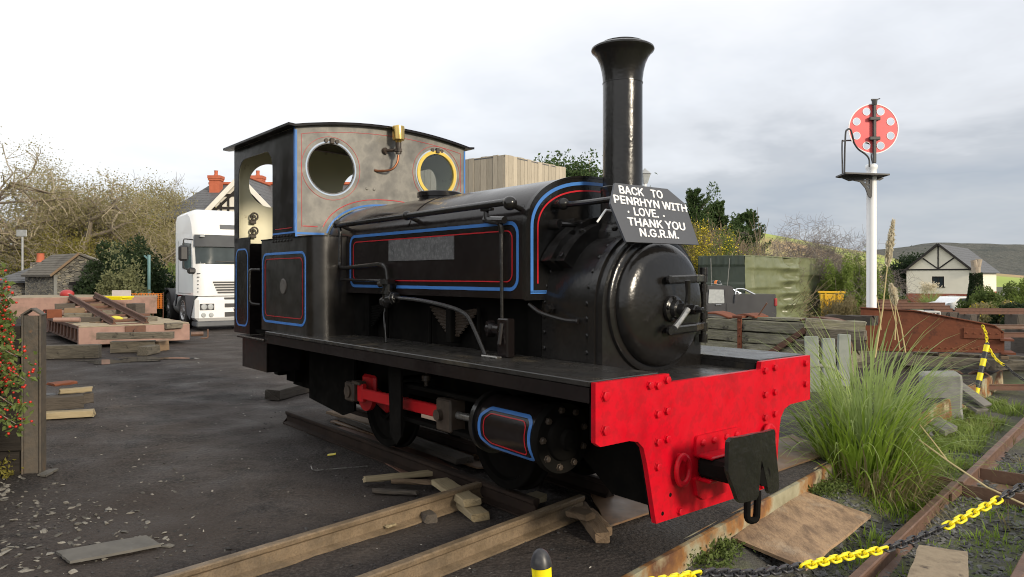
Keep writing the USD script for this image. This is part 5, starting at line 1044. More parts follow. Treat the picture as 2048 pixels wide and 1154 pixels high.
# ---- right
for i, (px, Y, H, w, l) in enumerate(((1095, 42, 8.6, 2.4, 'dark green cypress left of the two behind the tank'), (1150, 41, 8.5, 2.3, 'dark green cypress right of the two behind the tank'))):
    branchy_tree('cypress', l, 'tree', spot(px, Y), H, 4.2, 61 + i, depth=4, kids=(4, 5), spread=1.0, lift=.05, r=.2, leaf_n=22000, leaf_m=lf_cypress, leaf_s=.2, jitter=.28, squash=1.0)
KR = 1.28
for i, (px, Y, H, w, l) in enumerate(((1386, 36, 6.2, .95, 'tallest spiky dark conifer, right of the farewell board'), (1421, 36.5, 5.4, .75, 'spiky dark conifer second from the farewell board'), (1447, 36, 5.5, .7, 'leaning spiky conifer above the twiggy bush'), (1478, 37, 4.9, .7, 'short spiky conifer fourth from the farewell board'), (1496, 36, 4.9, .8, 'short spiky conifer nearest to the bare tree'))):
    conifer('spiky_conifer', l, spot(px, Y * KR), H * 1.14 + .5, w * 2.3, 70 + i, n=20000, leaf=.13, lean=-.25 if i == 2 else .1)
branchy_tree('twiggy_shrub', 'tall straw coloured twiggy shrub before the conifers', 'shrub', spot(1415, 31 * KR), 5.2, 1.0, 81, depth=4, kids=(4, 5), spread=.5, lift=.5, r=.07, stems=5, twig_m=twig_brown, leaf_n=1500, leaf_m=lf_olive, leaf_s=.09)
branchy_tree('twiggy_shrub', 'straw coloured twiggy shrub left of the bare tree', 'shrub', spot(1480, 31 * KR), 4.71, .9, 82, depth=4, kids=(4, 5), spread=.6, lift=.4, r=.07, stems=4, twig_m=twig_brown, leaf_n=1500, leaf_m=lf_olive, leaf_s=.09)
branchy_tree('bare_thorn_tree', 'wide leafless thorn tree behind the green tarpaulin', 'tree', spot(1562, 29 * KR), 5.57, 1.0, 83, depth=6, kids=(4, 4), spread=1.05, lift=.06, r=.10, stems=2, twig_m=twig_grey, rmin=.006, shrink=.68, lean=(.3, 0))
branchy_tree('bare_thorn_tree', 'low leafless thorn tree at the right of the tarpaulin', 'tree', spot(1622, 31 * KR), 4.47, .9, 84, depth=6, kids=(4, 4), spread=1.2, lift=.0, r=.07, stems=2, twig_m=twig_grey, rmin=.006, shrink=.68, lean=(.5, 0))
bush('gorse_bush', 'yellow flowering gorse bush beside the farewell board', 'bush', spot(1398, 25.5 * KR), (1.28, 1.15, 4.1), lf_yellow, 91, n=9000, leaf=.09, flowers=1300, clumps=40)
bush('gorse_bush', 'olive green gorse bush with few flowers behind the tarpaulin', 'bush', spot(1450, 26 * KR), (1.41, 1.15, 3.9), lf_mid, 92, n=9000, leaf=.09, flowers=900, clumps=40)
bush('twiggy_bush', 'brown twiggy bush behind the top of the tarpaulin', 'bush', spot(1535, 27 * KR), (2.05, 1.28, 3.5), lf_olive, 93, n=5000, leaf=.09, twigs_out=160, stem_m=twig_brown)
bush('laurel_bush', 'bright green bush right of the tarpaulin', 'bush', spot(1690, 27 * KR), (1.28, 1.15, 3.3), lf_bright, 94, n=11000, leaf=.10, clumps=46, clump_r=.24)
bush('laurel_bush', 'bright green bush just left of the white mast', 'bush', spot(1722, 27.5 * KR), (1.22, 1.15, 3.2), lf_bright, 95, n=11000, leaf=.10, clumps=46, clump_r=.24)
bush('laurel_bush', 'green bush just right of the white mast', 'bush', spot(1765, 29 * KR), (1.15, 1.15, 2.53), lf_mid, 96, n=9000, leaf=.10, clumps=46, clump_r=.24)
bush('dry_grass_mound', 'pale dry grassy mound beside the yellow skip', 'bush', spot(1700, 21 * KR), (1.22, 1.02, 1.38), blade_dry, 97, n=9000, leaf=.10, aspect=.2, up=(0, 0, 1.2))
bush('conifer_hedge', 'dark green cypress hedge from which the spiky conifers rise', 'hedge', spot(1432, 45), (3.0, 1.2, 7.0), lf_cypress, 99, n=16000, leaf=.17, clumps=70, clump_r=.22, up=(0, 0, .9))
branchy_tree('dark_tree', 'dark green tree left of the cream gabled house', 'tree', spot(1822, 64), 4.1, 1.4, 85, depth=4, kids=(4, 5), spread=.8, lift=.1, r=.16, leaf_n=14000, leaf_m=lf_dark, leaf_s=.2, jitter=.3)
bush('clipped_hedge', 'dark clipped hedge beside the cream gabled house', 'hedge', spot(1788, 50), (1.3, .8, .9), lf_dark, 98, n=5000, leaf=.13)
for i, (px, Y, sx, sz, m, l) in enumerate(((1965, 36, 1.2, 1.45, lf_mid, 'green bush at the foot of the ivy clad stump'), (2010, 37, 1.5, 1.75, lf_mid, 'tallest green bush at the right edge'), (2060, 36, 1.4, 1.9, lf_bright, 'bright green bush cut by the right edge'), (1990, 33, 1.3, .95, lf_olive, 'low olive bush with yellow flowers before the house'), (2040, 32, 1.2, .9, lf_dark, 'low dark bush at the right edge'))):
    bush('roadside_bush', l, 'bush', spot(px, Y), (sx, 1.0, sz), m, 110 + i, n=8000, leaf=.11, clumps=40, clump_r=.25, flowers=350 if i == 3 else 0)
st = thing('ivy_clad_stump', 'pale sawn tree stump wrapped in ivy before the cream house', 'tree', spot(1952, 38), 0)
part(st, 'trunk', many_tubes([(np.array([(0, 0, -.3), (0, 0, 1.4), (.0, 0, 2.6)]), np.array([.26, .2, .22])), (np.array([(0, 0, 2.3), (-.12, 0, 2.95)]), np.array([.17, .15])), (np.array([(0, 0, 2.3), (.15, 0, 3.0)]), np.array([.17, .16]))], 10), M('sawn_bark', [(.26, .21, .16), (.40, .34, .27)], scale=5, rough=.95, bump=.5))
rs = np.random.RandomState(9); q = rs.uniform(0, 1, 5000); a = rs.uniform(0, 2 * PI, 5000); P = np.stack([(.27 + .55 * (1 - q) ** 2 * rs.uniform(0, 1, 5000)) * np.cos(a), (.27 + .4 * (1 - q) ** 2) * np.sin(a), q * 2.3], 1)
part(st, 'ivy', leaf_quads(P, .1, rs), lf_dark, smooth=False, kind='stuff')

# unseen dark trees added left of frame, darkening engine reflections and sky light
for i, (x, y, h) in enumerate(((-9.5, 1.5, 5.5), (-11.0, 5.2, 6.5), (-13.2, 9.4, 7.0), (-16.6, 13.6, 7.5), (-21.5, 18.0, 8.0))):
    bush('screen_tree', 'tall dark unseen tree added left of the yard, %s' % ('nearest to the camera', 'second from the camera', 'in the middle of the row', 'second from the far end', 'at the far end of the row')[i], 'tree', (x, y, 0), (2.6, 2.4, h), lf_dark, 200 + i, n=6000, leaf=.34, clumps=60, clump_r=.3, stem_m=bark)
# ---------------------------------------------------------------- lorry (local x forward, y left)
lo = thing('lorry', 'white lorry tractor unit with high roof parked behind the locomotive cab', 'lorry', (-7.6, 20.75, 0), -53)
def lsec(pts, y0, y1): return prism(Polygon(pts), y0, y1, SIDE)
HW = 1.25
cabp = Polygon([(-2.1, .95), (-2.1, 3.25), (-1.95, 3.36), (-.6, 3.36), (-.22, 3.22), (-.08, 2.62), (-.10, 2.30), (.0, 1.84), (.03, 1.36), (.05, .95)])
cabm = prism(cabp.buffer(.05, quad_segs=3).buffer(-.0), -HW, HW, SIDE)
m_ = mf.Manifold(mf.Mesh(np.asarray(cabm.vertices, np.float32), np.asarray(cabm.faces, np.uint32))) if False else None
def loft(profile_fn, ys):
    rings = [np.array([(x, y, z) for x, z in profile_fn(y)]) for y in ys]
    m = ringmesh(rings); return m
def cab_prof(y):
    k = abs(y) / HW; e = max(0, (k - .78) / .22) ** 2; fx = -.16 * e * 1.0; tz = -.14 * e
    return [(-2.1, .95), (-2.1, 2.5), (-2.1, 3.2 + tz), (-1.95, 3.34 + tz), (-.75, 3.36 + tz), (-.35 + fx, 3.26 + tz), (-.16 + fx, 2.98 + tz * .5), (-.06 + fx, 2.66), (-.05 + fx, 2.62), (-.10 + fx, 2.30), (.0 + fx, 1.84), (.05 + fx, 1.38), (.06 + fx, .95)]
body = loft(cab_prof, np.concatenate([np.linspace(-HW, -.9, 7), np.linspace(-.8, .8, 5), np.linspace(.9, HW, 7)]))
part(lo, 'cab', body, white_gloss, smooth=35)
def front_panel(z0, z1, y0, y1, out, m, name, **kw):
    ys_ = np.linspace(y0, y1, 11); P = [np.array([(np.interp(z, [0, .95, 1.38, 1.84, 2.30, 2.62, 2.66, 2.98, 3.26], [.06, .06, .05, .0, -.10, -.05, -.06, -.16, -.35]) - .16 * max(0, (abs(y) / HW - .78) / .22) ** 2 + out, y, z) for z in np.linspace(z0, z1, 4)]) for y in ys_]
    V = np.array(P); n, k = V.shape[:2]; back = V.copy(); back[:, :, 0] -= .05
    rings = [np.vstack([V[i], back[i][::-1]]) for i in range(n)]
    return part(lo, name, ringmesh(rings), m, smooth=35, **kw)
front_panel(2.30, 2.62, -1.22, 1.22, .10, grey_trim, 'sun_visor')
for y in (-1.05, 1.05): part(lo, 'marker_lamp', box(-.02, .06, y - .06, y + .06, 2.55, 2.60, .01), lamp_glass)
front_panel(1.83, 2.29, -1.19, 1.19, .030, screen, 'windscreen')
front_panel(2.80, 2.92, -.55, .55, .02, grey_trim, 'roof_badge_strip')
part(lo, 'wiper', cat(bar((.03, -.7, 1.90), (.05, .1, 1.88), .02, .02), bar((.03, .1, 1.90), (.05, .85, 1.88), .02, .02)), dark_trim)
for k in range(5): front_panel(1.02 + .07 * k, 1.062 + .07 * k, -.78 + .03 * (4 - k) * 1.0, .78 - .03 * (4 - k), .022, dark_trim, 'grille_slot')
for k in range(6):
    for s in (-1, 1): part(lo, 'corner_slot', box(-.07, .0, s * 1.12 - .05, s * 1.12 + .05, 1.05 + .10 * k, 1.075 + .10 * k), grey_trim)
part(lo, 'door_seam', cat(*[box(-1.75, -.35, s * HW - .005, s * HW + .005, 1.0, 1.012) for s in (-1, 1)] + [box(-1.75, -1.74, s * HW - .006, s * HW + .006, 1.0, 2.5) for s in (-1, 1)]), grey_trim)
for s in (-1, 1):
    part(lo, 'side_window', prism(Polygon([(-1.25, 1.75), (-.35, 1.72), (-.38, 2.35), (-1.25, 2.4)]).buffer(.04), s * HW - .01, s * HW + .012, SIDE), screen)
    part(lo, 'side_fairing', prism(Polygon([(-2.1, 2.62), (-.5, 2.62), (-.9, 3.2), (-2.1, 3.22)]).buffer(.03), s * 1.17 - .02, s * 1.17 + .02, SIDE), grey_trim if False else white_gloss)
    mr = part(lo, 'mirror', box(-.22, -.02, s * 1.50 - .12, s * 1.50 + .12, 1.90, 2.32, .05), dark_trim); part(lo, 'kerb_mirror', box(-.2, -.04, s * 1.30 - .1, s * 1.30 + .12, 1.55, 1.72, .05), dark_trim)
    part(mr, 'mirror_arm', tube(rounded([(-.15, s * 1.24, 2.48), (-.1, s * 1.50, 2.5), (-.1, s * 1.5, 1.7), (-.15, s * 1.24, 1.62)], .06), .018, 6), dark_trim)
    part(lo, 'wheel_arch', cat(prism(Polygon([(-2.15, .95), (-2.15, .62), (-1.95, .95), (-1.7, 1.12), (-1.2, 1.12), (-.95, .95), (-.75, .45), (-.45, .30), (.02, .95)]).buffer(.01), s * 1.20, s * 1.24, SIDE)) if s > 0 else prism(Polygon([(-2.15, .95), (-2.15, .62), (-1.95, .95), (-1.7, 1.12), (-1.2, 1.12), (-.95, .95), (-.75, .45), (-.45, .30), (.02, .95)]).buffer(.01), -1.26, -1.22, SIDE), grey_trim)
    for u in (-1.45, -3.35, -4.35):
        w = part(lo, 'wheel', moved(lathe([(.30, -.14), (.46, -.14), (.50, -.10), (.505, .0), (.50, .10), (.46, .14), (.30, .14)], 28), (u, s * 1.06, .505), (90, 0, 0)), tyre)
        part(w, 'rim', moved(lathe([(.30, .145), (.27, .15), (.24, .10), (.12, .09), (.11, .16), (.001, .165)] if s < 0 else [(.30, -.145), (.27, -.15), (.24, -.10), (.12, -.09), (.11, -.16), (.001, -.165)], 24), (u, s * 1.06, .505), (90, 0, 0)), alloy)
        [part(w, 'wheel_nut', hexbolt((u + .18 * math.cos(a), s * 1.155, .505 + .18 * math.sin(a)), (0, s, 0), .03, .05), alloy) for a in np.linspace(0, 2 * PI, 9)[:-1] if s < 0]
    for u in (-3.35, -4.35):
        a = np.radians(np.linspace(10, 170, 13)); pts = [(u + .62 * math.cos(t), .52 + .60 * math.sin(t)) for t in a] + [(u + .57 * math.cos(t), .52 + .55 * math.sin(t)) for t in a[::-1]]
        part(lo, 'mudguard', prism(Polygon(pts), min(s * .85, s * 1.22), max(s * .85, s * 1.25), SIDE), dark_trim)
    part(lo, 'fuel_tank', moved(lathe([(.001, -.30), (.26, -.30), (.29, -.27), (.29, .27), (.26, .30), (.001, .30)], 20), (-2.42, s * .90, .62), (0, 90, 0)), sheet_metal)
    hb = part(lo, 'headlamp', box(-.02, .088, s * .93 - .22, s * .93 + .20, .54, .76, .03), dark_trim)
    for q in (-.09, .08): part(hb, 'lamp', moved(lathe([(.08, 0), (.065, .02), (.001, .025)], 16), (.088, s * .93 + q, .65), (0, 90, 0)), lamp_glass)
    for q in (-.10, .10): part(lo, 'fog_lamp', moved(lathe([(.065, 0), (.05, .02), (.001, .022)], 16), (.085, s * .93 + q, .43), (0, 90, 0)), lamp_glass)
part(lo, 'bumper', box(-.55, .08, -1.235, 1.235, .26, .93, .09), white_gloss)
for z0, z1 in ((.84, .90), (.62, .74), (.36, .50)): part(lo, 'bumper_slot', box(.03, .086, -.48, .48, z0, z1, .01), dark_trim)
part(lo, 'under_bumper', box(-.5, .03, -1.2, 1.2, .10, .255, .03), grey_trim)
pl = part(lo, 'number_plate', box(.08, .092, -.30, .24, .51, .61), white_letter)
tx = meshkit.text_mesh('YX53', .085, .003, bold=True); b = tx.bounds; tx.apply_translation((-(b[0][0]), -b[0][1], 0)); tx.apply_transform(FRONT); tx.apply_translation((.0925, -.27, .52)); part(pl, 'plate_text', tx, dark_trim, smooth=False)
part(lo, 'chassis', cat(box(-5.2, -2.0, -.45, -.33, .62, .88), box(-5.2, -2.0, .33, .45, .62, .88), box(-4.4, -3.3, -.4, .4, .88, .98, .02)), dark_trim)
part(lo, 'catwalk_post', cat(box(-2.35, -2.2, -1.15, -.95, .9, 1.35, .02)), tail_red)

# ---------------------------------------------------------------- pickup (faces left in the picture)
pk = thing('pickup_truck', 'dark grey pickup truck with chrome roll bar parked before the green tarpaulin', 'pickup', (9.30, 27.0, -.63), 182)
def psec(pts, y0, y1): return prism(Polygon(pts).buffer(.03, quad_segs=2), y0, y1, SIDE)
pb = cat(psec([(.03, .55), (5.0, .5), (5.02, .95), (4.9, 1.05), (3.75, 1.12), (1.45, 1.12), (1.42, 1.45), (.03, 1.45), (.0, .8)], -.86, .86),)
part(pk, 'body', pb, pickup_paint, smooth=30)
cabp2 = Polygon([(1.45, 1.10), (1.52, 1.70), (1.62, 1.76), (2.9, 1.75), (3.1, 1.70), (3.78, 1.10)])
part(pk, 'cab', cat(*[prism(cabp2.buffer(.02), y0, y1, SIDE) for y0, y1 in ((-.80, .80),)]), pickup_paint, smooth=30)
for s in (-1, 1):
    yy = s * .825
    part(pk, 'side_window', prism(Polygon([(1.85, 1.18), (1.87, 1.62), (2.35, 1.63), (2.38, 1.18)]).buffer(.02), yy - .01, yy + .01, SIDE), lamp_glass)
    part(pk, 'side_window', prism(Polygon([(2.5, 1.18), (2.5, 1.63), (3.0, 1.60), (3.45, 1.18)]).buffer(.02), yy - .01, yy + .01, SIDE), lamp_glass)
    part(pk, 'roll_bar', tube(rounded([(1.40, s * .72, 1.40), (1.38, s * .70, 1.66), (1.1, s * .70, 1.66), (.62, s * .72, 1.42)], .1), .035, 8), chrome)
    part(pk, 'door_handle', box(1.95, 2.15, s * .895 - .012, s * .895 + .012, 1.08, 1.12, .008), chrome)
    part(pk, 'door_seam', cat(box(1.74, 1.755, s * .894 - .004, s * .894 + .004, .62, 1.70), box(2.44, 2.455, s * .894 - .004, s * .894 + .004, .62, 1.12)), dark_trim)
    part(pk, 'tail_lamp', box(-.04, .05, s * .88 - .04, s * .88 + .03, 1.06, 1.34, .02), tail_red)
    for u in (.95, 4.1):
        w = part(pk, 'wheel', moved(lathe([(.2, -.11), (.33, -.11), (.36, -.07), (.36, .07), (.33, .11), (.2, .11)], 24), (u, s * .79, .36), (90, 0, 0)), tyre)
        part(w, 'rim', moved(lathe([(.2, .11 * -s), (.12, .07 * -s), (.001, .09 * -s)], 16), (u, s * .79, .36), (90, 0, 0)), alloy)
bl = part(pk, 'beacon_bar', box(1.75, 1.95, -.35, .35, 1.80, 1.84, .01), chrome)
for y in (-.28, 0, .28): part(bl, 'beacon', moved(lathe([(.08, 0), (.085, .02), (.075, .09), (.04, .12), (.001, .125)], 14), (1.85, y, 1.84)), orange_mesh if y == 0 else screen)

# ---------------------------------------------------------------- tarpaulin covered load
tb_ = thing('tarpaulin_cover', 'long load sheeted in pale green tarpaulin gathered down its middle', 'tarpaulin', (9.46, 30.0, -.62), -42.7)
# local y runs along the sunny long face, local -x along the short face painted darker for shade
TL, TW, TH = 8.4, 2.1, 2.95
u = np.linspace(0, 1, 90); vv = np.linspace(0, 1, 70); U, V = np.meshgrid(u, vv); rs = np.random.RandomState(3)
dx = .10 * (1 - V) ** 1.5 * np.sin(U * 21 + 3 * V) * .35
for zs, a, s0, s1 in ((.80, .10, 0, .5), (.70, .12, .5, 1), (.52, .13, 0, .5), (.44, .11, .55, 1), (.26, .12, .5, 1)):
    band = np.clip((U - s0) / .06, 0, 1) * np.clip((s1 - U) / .06, 0, 1); dx += .5 * a * band * np.clip((V - zs) / .03, 0, 1) * np.clip(1 - (V - zs) / .2, 0, 1) * .7
pin = np.exp(-((U - .5) / .035) ** 2); dx += -.16 * pin * (1 - .5 * V) + .17 * np.exp(-((U - .5) / .10) ** 2) * np.abs(np.sin(V * 17)) ** 3 * (V < .9)
for k in range(9):
    c, sl_, wd = rs.uniform(.05, .98), rs.uniform(-.35, .35), rs.uniform(.008, .02); dx += rs.uniform(.03, .07) * np.exp(-((U - c - sl_ * (1 - V)) / wd) ** 2) * (1 - V * .3)
dx += .02 * (meshkit.fbm(np.stack([U * 14, V * 8, 0 * U], -1), 3, 2) - .5) * 2
face = grid(u, vv, lambda a, b: dx); P = face.vertices.copy(); face.vertices = np.stack([P[:, 2] * 1.6, P[:, 0] * TL, P[:, 1] * TH - .02 * 0], 1)
part(tb_, 'long_sheet', face, tarp, smooth=True)
dz = .05 * np.sin(U * 9) * (1 - V) + .05 * (V > .86) * (1 + np.sin(U * 40) * .3) + .03 * (np.abs((V - .45) * 6) < 1) + .02 * (meshkit.fbm(np.stack([U * 9, V * 9, 0 * U], -1), 3, 7) - .5)
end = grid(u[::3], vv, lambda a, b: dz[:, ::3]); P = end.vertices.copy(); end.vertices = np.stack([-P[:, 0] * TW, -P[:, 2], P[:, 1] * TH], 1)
part(tb_, 'end_sheet', end, tarp_shaded, smooth=True)
part(tb_, 'top_sheet', rough_up(box(-TW, .03, -.03, TL + .02, TH - .03, TH + .01).subdivide().subdivide().subdivide(), .02, 3), tarp, smooth=True)
part(tb_, 'back_sheet', cat(box(-TW - .01, -TW, 0, TL, 0, TH), box(-TW, 0, TL, TL + .02, 0, TH)), tarp_shaded)
for x in (-.6, -1.45): part(tb_, 'lashing', tube([(x, -.13, TH - .1), (x * .8 - .25, -.12, TH * .5), (x, -.14, .1)], .014, 5), concrete)
sk = thing('yellow_skip', 'yellow metal skip standing at the right end of the tarpaulin', 'skip', at(1663, 620, 28.0) * (1, 1, 0) + (0, 0, -.62), -18)
shell = Polygon([(-.30, .25), (.30, .25), (.40, 1.42), (-.40, 1.42)])
part(sk, 'shell', prism(shell, -.30, .30, SIDE), skip_yellow)
part(sk, 'rim', cat(bar((-.45, -.32, 1.5), (.45, -.32, 1.5), .05, .07), bar((-.45, .32, 1.5), (.45, .32, 1.5), .05, .07), bar((-.43, -.33, 1.5), (-.43, .33, 1.5), .05, .07), bar((.43, -.33, 1.5), (.43, .33, 1.5), .05, .07)), skip_yellow)
for x in (-.18, .16): part(sk, 'rib', bar((x, -.32, .3), (x * 1.3, -.32, 1.46), .06, .04, up=(0, 1, 0)), skip_yellow)
part(sk, 'base_frame', cat(box(-.3, .3, -.28, -.2, 0, .25), box(-.3, .3, .2, .28, 0, .25)), rust_dark)

# ---------------------------------------------------------------- sleeper stack
A, B = np.array([3.18, 12.65, 0]), np.array([4.83, 10.55, 0]); d = (B - A) / np.linalg.norm(B - A); ang = math.degrees(math.atan2(d[1], d[0])); nb = np.array([-d[1], d[0], 0]); mid = (A + B) / 2
srow = ['top', 'second', 'third', 'fourth', 'fifth', 'lowest']
sp0 = None
for k in range(6):
    for j in range(2):
        ll = '%s silvered sleeper in the %s row of the stack behind the locomotive' % (srow[k], 'front' if j == 0 else 'rear')
        rs = np.random.RandomState(300 + k * 2 + j); c = mid + nb * (j * .27 + rs.uniform(-.015, .015)) + d * rs.uniform(-.06, .06); z = .80 - .182 * (k + 1)
        if j == 1 and k > 2: continue
        solo('stacked_sleeper', timber(2.62 + rs.uniform(-.05, .05), .25, .172, seed=500 + k * 3 + j, seg=12, amp=.013, b=.014), wood_grey, ll, 'sleeper', loc=(c[0], c[1], z), rot=ang + rs.uniform(-.5, .5), group='sleepers of the grey stack')
solo('rusty_strap', cat(box(-.04, .04, -.01, .01, 0, .62, .003), *[hexbolt((0, -.01, z), (0, -1, 0), .018, .015) for z in (.08, .2, .32, .44, .56)], box(-.13, .06, -.02, .16, .60, .635, .004)), rust, 'upright rusty strap bolted across the sleeper stack', 'metal strap', loc=A + d * .93 - nb * .14 + (0, 0, .225), rot=ang)
solo('rusty_angle', cat(bar((0, 0, 0), (.62, 0, .42), .012, .09), bar((0, .03, -.04), (.62, .03, .38), .08, .012), bar((.62, 0, .42), (.95, 0, .40), .012, .09)), rust_dark, 'bent rusty angle iron leaning against the right half of the sleeper stack', 'metal bar', loc=A + d * 1.45 - nb * .16 + (0, 0, .28), rot=ang)
rs = np.random.RandomState(8)
for k, (s, L, lab, mm) in enumerate(((.35, .55, 'rusty curved plate on the left end of the sleeper stack', rust), (.95, .5, 'crumpled rusty plate on top of the sleeper stack by the strap', rust), (1.45, .9, 'broken grey plank lying on top of the sleeper stack', wood_grey), (2.2, .6, 'rusty dark plate on the right end of the sleeper stack', rust_dark))):
    m = cbox((L, .3, .03), .005).subdivide().subdivide(); m.vertices[:, 2] += .05 * np.cos(m.vertices[:, 0] / L * 3.0) * (mm is not wood_grey); m = rough_up(m, .02, 3, k)
    solo('scrap_plate' if mm is not wood_grey else 'broken_plank', m, mm, lab, 'scrap' if mm is not wood_grey else 'plank', loc=A + d * s + nb * .12 + (0, 0, .828), rot=(rs.uniform(-6, 6), rs.uniform(-5, 5), ang + rs.uniform(-12, 12)))
solo('iron_bar', cyl((0, 0, 0), (.18, .0, .24), .012, n=8), rust_dark, 'thin iron bar sticking up from the sleeper stack', 'metal bar', loc=A + d * 1.12 + nb * .05 + (0, 0, .83), rot=ang)
for k, (px, py, Y, L, mm, lab) in enumerate(((1668, 650, 10.6, .8, wood_grey, 'short grey timber on the small heap left of the rusty girder'), (1672, 668, 10.5, .75, wood_old, 'brown timber in the middle of the heap left of the rusty girder'), (1660, 690, 10.4, .9, wood_dark, 'dark lowest timber of the heap left of the rusty girder'), (1700, 640, 11.0, .7, wood_dark, 'dark topmost timber of the heap left of the rusty girder'))):
    p = at(px, py, Y); solo('heap_timber', timber(L, .2, .14, seed=700 + k, amp=.015), mm, lab, 'timber', loc=(p[0], p[1], p[2] - .07), rot=(0, rs.uniform(-4, 4), ang + 20 + rs.uniform(-20, 20)))
wv = thing('coiled_spring', 'rusty iron wheel lying by the heap left of the rusty girder', 'scrap', at(1690, 690, 10.0), (70, 0, 30))
part(wv, 'rim', torus(.13, .018, 24, 8), rust_dark); part(wv, 'spokes', cat(*[cyl((0, 0, 0), (.13 * math.cos(a), .13 * math.sin(a), 0), .01, n=6) for a in np.linspace(0, 2 * PI, 6)[:-1]]), rust_dark)

# ---------------------------------------------------------------- rusty girder on a low wagon
gA, gB = np.array([5.66, 12.0, 0]), np.array([7.42, 11.15, 0]); gd = (gB - gA); gL = np.linalg.norm(gd); gang = math.degrees(math.atan2(gd[1], gd[0])); gz = .30
gi = thing('rusty_girder', 'deep brown rusty riveted plate girder tapering to the right on a low wagon', 'girder', gA + (0, 0, gz), gang)
web = Polygon([(0, 0), (gL, .05), (gL, .34), (gL - .12, .44), (.8, .64), (0, .68)])
part(gi, 'web', prism(web, 0, .02, SIDE), rust)
part(gi, 'flange', cat(bar((.0, .01, .685), (.8, .01, .648), .07, .014), bar((.8, .01, .648), (gL - .12, .01, .448), .07, .014), bar((gL - .12, .01, .448), (gL, .01, .345), .07, .014)), rust)
part(gi, 'flange', bar((0, .02, .0), (gL, .02, .05), .16, .02), rust)
part(gi, 'end_plate', cat(box(gL - .52, gL - .04, -.02, -.001, .24, .40, .003), box(gL - .05, gL + .14, -.1, .3, .02, .05), box(gL - .05, gL + .12, -.08, .3, .22, .25), box(gL + .0, gL + .02, .1, .3, .02, .25)), rust)
for k in range(22): part(gi, 'rivet', hexbolt((.12 + k * (gL - .2) / 21, -.001, .055 + .03 * (k / 21)), (0, -1, 0), .014, .010, dome=True), rust)
for k in range(5): part(gi, 'rivet', hexbolt((gL - .48 + k * .1, -.021, .32), (0, -1, 0), .014, .010, dome=True), rust)
for k, (x, y, z) in enumerate(((.35, .1, -.32), (.35, .1, -.01))): solo('crib_timber', timber(.9, .3, .30, 85 + k, amp=.012), wood_old, ('lower' if k == 0 else 'upper') + ' timber of the crib under the left end of the rusty girder', 'timber', loc=gA + gd / gL * x + np.array([0, y, z]), rot=gang)
wg = thing('timber_wagon', 'low old timber framed wagon carrying the rusty girder', 'wagon', gA + (0, 0, 0), gang)
part(wg, 'side_beam', timber(1.9, .12, .16, 31, amp=.01).apply_translation((1.55, -.10, .09)), wood_old); part(wg, 'side_beam', timber(1.9, .12, .16, 32, amp=.01).apply_translation((1.55, .55, .09)), wood_old)
part(wg, 'end_beam', timber(.95, .16, .17, 33, amp=.01).apply_transform(mat4((2.42, .2, .08), 90)), wood_dark)
part(wg, 'end_beam', timber(.95, .12, .16, 34, amp=.01).apply_transform(mat4((1.75, .2, .085), 90)), wood_dark)
for x in (1.28, 1.62):
    w = part(wg, 'wheel', moved(lathe([(.03, -.05), (.06, .05), (.13, .02), (.16, .05), (.18, .04), (.18, -.05), (.15, -.05)], 24), (x, -.12, -.11), (90, 0, 0)), rust_dark)
    part(w, 'axle_box', cat(box(x - .05, x + .05, -.24, -.16, -.16, -.04, .01)), rust_dark)
part(wg, 'packing_block', box(1.9, 2.0, -.15, .1, .25, .30, .005), wood_mid); part(wg, 'packing_block', box(1.1, 1.25, -.1, .2, .25, .30, .005), wood_mid)
part(wg, 'coupling_hook', tube(spline([(2.28, -.14, .08), (2.29, -.15, -.06), (2.24, -.16, -.14), (2.32, -.17, -.19), (2.39, -.16, -.12), (2.36, -.16, -.04)], 5), .02, 8), rust)
# slates, blocks and clutter between grass and stack
for k, (px, py, w, h, Y, lab) in enumerate(((1626, 742, .155, .40, 8.6, 'leftmost upright grey green slate beside the buffer beam'), (1658, 738, .145, .36, 8.75, 'middle upright grey green slate beside the buffer beam'), (1688, 732, .15, .38, 8.9, 'rightmost upright grey green slate beside the buffer beam'))):
    p = at(px, py, Y); m = rough_up(cbox((w, .05, h + .25), .008, (0, 0, h / 2 - .12)).subdivide().subdivide(), .012, 4, k); solo('upright_slate', m, slate_green, lab, 'slate', loc=p, rot=(-8, (k - 1) * 3, -20 + k * 8))
p = at(1884, 812, 9.2); solo('concrete_block', rough_up(cbox((.42, .3, .62), .03, (0, 0, .12)).subdivide().subdivide().subdivide(), .025, 3, 5), concrete, 'grey weathered concrete block right of the pampas grass', 'block', loc=p, rot=(3, -4, -20))
for k, (a, b, lab) in enumerate((((1912, 765), (1975, 812), 'dark slate leaning by the concrete block, upper of two'), ((1915, 790), (1965, 822), 'dark slate leaning by the concrete block, lower of two'))):
    q0, q1 = at(*a, 9.4), at(*b, 9.1); m = bar(q0 - (q0 + q1) / 2, q1 - (q0 + q1) / 2, .22, .035, .004); solo('leaning_slate', m, slate, lab, 'slate', loc=(q0 + q1) / 2)
hp = thing('pale_hose', 'pale bent hose pipe behind the right end of the buffer beam', 'hose', (0, 0, 0)); part(hp, 'hose', tube(spline([at(1598, 760, 7.2), at(1612, 738, 7.2), at(1640, 731, 7.2), at(1668, 738, 7.3), at(1690, 760, 7.4)], 6), .018, 8), concrete)
solo('dark_baulk', timber(1.7, .22, .22, 41, amp=.012), wood_dark, 'dark baulk in the shade behind the buffer beam right end', 'timber', loc=at(1600, 800, 7.4) * (1, 1, 0) + (0, 0, -.26), rot=-35)
rb_ = at(1690, 800, 8.2); solo('grey_baulk', timber(1.9, .24, .2, 42, amp=.012), wood_old, 'weathered baulk on the ground behind the pampas grass', 'timber', loc=(rb_[0] - .6, rb_[1], -.25), rot=-30)

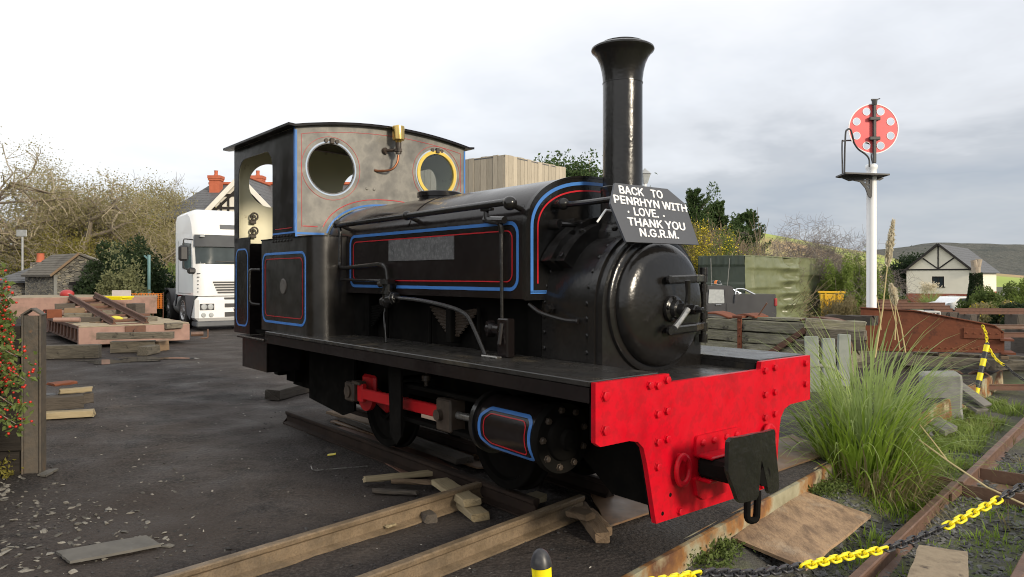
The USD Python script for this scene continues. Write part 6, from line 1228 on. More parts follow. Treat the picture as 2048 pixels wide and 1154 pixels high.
# ---------------------------------------------------------------- disc signal
SX, SY = (1743 - CX) / F * 13.5, 13.5
sg = thing('disc_signal', 'white post carrying a large red disc with eight round holes and an iron platform', 'railway signal', (SX, SY, -.3), 0)
zz = lambda py: EYE - (py - HY) / F * SY + .3
xx = lambda px: (px - 1743) / F * SY
part(sg, 'mast', cat(moved(lathe([(.088, 0), (.085, zz(345)), (.055 + .03, zz(340)), (.10, zz(337)), (.105, zz(333)), (.095, zz(330)), (.06, zz(328)), (.001, zz(328))], 28), (0, 0, 0))), mast_white)
dc = zz(259); R = .452
disc = Point(0, dc).buffer(R, quad_segs=24)
ctrs = [(R * .74 * math.cos(a), dc + R * .74 * math.sin(a)) for a in np.radians(np.arange(22.5, 360, 45))]
for c in ctrs: disc = disc.difference(Point(*c).buffer(.068, quad_segs=8))
dk = part(sg, 'disc', prism(disc, -.075, -.065, SIDE), disc_red)
for c in ctrs: part(dk, 'hole_rim', prism(Point(*c).buffer(.071, quad_segs=8).difference(Point(*c).buffer(.063, quad_segs=8)), -.082, -.076, SIDE), mast_white)
part(dk, 'disc_edge', prism(Point(0, dc).buffer(R + .003, quad_segs=24).difference(Point(0, dc).buffer(R - .012, quad_segs=24)), -.081, -.0755, SIDE), mast_white)
part(sg, 'spindle', cat(box(-.026, .026, -.135, -.083, zz(328), zz(205), .006), cyl((0, -.11, zz(213)), (0, -.11, zz(203)), .04, .05, 10), box(-.06, .05, -.13, -.10, zz(204), zz(201)), tube([(.02, -.11, zz(203)), (.07, -.11, zz(201)), (.10, -.11, zz(200))], .01, 6)), iron)
for py in (240, 279): part(sg, 'clamp', box(-.095, .095, -.145, -.082, zz(py + 3.2), zz(py - 3.2), .006), iron)
part(sg, 'platform', prism(Polygon([(xx(1669), -.45), (xx(1766), -.45 + .2), (xx(1770), .28), (xx(1740), .42), (xx(1676), .1)]), zz(354), zz(351)), iron)
brk = Polygon([(xx(1738), zz(354)), (xx(1676), zz(354)), (xx(1678), zz(358)), (xx(1692), zz(364)), (xx(1700), zz(363)), (xx(1714), zz(366)), (xx(1724), zz(378)), (xx(1730), zz(394)), (xx(1735), zz(398)), (xx(1737), zz(394))])
brk = brk.difference(Polygon([(xx(1733), zz(358)), (xx(1712), zz(359)), (xx(1722), zz(366)), (xx(1729), zz(377)), (xx(1733), zz(380))])).union(LineString([(xx(1714), zz(359)), (xx(1724), zz(364)), (xx(1728), zz(361)), (xx(1726), zz(370)), (xx(1734), zz(372))]).buffer(.012))
for y in (-.12,): part(sg, 'platform_bracket', prism(brk, y - .012, y + .012, SIDE), iron)
part(sg, 'platform_bracket', prism(affinity.scale(brk, -.45, .55, origin=(0, zz(354))), .1, .12, SIDE), iron)
part(sg, 'guard_rail', tube(spline([(xx(1669), -.4, zz(353)), (xx(1671), -.4, zz(280)), (xx(1675), -.4, zz(268)), (xx(1681), -.4, zz(268)), (xx(1686), -.38, zz(280)), (xx(1692), -.32, zz(292)), (xx(1704), -.25, zz(303)), (xx(1722), -.16, zz(311)), (xx(1731), -.13, zz(320)), (xx(1732), -.13, zz(336))], 5), .016, 8), iron)
part(sg, 'guard_rail', tube(spline([(xx(1690), .1, zz(351)), (xx(1689), .1, zz(285)), (xx(1693), .1, zz(280)), (xx(1714), .2, zz(277)), (xx(1742), .3, zz(278)), (xx(1760), .3, zz(285)), (xx(1757), .25, zz(300)), (xx(1748), .1, zz(312)), (xx(1748), .05, zz(326))], 5), .014, 8), iron)
# street lamp lantern peeping out behind the chimney
sl_ = thing('street_lamp', 'street lamp lantern showing just behind the right side of the chimney', 'street lamp', at(1290, 600, 22) * (1, 1, 0) + (0, 0, -.5), 0)
zq = EYE - (356 - HY) / F * 22 + .5
part(sl_, 'post', lathe([(.09, 0), (.06, .8), (.045, zq - .2), (.05, zq - .16), (.001, zq - .15)], 12), mast_white)
part(sl_, 'lantern', lathe([(.08, zq - .16), (.17, zq + .12), (.001, zq + .13)], 6), lamp_glass, smooth=False); part(sl_, 'hood', lathe([(.20, zq + .12), (.12, zq + .2), (.03, zq + .26), (.001, zq + .3)], 6), sheet_metal, smooth=False)

# ---------------------------------------------------------------- far clutter on the right
cr_ = thing('stillage', 'grey metal barred stillage standing behind the rusty girder', 'cage', at(1842, 640, 17) * (1, 1, 0) + (0, 0, -.5), 8)
wq, hq = .28, 1.18
part(cr_, 'frame', cat(*[cbox((.035, .035, hq), .004, (x, y, hq / 2)) for x in (-wq, wq) for y in (-.25, .25)], *[cbox((wq * 2, .035, .035), .004, (0, y, z)) for y in (-.25, .25) for z in (.05, hq)], *[cbox((.035, .5, .035), .004, (x, 0, z)) for x in (-wq, wq) for z in (.05, hq)]), sheet_metal)
for x in (-.2, -.14, -.02, .09, .17): part(cr_, 'slat', cbox((.03, .012, hq - .05), 0, (x, -.255, hq / 2)), sheet_metal)
part(cr_, 'panel', cbox((.5, .01, .4), 0, (0, .2, .35)), concrete)
rs = np.random.RandomState(12)
for k, (px0, px1, py, Y, lab) in enumerate(((1752, 1815, 601, 20, 'rusty rail length on top of the pile left of the grey stillage'), (1760, 1890, 607, 19.5, 'rusty rail length in the middle of the pile behind the girder'), (1756, 1900, 613, 19, 'rusty rail length at the bottom of the pile behind the girder'), (1868, 1905, 619, 18, 'short rusty iron beside the grey stillage'), (1910, 2060, 618, 21, 'long rusty rail stacked before the roadside bushes, upper of two'), (1905, 2060, 624, 20.5, 'long rusty rail stacked before the roadside bushes, lower of two'), (1960, 2070, 652, 14.5, 'pinkish rail lying on the gravel at the right edge'), (1985, 2070, 668, 13.4, 'thin rusty rail on the grass at the right edge'), (1930, 2070, 772, 10.9, 'rusty rail on the ground behind the leaning striped post'))):
    q0, q1 = at(px0, py, Y), at(px1, py, Y); c = (q0 + q1) / 2; m = cat(rail_mesh(q0 - c - (0, 0, .06), q1 - c - (0, 0, .06), .7))
    solo('scrap_rail', m, rust_dark if k != 6 else rail_rust, lab, 'rail', loc=c)
    if k < 7:
        for e_, x in (('left', -.3), ('right', .3)):
            x *= (px1 - px0) / F * Y; hb_ = max(.1, c[2] - .06 - GZ(c[0], c[1])); solo('rail_bearer', timber(.5, .2, hb_, 800 + k, amp=.01), wood_dark, '%s under the %s end of the %s' % ('dark timber', e_, ('top rail of the pile by the stillage', 'middle rail of the pile by the stillage', 'bottom rail of the pile by the stillage', 'short iron beside the stillage', 'upper rail before the roadside bushes', 'lower rail before the roadside bushes', 'pinkish rail at the right edge')[k]), 'timber', loc=c + (x, 0, -.06 - hb_), rot=90)
solo('coal_heap', rough_up(moved(trimesh.creation.icosphere(3, 1.0).apply_scale((1.2, .8, .45)), (0, 0, 0)), .12, 2, 4), M('dark_coal_heap', [(.03, .026, .024), (.07, .055, .05)], scale=6, rough=.95, bump=.8), 'dark heap of coal or ash at the right edge', 'heap', loc=at(2050, 655, 17) * (1, 1, 0) + (0, 0, -.5), kind='stuff')
solo('gravel_bank', rough_up(moved(trimesh.creation.icosphere(3, 1.0).apply_scale((2.6, 1.0, .28)), (0, 0, 0)), .10, 2, 5), stone_ballast, 'low grey gravel bank before the stacked rails at the right', 'gravel', loc=at(1990, 650, 18) * (1, 1, 0) + (0, 0, -.5), kind='stuff')
car = thing('parked_car', 'tiny silver car parked below the cream gabled house', 'car', at(1906, 612, 40) * (1, 1, 0) + (0, 0, -.72), 190)
part(car, 'body', prism(Polygon([(-1.0, .2), (1.0, .2), (1.05, .5), (.95, .72), (.5, .78), (.2, 1.05), (-.5, 1.08), (-.95, .75), (-1.05, .5)]).buffer(.04), -.7, .7, SIDE), chrome if False else white_gloss)
part(car, 'window', prism(Polygon([(.40, .78), (.16, 1.02), (-.48, 1.04), (-.8, .78)]), -.75, .75, SIDE), screen)
for x in (-.62, .62):
    for s in (-1, 1): part(car, 'wheel', cyl((x, s * .60, .22), (x, s * .76, .22), .22, n=16), tyre)
for k, (px, py, Y) in enumerate(((1868, 560, 46), (1862, 562, 47))):
    pass
pp_ = thing('white_pampas', 'distant white plumed pampas clump before the cream gabled house', 'plant', spot(1858, 44), 0)
rs = np.random.RandomState(5); part(pp_, 'leaves', blades(rs, np.zeros(3), 500, 1.3, .35, .25, .012), blade, smooth=False, kind='stuff')
a = rs.uniform(0, 2 * PI, 60); part(pp_, 'plumes', leaf_quads(np.stack([np.repeat(.55 * np.cos(a) * rs.uniform(.1, 1, 60), 12), np.repeat(.4 * np.sin(a), 12), np.repeat(rs.uniform(1.25, 1.75, 60), 12)], 1) + rs.normal(0, .08, (720, 3)), .14, rs, .3, up=(0, 0, 1)), plume, smooth=False, kind='stuff')

# ---------------------------------------------------------------- leaning striped post and its chains
sp = thing('striped_post', 'leaning yellow and black striped barrier post beside the slates', 'barrier post', at(1950, 796, 10.2), 0)
p0, p1 = at(1950, 796, 10.2), at(1974, 690, 10.3); dv = (p1 - p0)
part(sp, 'pole', cyl((0, 0, 0), dv, .034, n=14), black_plastic)
for t0, t1 in ((.05, .19), (.33, .47), (.60, .74), (.87, 1.0)): part(sp, 'yellow_band', cyl(dv * t0, dv * t1, .0365, n=14), yellow_plastic)
part(sp, 'cap', cyl(dv, dv * 1.05, .036, .02, 12), black_plastic)
def link_mesh(L, w, r):
    a = np.linspace(0, 2 * PI, 17)[:-1]; P = np.stack([np.sign(np.cos(a)) * (L / 2 - w / 2) + w / 2 * np.cos(a), w / 2 * np.sin(a), 0 * a], 1); P = np.vstack([P, P[:1]])
    rings = []; b_ = np.linspace(0, 2 * PI, 7)[:-1]
    for i in range(16):
        o = np.array([np.cos(a[i]), np.sin(a[i]), 0]); rings.append(P[i] + r * (np.cos(b_)[:, None] * o + np.sin(b_)[:, None] * np.array([0, 0, 1.0])))
    return ringmesh(rings + [rings[0]], True, False)
def chain(label, pts, pitch, colours, w=.62, r=.15, group=None):
    """chain of separate interlocking links along a curve; colours(i, s) picks the link's plastic"""
    P = spline(pts, 14); s = np.concatenate([[0], np.cumsum(np.linalg.norm(np.diff(P, axis=0), axis=1))]); n = int(s[-1] / pitch)
    t = thing('barrier_chain', label, 'chain', (0, 0, 0), 0, group); base = link_mesh(pitch * 1.42, pitch * w * 1.25, pitch * r)
    for i in range(n + 1):
        q = np.array([np.interp(i * pitch, s, P[:, k]) for k in range(3)]); q2 = np.array([np.interp(i * pitch + pitch * .5, s, P[:, k]) for k in range(3)]); q1 = np.array([np.interp(i * pitch - pitch * .5, s, P[:, k]) for k in range(3)])
        d_, s_, u_ = frame_from(q2 - q1 if np.linalg.norm(q2 - q1) > 1e-6 else P[-1] - P[-2]); T = np.eye(4); T[:3, 0] = d_
        roll = (i % 2) * PI / 2 + .6; T[:3, 1] = s_ * math.cos(roll) + u_ * math.sin(roll); T[:3, 2] = np.cross(d_, T[:3, 1]); T[:3, 3] = q
        m = base.copy(); m.apply_transform(T); part(t, 'link', m, yellow_plastic if colours(i, i * pitch) else black_plastic, smooth=True)
    return t
chain('short chain hanging above the leaning striped post', [p1 + (0, 0, .02), at(1972, 668, 10.3), at(1966, 653, 10.3)], .04, lambda i, s: True)
chain('yellow then black chain running right from the leaning striped post', [p1, at(1992, 718, 10.2), at(2012, 733, 10.1), at(2035, 752, 10.0), at(2075, 778, 9.9)], .04, lambda i, s: s < .36)
bp = thing('barrier_post', 'yellow barrier post with black domed cap at the bottom of the picture', 'barrier post', (.078, 1.93, .0), (2, -4, 0))
part(bp, 'pole', cyl((.05, 0, 0), (.05, 0, .755), .0255, .0255, 20), yellow_plastic)
part(bp, 'cap', moved(lathe([(.0275, .752), (.0285, .754), (.0275, .76), (.025, .772), (.018, .787), (.008, .795), (.001, .796)], 24), (.05, 0, 0)), black_plastic)
part(bp, 'chain_hook', tube(spline([(.068, -.02, .665), (.085, -.02, .70), (.10, -.02, .705), (.112, -.02, .69), (.10, -.02, .678), (.11, -.02, .66), (.13, -.02, .655)], 5), .0065, 8), yellow_plastic)
pts = [(.165, 1.93, .692), (.30, 2.02, .655), (.46, 2.22, .585), (.64, 2.40, .535), (.84, 2.56, .47), (1.06, 2.72, .43), (1.28, 2.85, .415), (1.47, 2.93, .415), (1.62, 3.0, .425), (1.82, 3.09, .455), (2.08, 3.18, .53), (2.30, 3.26, .60)]
def band(i, s):
    return s < .36 or 1.08 < s < 1.35 or 1.72 < s < 2.06 or s > 2.6
CH = pts
def by_px(pts):
    P = spline(pts, 14); s = np.concatenate([[0], np.cumsum(np.linalg.norm(np.diff(P, axis=0), axis=1))]); px = CX + F * P[:, 0] / P[:, 1]
    return lambda q: float(np.interp(q, px, s))
sq = by_px(pts); lim = [(sq(1000), sq(1392)), (sq(1600), sq(1765)), (sq(1892), sq(1995))]
chain('yellow and black plastic chain sagging across the foreground from the barrier post', pts, .036, lambda i, s: any(a <= s <= b for a, b in lim))

# ---------------------------------------------------------------- pampas grass and weeds
rs = np.random.RandomState(21); pb_ = np.array([(1735 - CX) / F * 6.15, 6.15, -.27])
pg = thing('pampas_grass', 'big arching clump of green pampas grass beside the buffer beam', 'grass plant', pb_, 0)
part(pg, 'leaves', cat(blades(rs, np.zeros(3), 360, 1.40, .15, .18, .0085, 1.25, 9), blades(rs, np.array([.30, .45, 0]), 280, 1.12, .28, .25, .0085, 1.4, 9), blades(rs, np.array([-.15, .1, 0]), 160, 1.2, .5, .16, .007, 1.5, 9)), blade, smooth=False, kind='stuff')
part(pg, 'young_leaves', cat(blades(rs, np.array([-.10, -.12, 0]), 380, .95, .38, .26, .0082, 1.0, 7), blades(rs, np.array([.30, .05, 0]), 200, .6, .45, .22, .0065, 1.1, 7)), blade_low, smooth=False, kind='stuff')
part(pg, 'dead_leaves', blades(rs, np.array([-.05, -.2, 0]), 560, .55, .85, .32, .0050, 1.4, 7), blade_dry, smooth=False, kind='stuff')
def stalk_part(a, b, Ya, Yb, plume_to=None, r=.007, pw=.009):
    p, q = at(*a, Ya) - pb_, at(*b, Yb) - pb_; st_ = part(pg, 'stalk', tube(np.array([p, (p + q) / 2 + (0.01, 0, 0), q]), [r, r * .8, r * .6], 7), stalk)
    if plume_to is not None:
        e = at(*plume_to, Yb) - pb_; n = 900; t = rs.uniform(0, 1, n)[:, None]; w = pw * np.sin(PI * np.clip(t, .03, 1) ** .7) + .003
        P = q + (e - q) * t + rs.normal(0, 1, (n, 3)) * w; part(st_, 'plume', leaf_quads(P, .05, rs, .14, up=(0, 0, 3)), plume, smooth=False, kind='stuff')
stalk_part((1750, 715), (1775, 530), 6.2, 6.25, (1786, 443), .007)
stalk_part((1811, 705), (1790, 605), 6.4, 6.4, (1782, 572), .006, .007)
stalk_part((1790, 680), (1789, 600), 6.6, 6.6, (1789, 580), .006, .006)
stalk_part((1762, 660), (1753, 590), 6.6, 6.6, None, .004)
stalk_part((1800, 700), (1778, 590), 6.7, 6.7, None, .005)
solo('fallen_stalk', tube(np.array([at(1838, 880, 5.6), at(1900, 925, 5.2), at(1975, 975, 4.75), at(2055, 1012, 4.3)]) , .006, 7), stalk, 'fallen straw coloured stalk lying from the pampas grass across the rail', 'stalk')
solo('fallen_stalk', tube(np.array([at(1840, 850, 5.7), at(1868, 885, 5.5), at(1893, 918, 5.3)]), .005, 6), stalk, 'short fallen stalk crossing the long one by the pampas grass', 'stalk')
def tufts(name, label, pts, L, n, m, seed, w=.004, spread=.45):
    rs = np.random.RandomState(seed); ms = [blades(rs, np.array(p), n, L * rs.uniform(.6, 1.3), spread, .10, w, .7, 5) for p in pts]
    solo(name, cat(ms), m, label, 'grass', kind='stuff', smooth=False)
rs = np.random.RandomState(31)
def right_pts(n, n0, n1, t0, t1, thr, seed):
    rs = np.random.RandomState(seed); a = rs.uniform(n0, n1, n); t = rs.uniform(t0, t1, n); P = a[:, None] * TN + t[:, None] * TD; P = P[meshkit.fbm(P * 1.3 + seed, 3, seed) > thr]; P = P[~shapely.contains_xy(BOARD_AREA, P[:, 0], P[:, 1])]; P[:, 2] = terrain(P[:, 0], P[:, 1]); return P
tufts('verge_grass', 'short green grass growing between the yard edge and the track', right_pts(420, -2.0, -1.42, 4.6, 9.0, .42, 41), .10, 34, blade_low, 51)
tufts('track_weeds', 'sparse green weeds between the rails', right_pts(150, -1.25, -.1, 2.6, 8.5, .52, 42), .075, 26, blade_low, 52)
tufts('rough_grass', 'rough green grass beyond the track on the right', np.vstack([right_pts(900, -.5, 6.0, 5.0, 13.5, .46, 43), right_pts(420, -2.3, -1.5, 6.6, 12, .40, 46)]), .13, 26, lf_bright, 53, .006)
tufts('dry_grass', 'dry straw coloured grass among the green at the right', np.vstack([right_pts(500, -2.0, 6.0, 5.0, 14.0, .56, 44), right_pts(60, -2.0, -1.5, 3.8, 5.0, .5, 45)]), .13, 22, blade_dry, 54, .004, .7)
P = right_pts(160, -2.02, -1.9, 2.4, 6.0, .40, 47); rs = np.random.RandomState(3); Q = P[rs.randint(0, len(P), 2600)] + rs.normal(0, .045, (2600, 3)) * (1, 1, .5) + (0, 0, .03)
Q = Q[~shapely.contains_xy(BOARD_AREA, Q[:, 0], Q[:, 1])]
solo('edge_weeds', leaf_quads(Q, .028, rs, .6), lf_mid, 'small green weeds along the foot of the yard edge', 'weeds', kind='stuff', smooth=False)

# ---------------------------------------------------------------- left edge: post, sleeper fence, berry bush
pz = at(65, 945, 5.63); ep = thing('end_post', 'rust streaked steel channel post at the end of the sleeper fence', 'post', (pz[0], pz[1], 0), 12)
part(ep, 'channel', cat(box(-.063, .063, -.008, .008, -.3, 1.195), box(-.068, -.054, -.03, .075, -.3, 1.20, .003), box(.054, .068, -.03, .075, -.3, 1.20, .003)), post_mat)
part(ep, 'pointed_cap', cat(bar((-.072, .02, 1.20), (0, .02, 1.25), .09, .012), bar((.072, .02, 1.20), (0, .02, 1.25), .09, .012)), post_mat)
fence_dark = M('creosoted_plank', [(.012, .010, .0085), (.032, .027, .022)], scale=4, detail=8, stretch=(1, 12, 12), rough=.85, bump=.7, rand=.2, spec=.25)
fs = thing('sleeper_fence', 'dark sleeper fence behind the berry bush at the left edge', 'fence', (pz[0] - .08, pz[1] + .0, 0), 193)
for k in range(5): part(fs, 'plank', timber(1.7, .09, .235, 60 + k, amp=.008).apply_translation((.85, 0, -.06 + .236 * k)), fence_dark)
bb = thing('berry_bush', 'green bush covered with scarlet berries hanging over the fence at the left edge', 'bush', (-3.52, 5.0, .0), 0)
rs = np.random.RandomState(44); segs, LP, BP = [], [], []
def in_hedge(p):                                            # the bush keeps behind and over the fence line
    lim = -.674 * (p[:, 1] + 5.0) + 3.52 + .075 * sstep(p[:, 2], 1.12, 1.32)
    return p[p[:, 0] < lim]
for k in range(150):
    b0 = np.array([rs.uniform(-1.2, -.1), rs.uniform(-.3, .5), rs.uniform(.7, 1.1)]); tip = b0 + np.array([rs.uniform(.0, .55), rs.uniform(-.35, .15), rs.uniform(-.18, .50)])
    tip[2] = min(tip[2], 1.52 - .2 * max(0, tip[0] + .4)); m_ = (b0 + tip) / 2 + (0, 0, .12); S = spline([b0, m_, tip], 6); S = in_hedge(S)
    if len(S) < 4: continue
    segs.append((S, np.linspace(.008, .003, len(S))))
    j = rs.randint(1, len(S), 130); LP.append(in_hedge(S[j] + rs.normal(0, .045, (130, 3)))); j = rs.randint(len(S) // 2, len(S), 34); BP.append(in_hedge(S[j] + rs.normal(0, .04, (34, 3))))
for b0, tip in (((-.2, -.25, .75), (.36, -.22, .62)), ((-.3, -.25, .70), (.33, -.25, .55)), ((-.2, -.2, .95), (.36, -.2, .82)), ((-.2, -.3, 1.05), (.34, -.25, .98))):
    S = spline([b0, (np.array(b0) + tip) / 2 + (0, 0, .1), tip], 6); segs.append((S, np.linspace(.008, .003, len(S)))); LP.append(np.repeat(S, 16, 0) + rs.normal(0, .045, (len(S) * 16, 3))); BP.append(np.repeat(S[6:], 5, 0) + rs.normal(0, .04, (len(S[6:]) * 5, 3)))
part(bb, 'stems', many_tubes(segs + [(np.array([(-.7, .3, -.2), (-.7, .2, .5), (-.75, .0, .9)]), np.array([.04, .03, .02]))], 5), bark, smooth=True)
part(bb, 'leaves', leaf_quads(np.vstack(LP), .045, rs, .55), lf_mid, smooth=False, kind='stuff')
ic = trimesh.creation.icosphere(1, .0085); BPs = np.vstack(BP); nb_ = len(BPs)
part(bb, 'berries', trimesh.Trimesh((BPs[:, None] + ic.vertices[None] * rs.uniform(.7, 1.2, nb_)[:, None, None]).reshape(-1, 3), (np.arange(nb_)[:, None, None] * len(ic.vertices) + ic.faces[None]).reshape(-1, 3), process=False), berry, smooth=True, kind='stuff')
rs = np.random.RandomState(46); Q = np.stack([rs.uniform(-4.6, -3.68, 3800), rs.uniform(5.05, 5.75, 3800), rs.gamma(1.5, .035, 3800)], 1); Q = Q[rs.uniform(0, 1, len(Q)) < np.clip((-3.66 - Q[:, 0]) / .25, 0, 1)]
solo('ground_cover', leaf_quads(Q, .035, rs, .6), lf_yellow, 'yellow and orange low leaves at the foot of the berry bush', 'leaves', kind='stuff', smooth=False)
dl = thing('delineator', 'narrow bright orange plastic marker behind the steel end post', 'marker', at(86, 672, 9.0) * (1, 1, 0) + (0, 0, .4), 10)
part(dl, 'strip', box(-.02, .02, -.012, .012, 0, .66, .006), M('orange_red_plastic', [(.80, .05, .02), (.85, .08, .03)], rough=.4)); part(dl, 'foot', cat(cyl((0, 0, -.4), (0, 0, .0), .015, n=8), box(-.12, .12, -.1, .1, -.4, -.34, .02)), dark_trim)
# timber pile right of the post
for k, (a, b, w, h, z, mm, lab) in enumerate((((60, 838), (188, 826), .14, .07, 0, wood_pale, 'pale timber at the bottom of the small pile behind the end post'), ((60, 800), (150, 795), .16, .14, .07, wood_dark, 'black timber on the pale one behind the end post, nearer of two'), ((70, 790), (142, 784), .16, .12, .08, wood_dark, 'black timber behind the end post, farther of two'), ((84, 790), (152, 783), .1, .05, .22, wood_pale, 'pale slat lying on the black timbers behind the end post'), ((60, 770), (108, 770), .18, .03, .30, rust, 'rusty plate topping the small pile behind the end post'))):
    q0, q1 = at(a[0], a[1], 7.7), at(b[0], b[1], 7.9); q0[2] = q1[2] = 0; q0[1] += (.0, .15, .4, .3, .35)[k]; q1[1] += (.0, .15, .4, .3, .35)[k]
    block('pile_timber', lab, q0, q1, w, h, mm, 90 + k, z)

# ---------------------------------------------------------------- pink flat wagons with scrap track
fw = thing('flat_wagon', 'faded pink steel flat wagon loaded with a rusty track panel', 'wagon', (-8.8, 15.0, 0), 39.0)
# local x along the front beam, local y to the rear
part(fw, 'headstock', box(0, 2.15, 0, .12, .08, .44, .01), pink); part(fw, 'headstock', box(0, 2.15, 4.5, 4.62, .08, .44, .01), pink)
for x in (.0, 2.07):
    s_ = part(fw, 'solebar', cat(box(x, x + .08, .12, 4.5, .40, .47, .005), box(x, x + .08, .12, 4.5, .12, .17, .005), box(x + .03, x + .05, .12, 4.5, .17, .40)), rust_dark)
    for k in range(9): part(s_, 'stiffener', prism(Polygon([(.3 + .47 * k, .17), (.55 + .47 * k, .17), (.42 + .47 * k, .40), (.36 + .47 * k, .40)]), x - .012, x + .03, np.array([[0, 0, 1, 0], [1, 0, 0, 0], [0, 1, 0, 0], [0, 0, 0, 1.0]])), rust_dark)
for k in range(15): part(fw, 'deck_plank', box(.01, 2.14, .02 + .307 * k, .31 + .307 * k, .442, .468 + .004 * (k % 3), .006), plank_deck)
part(fw, 'coupler_pocket', cat(box(.85, 1.25, -.03, .0, .22, .44, .01), cyl((1.05, -.1, .33), (1.05, .05, .33), .05, n=10)), rust_dark)
part(fw, 'wheel_set', cat(*[cyl((x, y, .24), (x + .1, y, .24), .24, n=18) for x in (.5, 1.6) for y in (.9, 1.8, 3.2, 4.0)]), rust_dark)
part(fw, 'jack_leg', cat(cyl((2.2, .1, .2), (2.45, .05, .2), .05, n=8), tube(rounded([(2.4, .05, .1), (2.55, .05, .1), (2.55, .05, .3)], .05), .02, 6)), rail_rust)
fw2 = thing('flat_wagon', 'second faded pink flat wagon behind the first, carrying the raised track end', 'wagon', (-12.6, 19.3, 0), 25)
part(fw2, 'headstock', box(-.6, 3.0, 0, .12, .45, .92, .01), pink); part(fw2, 'deck', box(-.6, 3.0, .12, 3.0, .85, .93), plank_deck); part(fw2, 'wheel_set', cat(*[cyl((x, y, .24), (x + .1, y, .24), .24, n=18) for x in (.4, 2.0) for y in (.6, 2.2)], box(.3, 2.2, .2, 2.6, .3, .85)), rust_dark)
def fwp(x, y, z): return mat4((-8.8, 15.0, 0), 39.0) @ np.array([x, y, z, 1.0])
tp = thing('rusty_ladder_track', 'rusty ladder of track, two rails on steel sleepers, lying across the wagons', 'track ladder', (0, 0, 0))
r0a, r0b, r1a, r1b = at(228, 648, 15.6), at(139, 597, 19.8), at(293, 645, 15.9), at(190, 594, 20.0)
for a, b in ((r0a, r0b), (r1a, r1b)): part(tp, 'rail', rail_mesh(a - (0, 0, .02), b, 1.05), rust_dark)
for k, t in enumerate((.03, .16, .32, .50, .66, .80, .94)): 
    a, b = r0a + (r0b - r0a) * t, r1a + (r1b - r1a) * t; e = (b - a) * .12; part(tp, 'steel_sleeper', bar(a - e - (0, 0, .05), b + e - (0, 0, .05), .17, .06, .01), rust_dark)
for k, (a, b, w, h, Y, mm, lab) in enumerate((((194, 672), (347, 665), .10, .13, 14.2, wood_old, 'long square baulk leaning on the pink wagon front'), ((222, 686), (310, 676), .2, .22, 14.4, wood_old, 'thick short baulk on the ground below the pink wagon front'), ((310, 682), (330, 676), .2, .2, 14.7, wood_mid, 'brown baulk behind the thick baulk at the pink wagon front'), ((284, 698), (310, 683), .2, .16, 13.9, wood_old, 'small separate block on the ground right of the thick baulk'), ((60, 703), (200, 704), .2, .24, 13.3, wood_old, 'long thick baulk with rounded end left of the pink wagon'), ((150, 656), (180, 656), .2, .18, 15.9, wood_old, 'squared block standing on the near deck corner of the pink wagon'), ((185, 652), (206, 648), .2, .18, 16.2, wood_mid, 'brown block beside the squared block on the wagon deck'), ((128, 632), (190, 628), .2, .12, 17.0, wood_old, 'baulk lying across the wagon deck beneath the track panel'), ((128, 622), (168, 620), .2, .14, 17.6, wood_mid, 'second baulk across the wagon deck behind the first'), ((90, 628), (120, 626), .22, .2, 16.8, rust, 'rusty box section on the left of the wagon deck'), ((285, 642), (308, 640), .25, .2, 16.6, wood_old, 'block on the right of the wagon deck by the rails'), ((262, 618), (280, 616), .3, .26, 17.6, wood_dark, 'dark crate on the right of the wagon deck'), ((200, 640), (255, 634), .2, .1, 16.6, wood_pale, 'pale plank between the rails of the track ladder'), ((140, 640), (215, 646), .14, .12, 16.3, wood_dark, 'dark baulk lying askew on the left of the wagon deck'), ((205, 625), (262, 618), .16, .12, 17.8, wood_old, 'baulk across the rails of the track ladder, nearer of two'), ((180, 612), (235, 606), .16, .12, 18.8, wood_mid, 'baulk across the rails of the track ladder, farther of two'), ((110, 614), (150, 606), .2, .16, 18.6, wood_dark, 'dark baulk under the upper end of the track ladder'), ((255, 632), (300, 628), .16, .1, 17.2, rust_dark, 'rusty bar on the right of the wagon deck'), ((330, 652), (362, 646), .18, .12, 16.0, wood_old, 'weathered block on the right front corner of the wagon deck'))):
    q0, q1 = at(*a, Y), at(*b, Y + (.25 if k not in (3,) else .5)); z0 = q0[2] - h / 2; z0 = max(z0, 0) if k in (1, 2, 3, 4) else z0
    if k in (1, 2, 3, 4): z0 = 0
    q0[2] = q1[2] = 0; L = np.linalg.norm((q1 - q0)[:2]); 
    block('scrap_baulk', lab, q0, q1, w, h, mm, 130 + k, z0)
p = at(200, 592, 19.5); ys = thing('yellow_stack', 'bright yellow plastic boards stacked on the second pink wagon', 'boards', p, -14)
for k in range(2): part(ys, 'board', box(-.02 + .1 * k, .66 + .05 * k, 0, .4, -.10 + .05 * k, -.055 + .05 * k, .006), yellow_plastic)
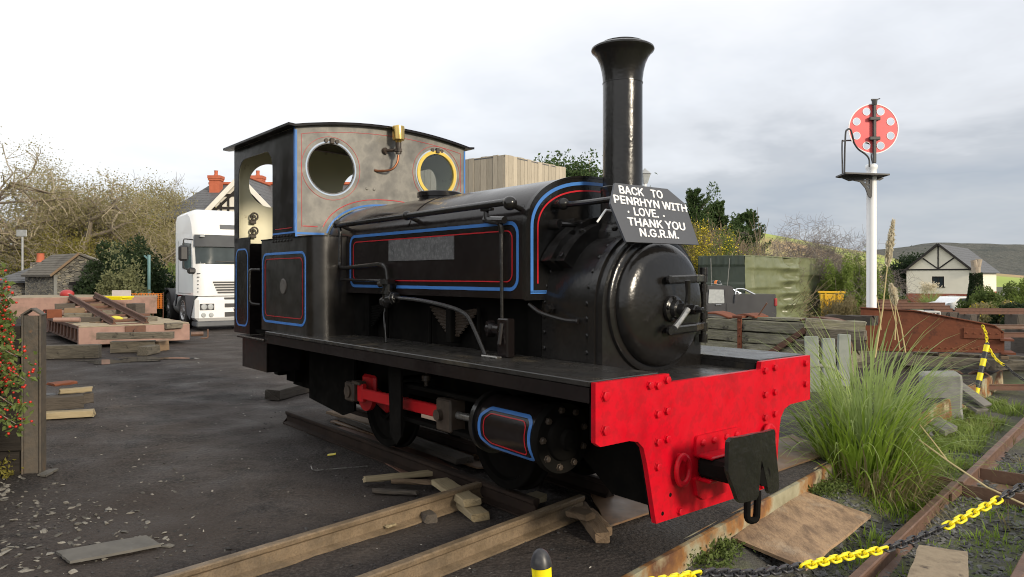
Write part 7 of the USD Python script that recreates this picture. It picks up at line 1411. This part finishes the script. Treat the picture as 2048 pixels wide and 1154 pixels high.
solo('grey_sheet', cbox((.5, .04, .32), .006), sheet_grey, 'pinkish grey square sheet standing behind the yellow boards', 'sheet', loc=at(243, 592, 20.5), rot=5)
solo('yellow_cloth', rough_up(trimesh.creation.icosphere(2, .14).apply_scale((1, .6, .4)), .05, 5, 3), M('pale_yellow_cloth', [(.5, .46, .05), (.6, .56, .08)], rough=.8), 'crumpled pale yellow cloth between the rails of the track panel', 'cloth', loc=at(232, 636, 16.4), rot=10)
rt = at(134, 588, 21); solo('red_dome', trimesh.creation.icosphere(2, .16).apply_scale((1.2, 1, .8)), tail_red, 'small red dome shaped lid behind the track panel', 'lid', loc=rt)
solo('red_roll', rough_up(cyl((0, 0, 0), (.5, .1, 0), .05, n=10), .012, 6, 1), pink, 'faded red roll on the left of the wagon deck', 'roll', loc=at(108, 640, 16.0))
# mesh fence, posts
of = thing('mesh_fence', 'orange plastic mesh fence between the wagons and the lorry', 'fence', at(258, 615, 21.5) * (1, 1, 0), 0)
x1 = (325 - 258) / F * 21.5; bars = [box(x, x + .014, 0, .006, .55, .97) for x in np.arange(0, x1, .045)] + [box(0, x1, -.002, .008, z, z + .014) for z in np.arange(.55, .98, .06)]
part(of, 'mesh', cat(bars), orange_mesh, smooth=False)
for x in (0, .33, .68, x1): part(of, 'stake', cyl((x, .02, -.3), (x + .02, .02, 1.02), .015, n=6), rust_dark)
tpst = thing('teal_post', 'teal painted steel post standing before the small bare tree', 'post', at(298, 600, 21.9) * (1, 1, 0), 0); part(tpst, 'pole', cyl((0, 0, -.6), (0, 0, 2.12), .045, n=12), teal_paint); part(tpst, 'arm', bar((-.14, 0, 2.1), (.02, 0, 1.95), .03, .04), teal_paint)
rsn = thing('road_sign', 'grey backed road sign on a post at the far left before the trees', 'sign', at(45, 520, 29) * (1, 1, 0), 0); zt = EYE - (467 - HY) / F * 29
part(rsn, 'post', cyl((0, 0, -.6), (0, 0, zt), .04, n=10), sheet_metal); part(rsn, 'panel', box(-.21, .21, -.06, -.04, zt - .12, zt + .14, .01), sheet_metal)
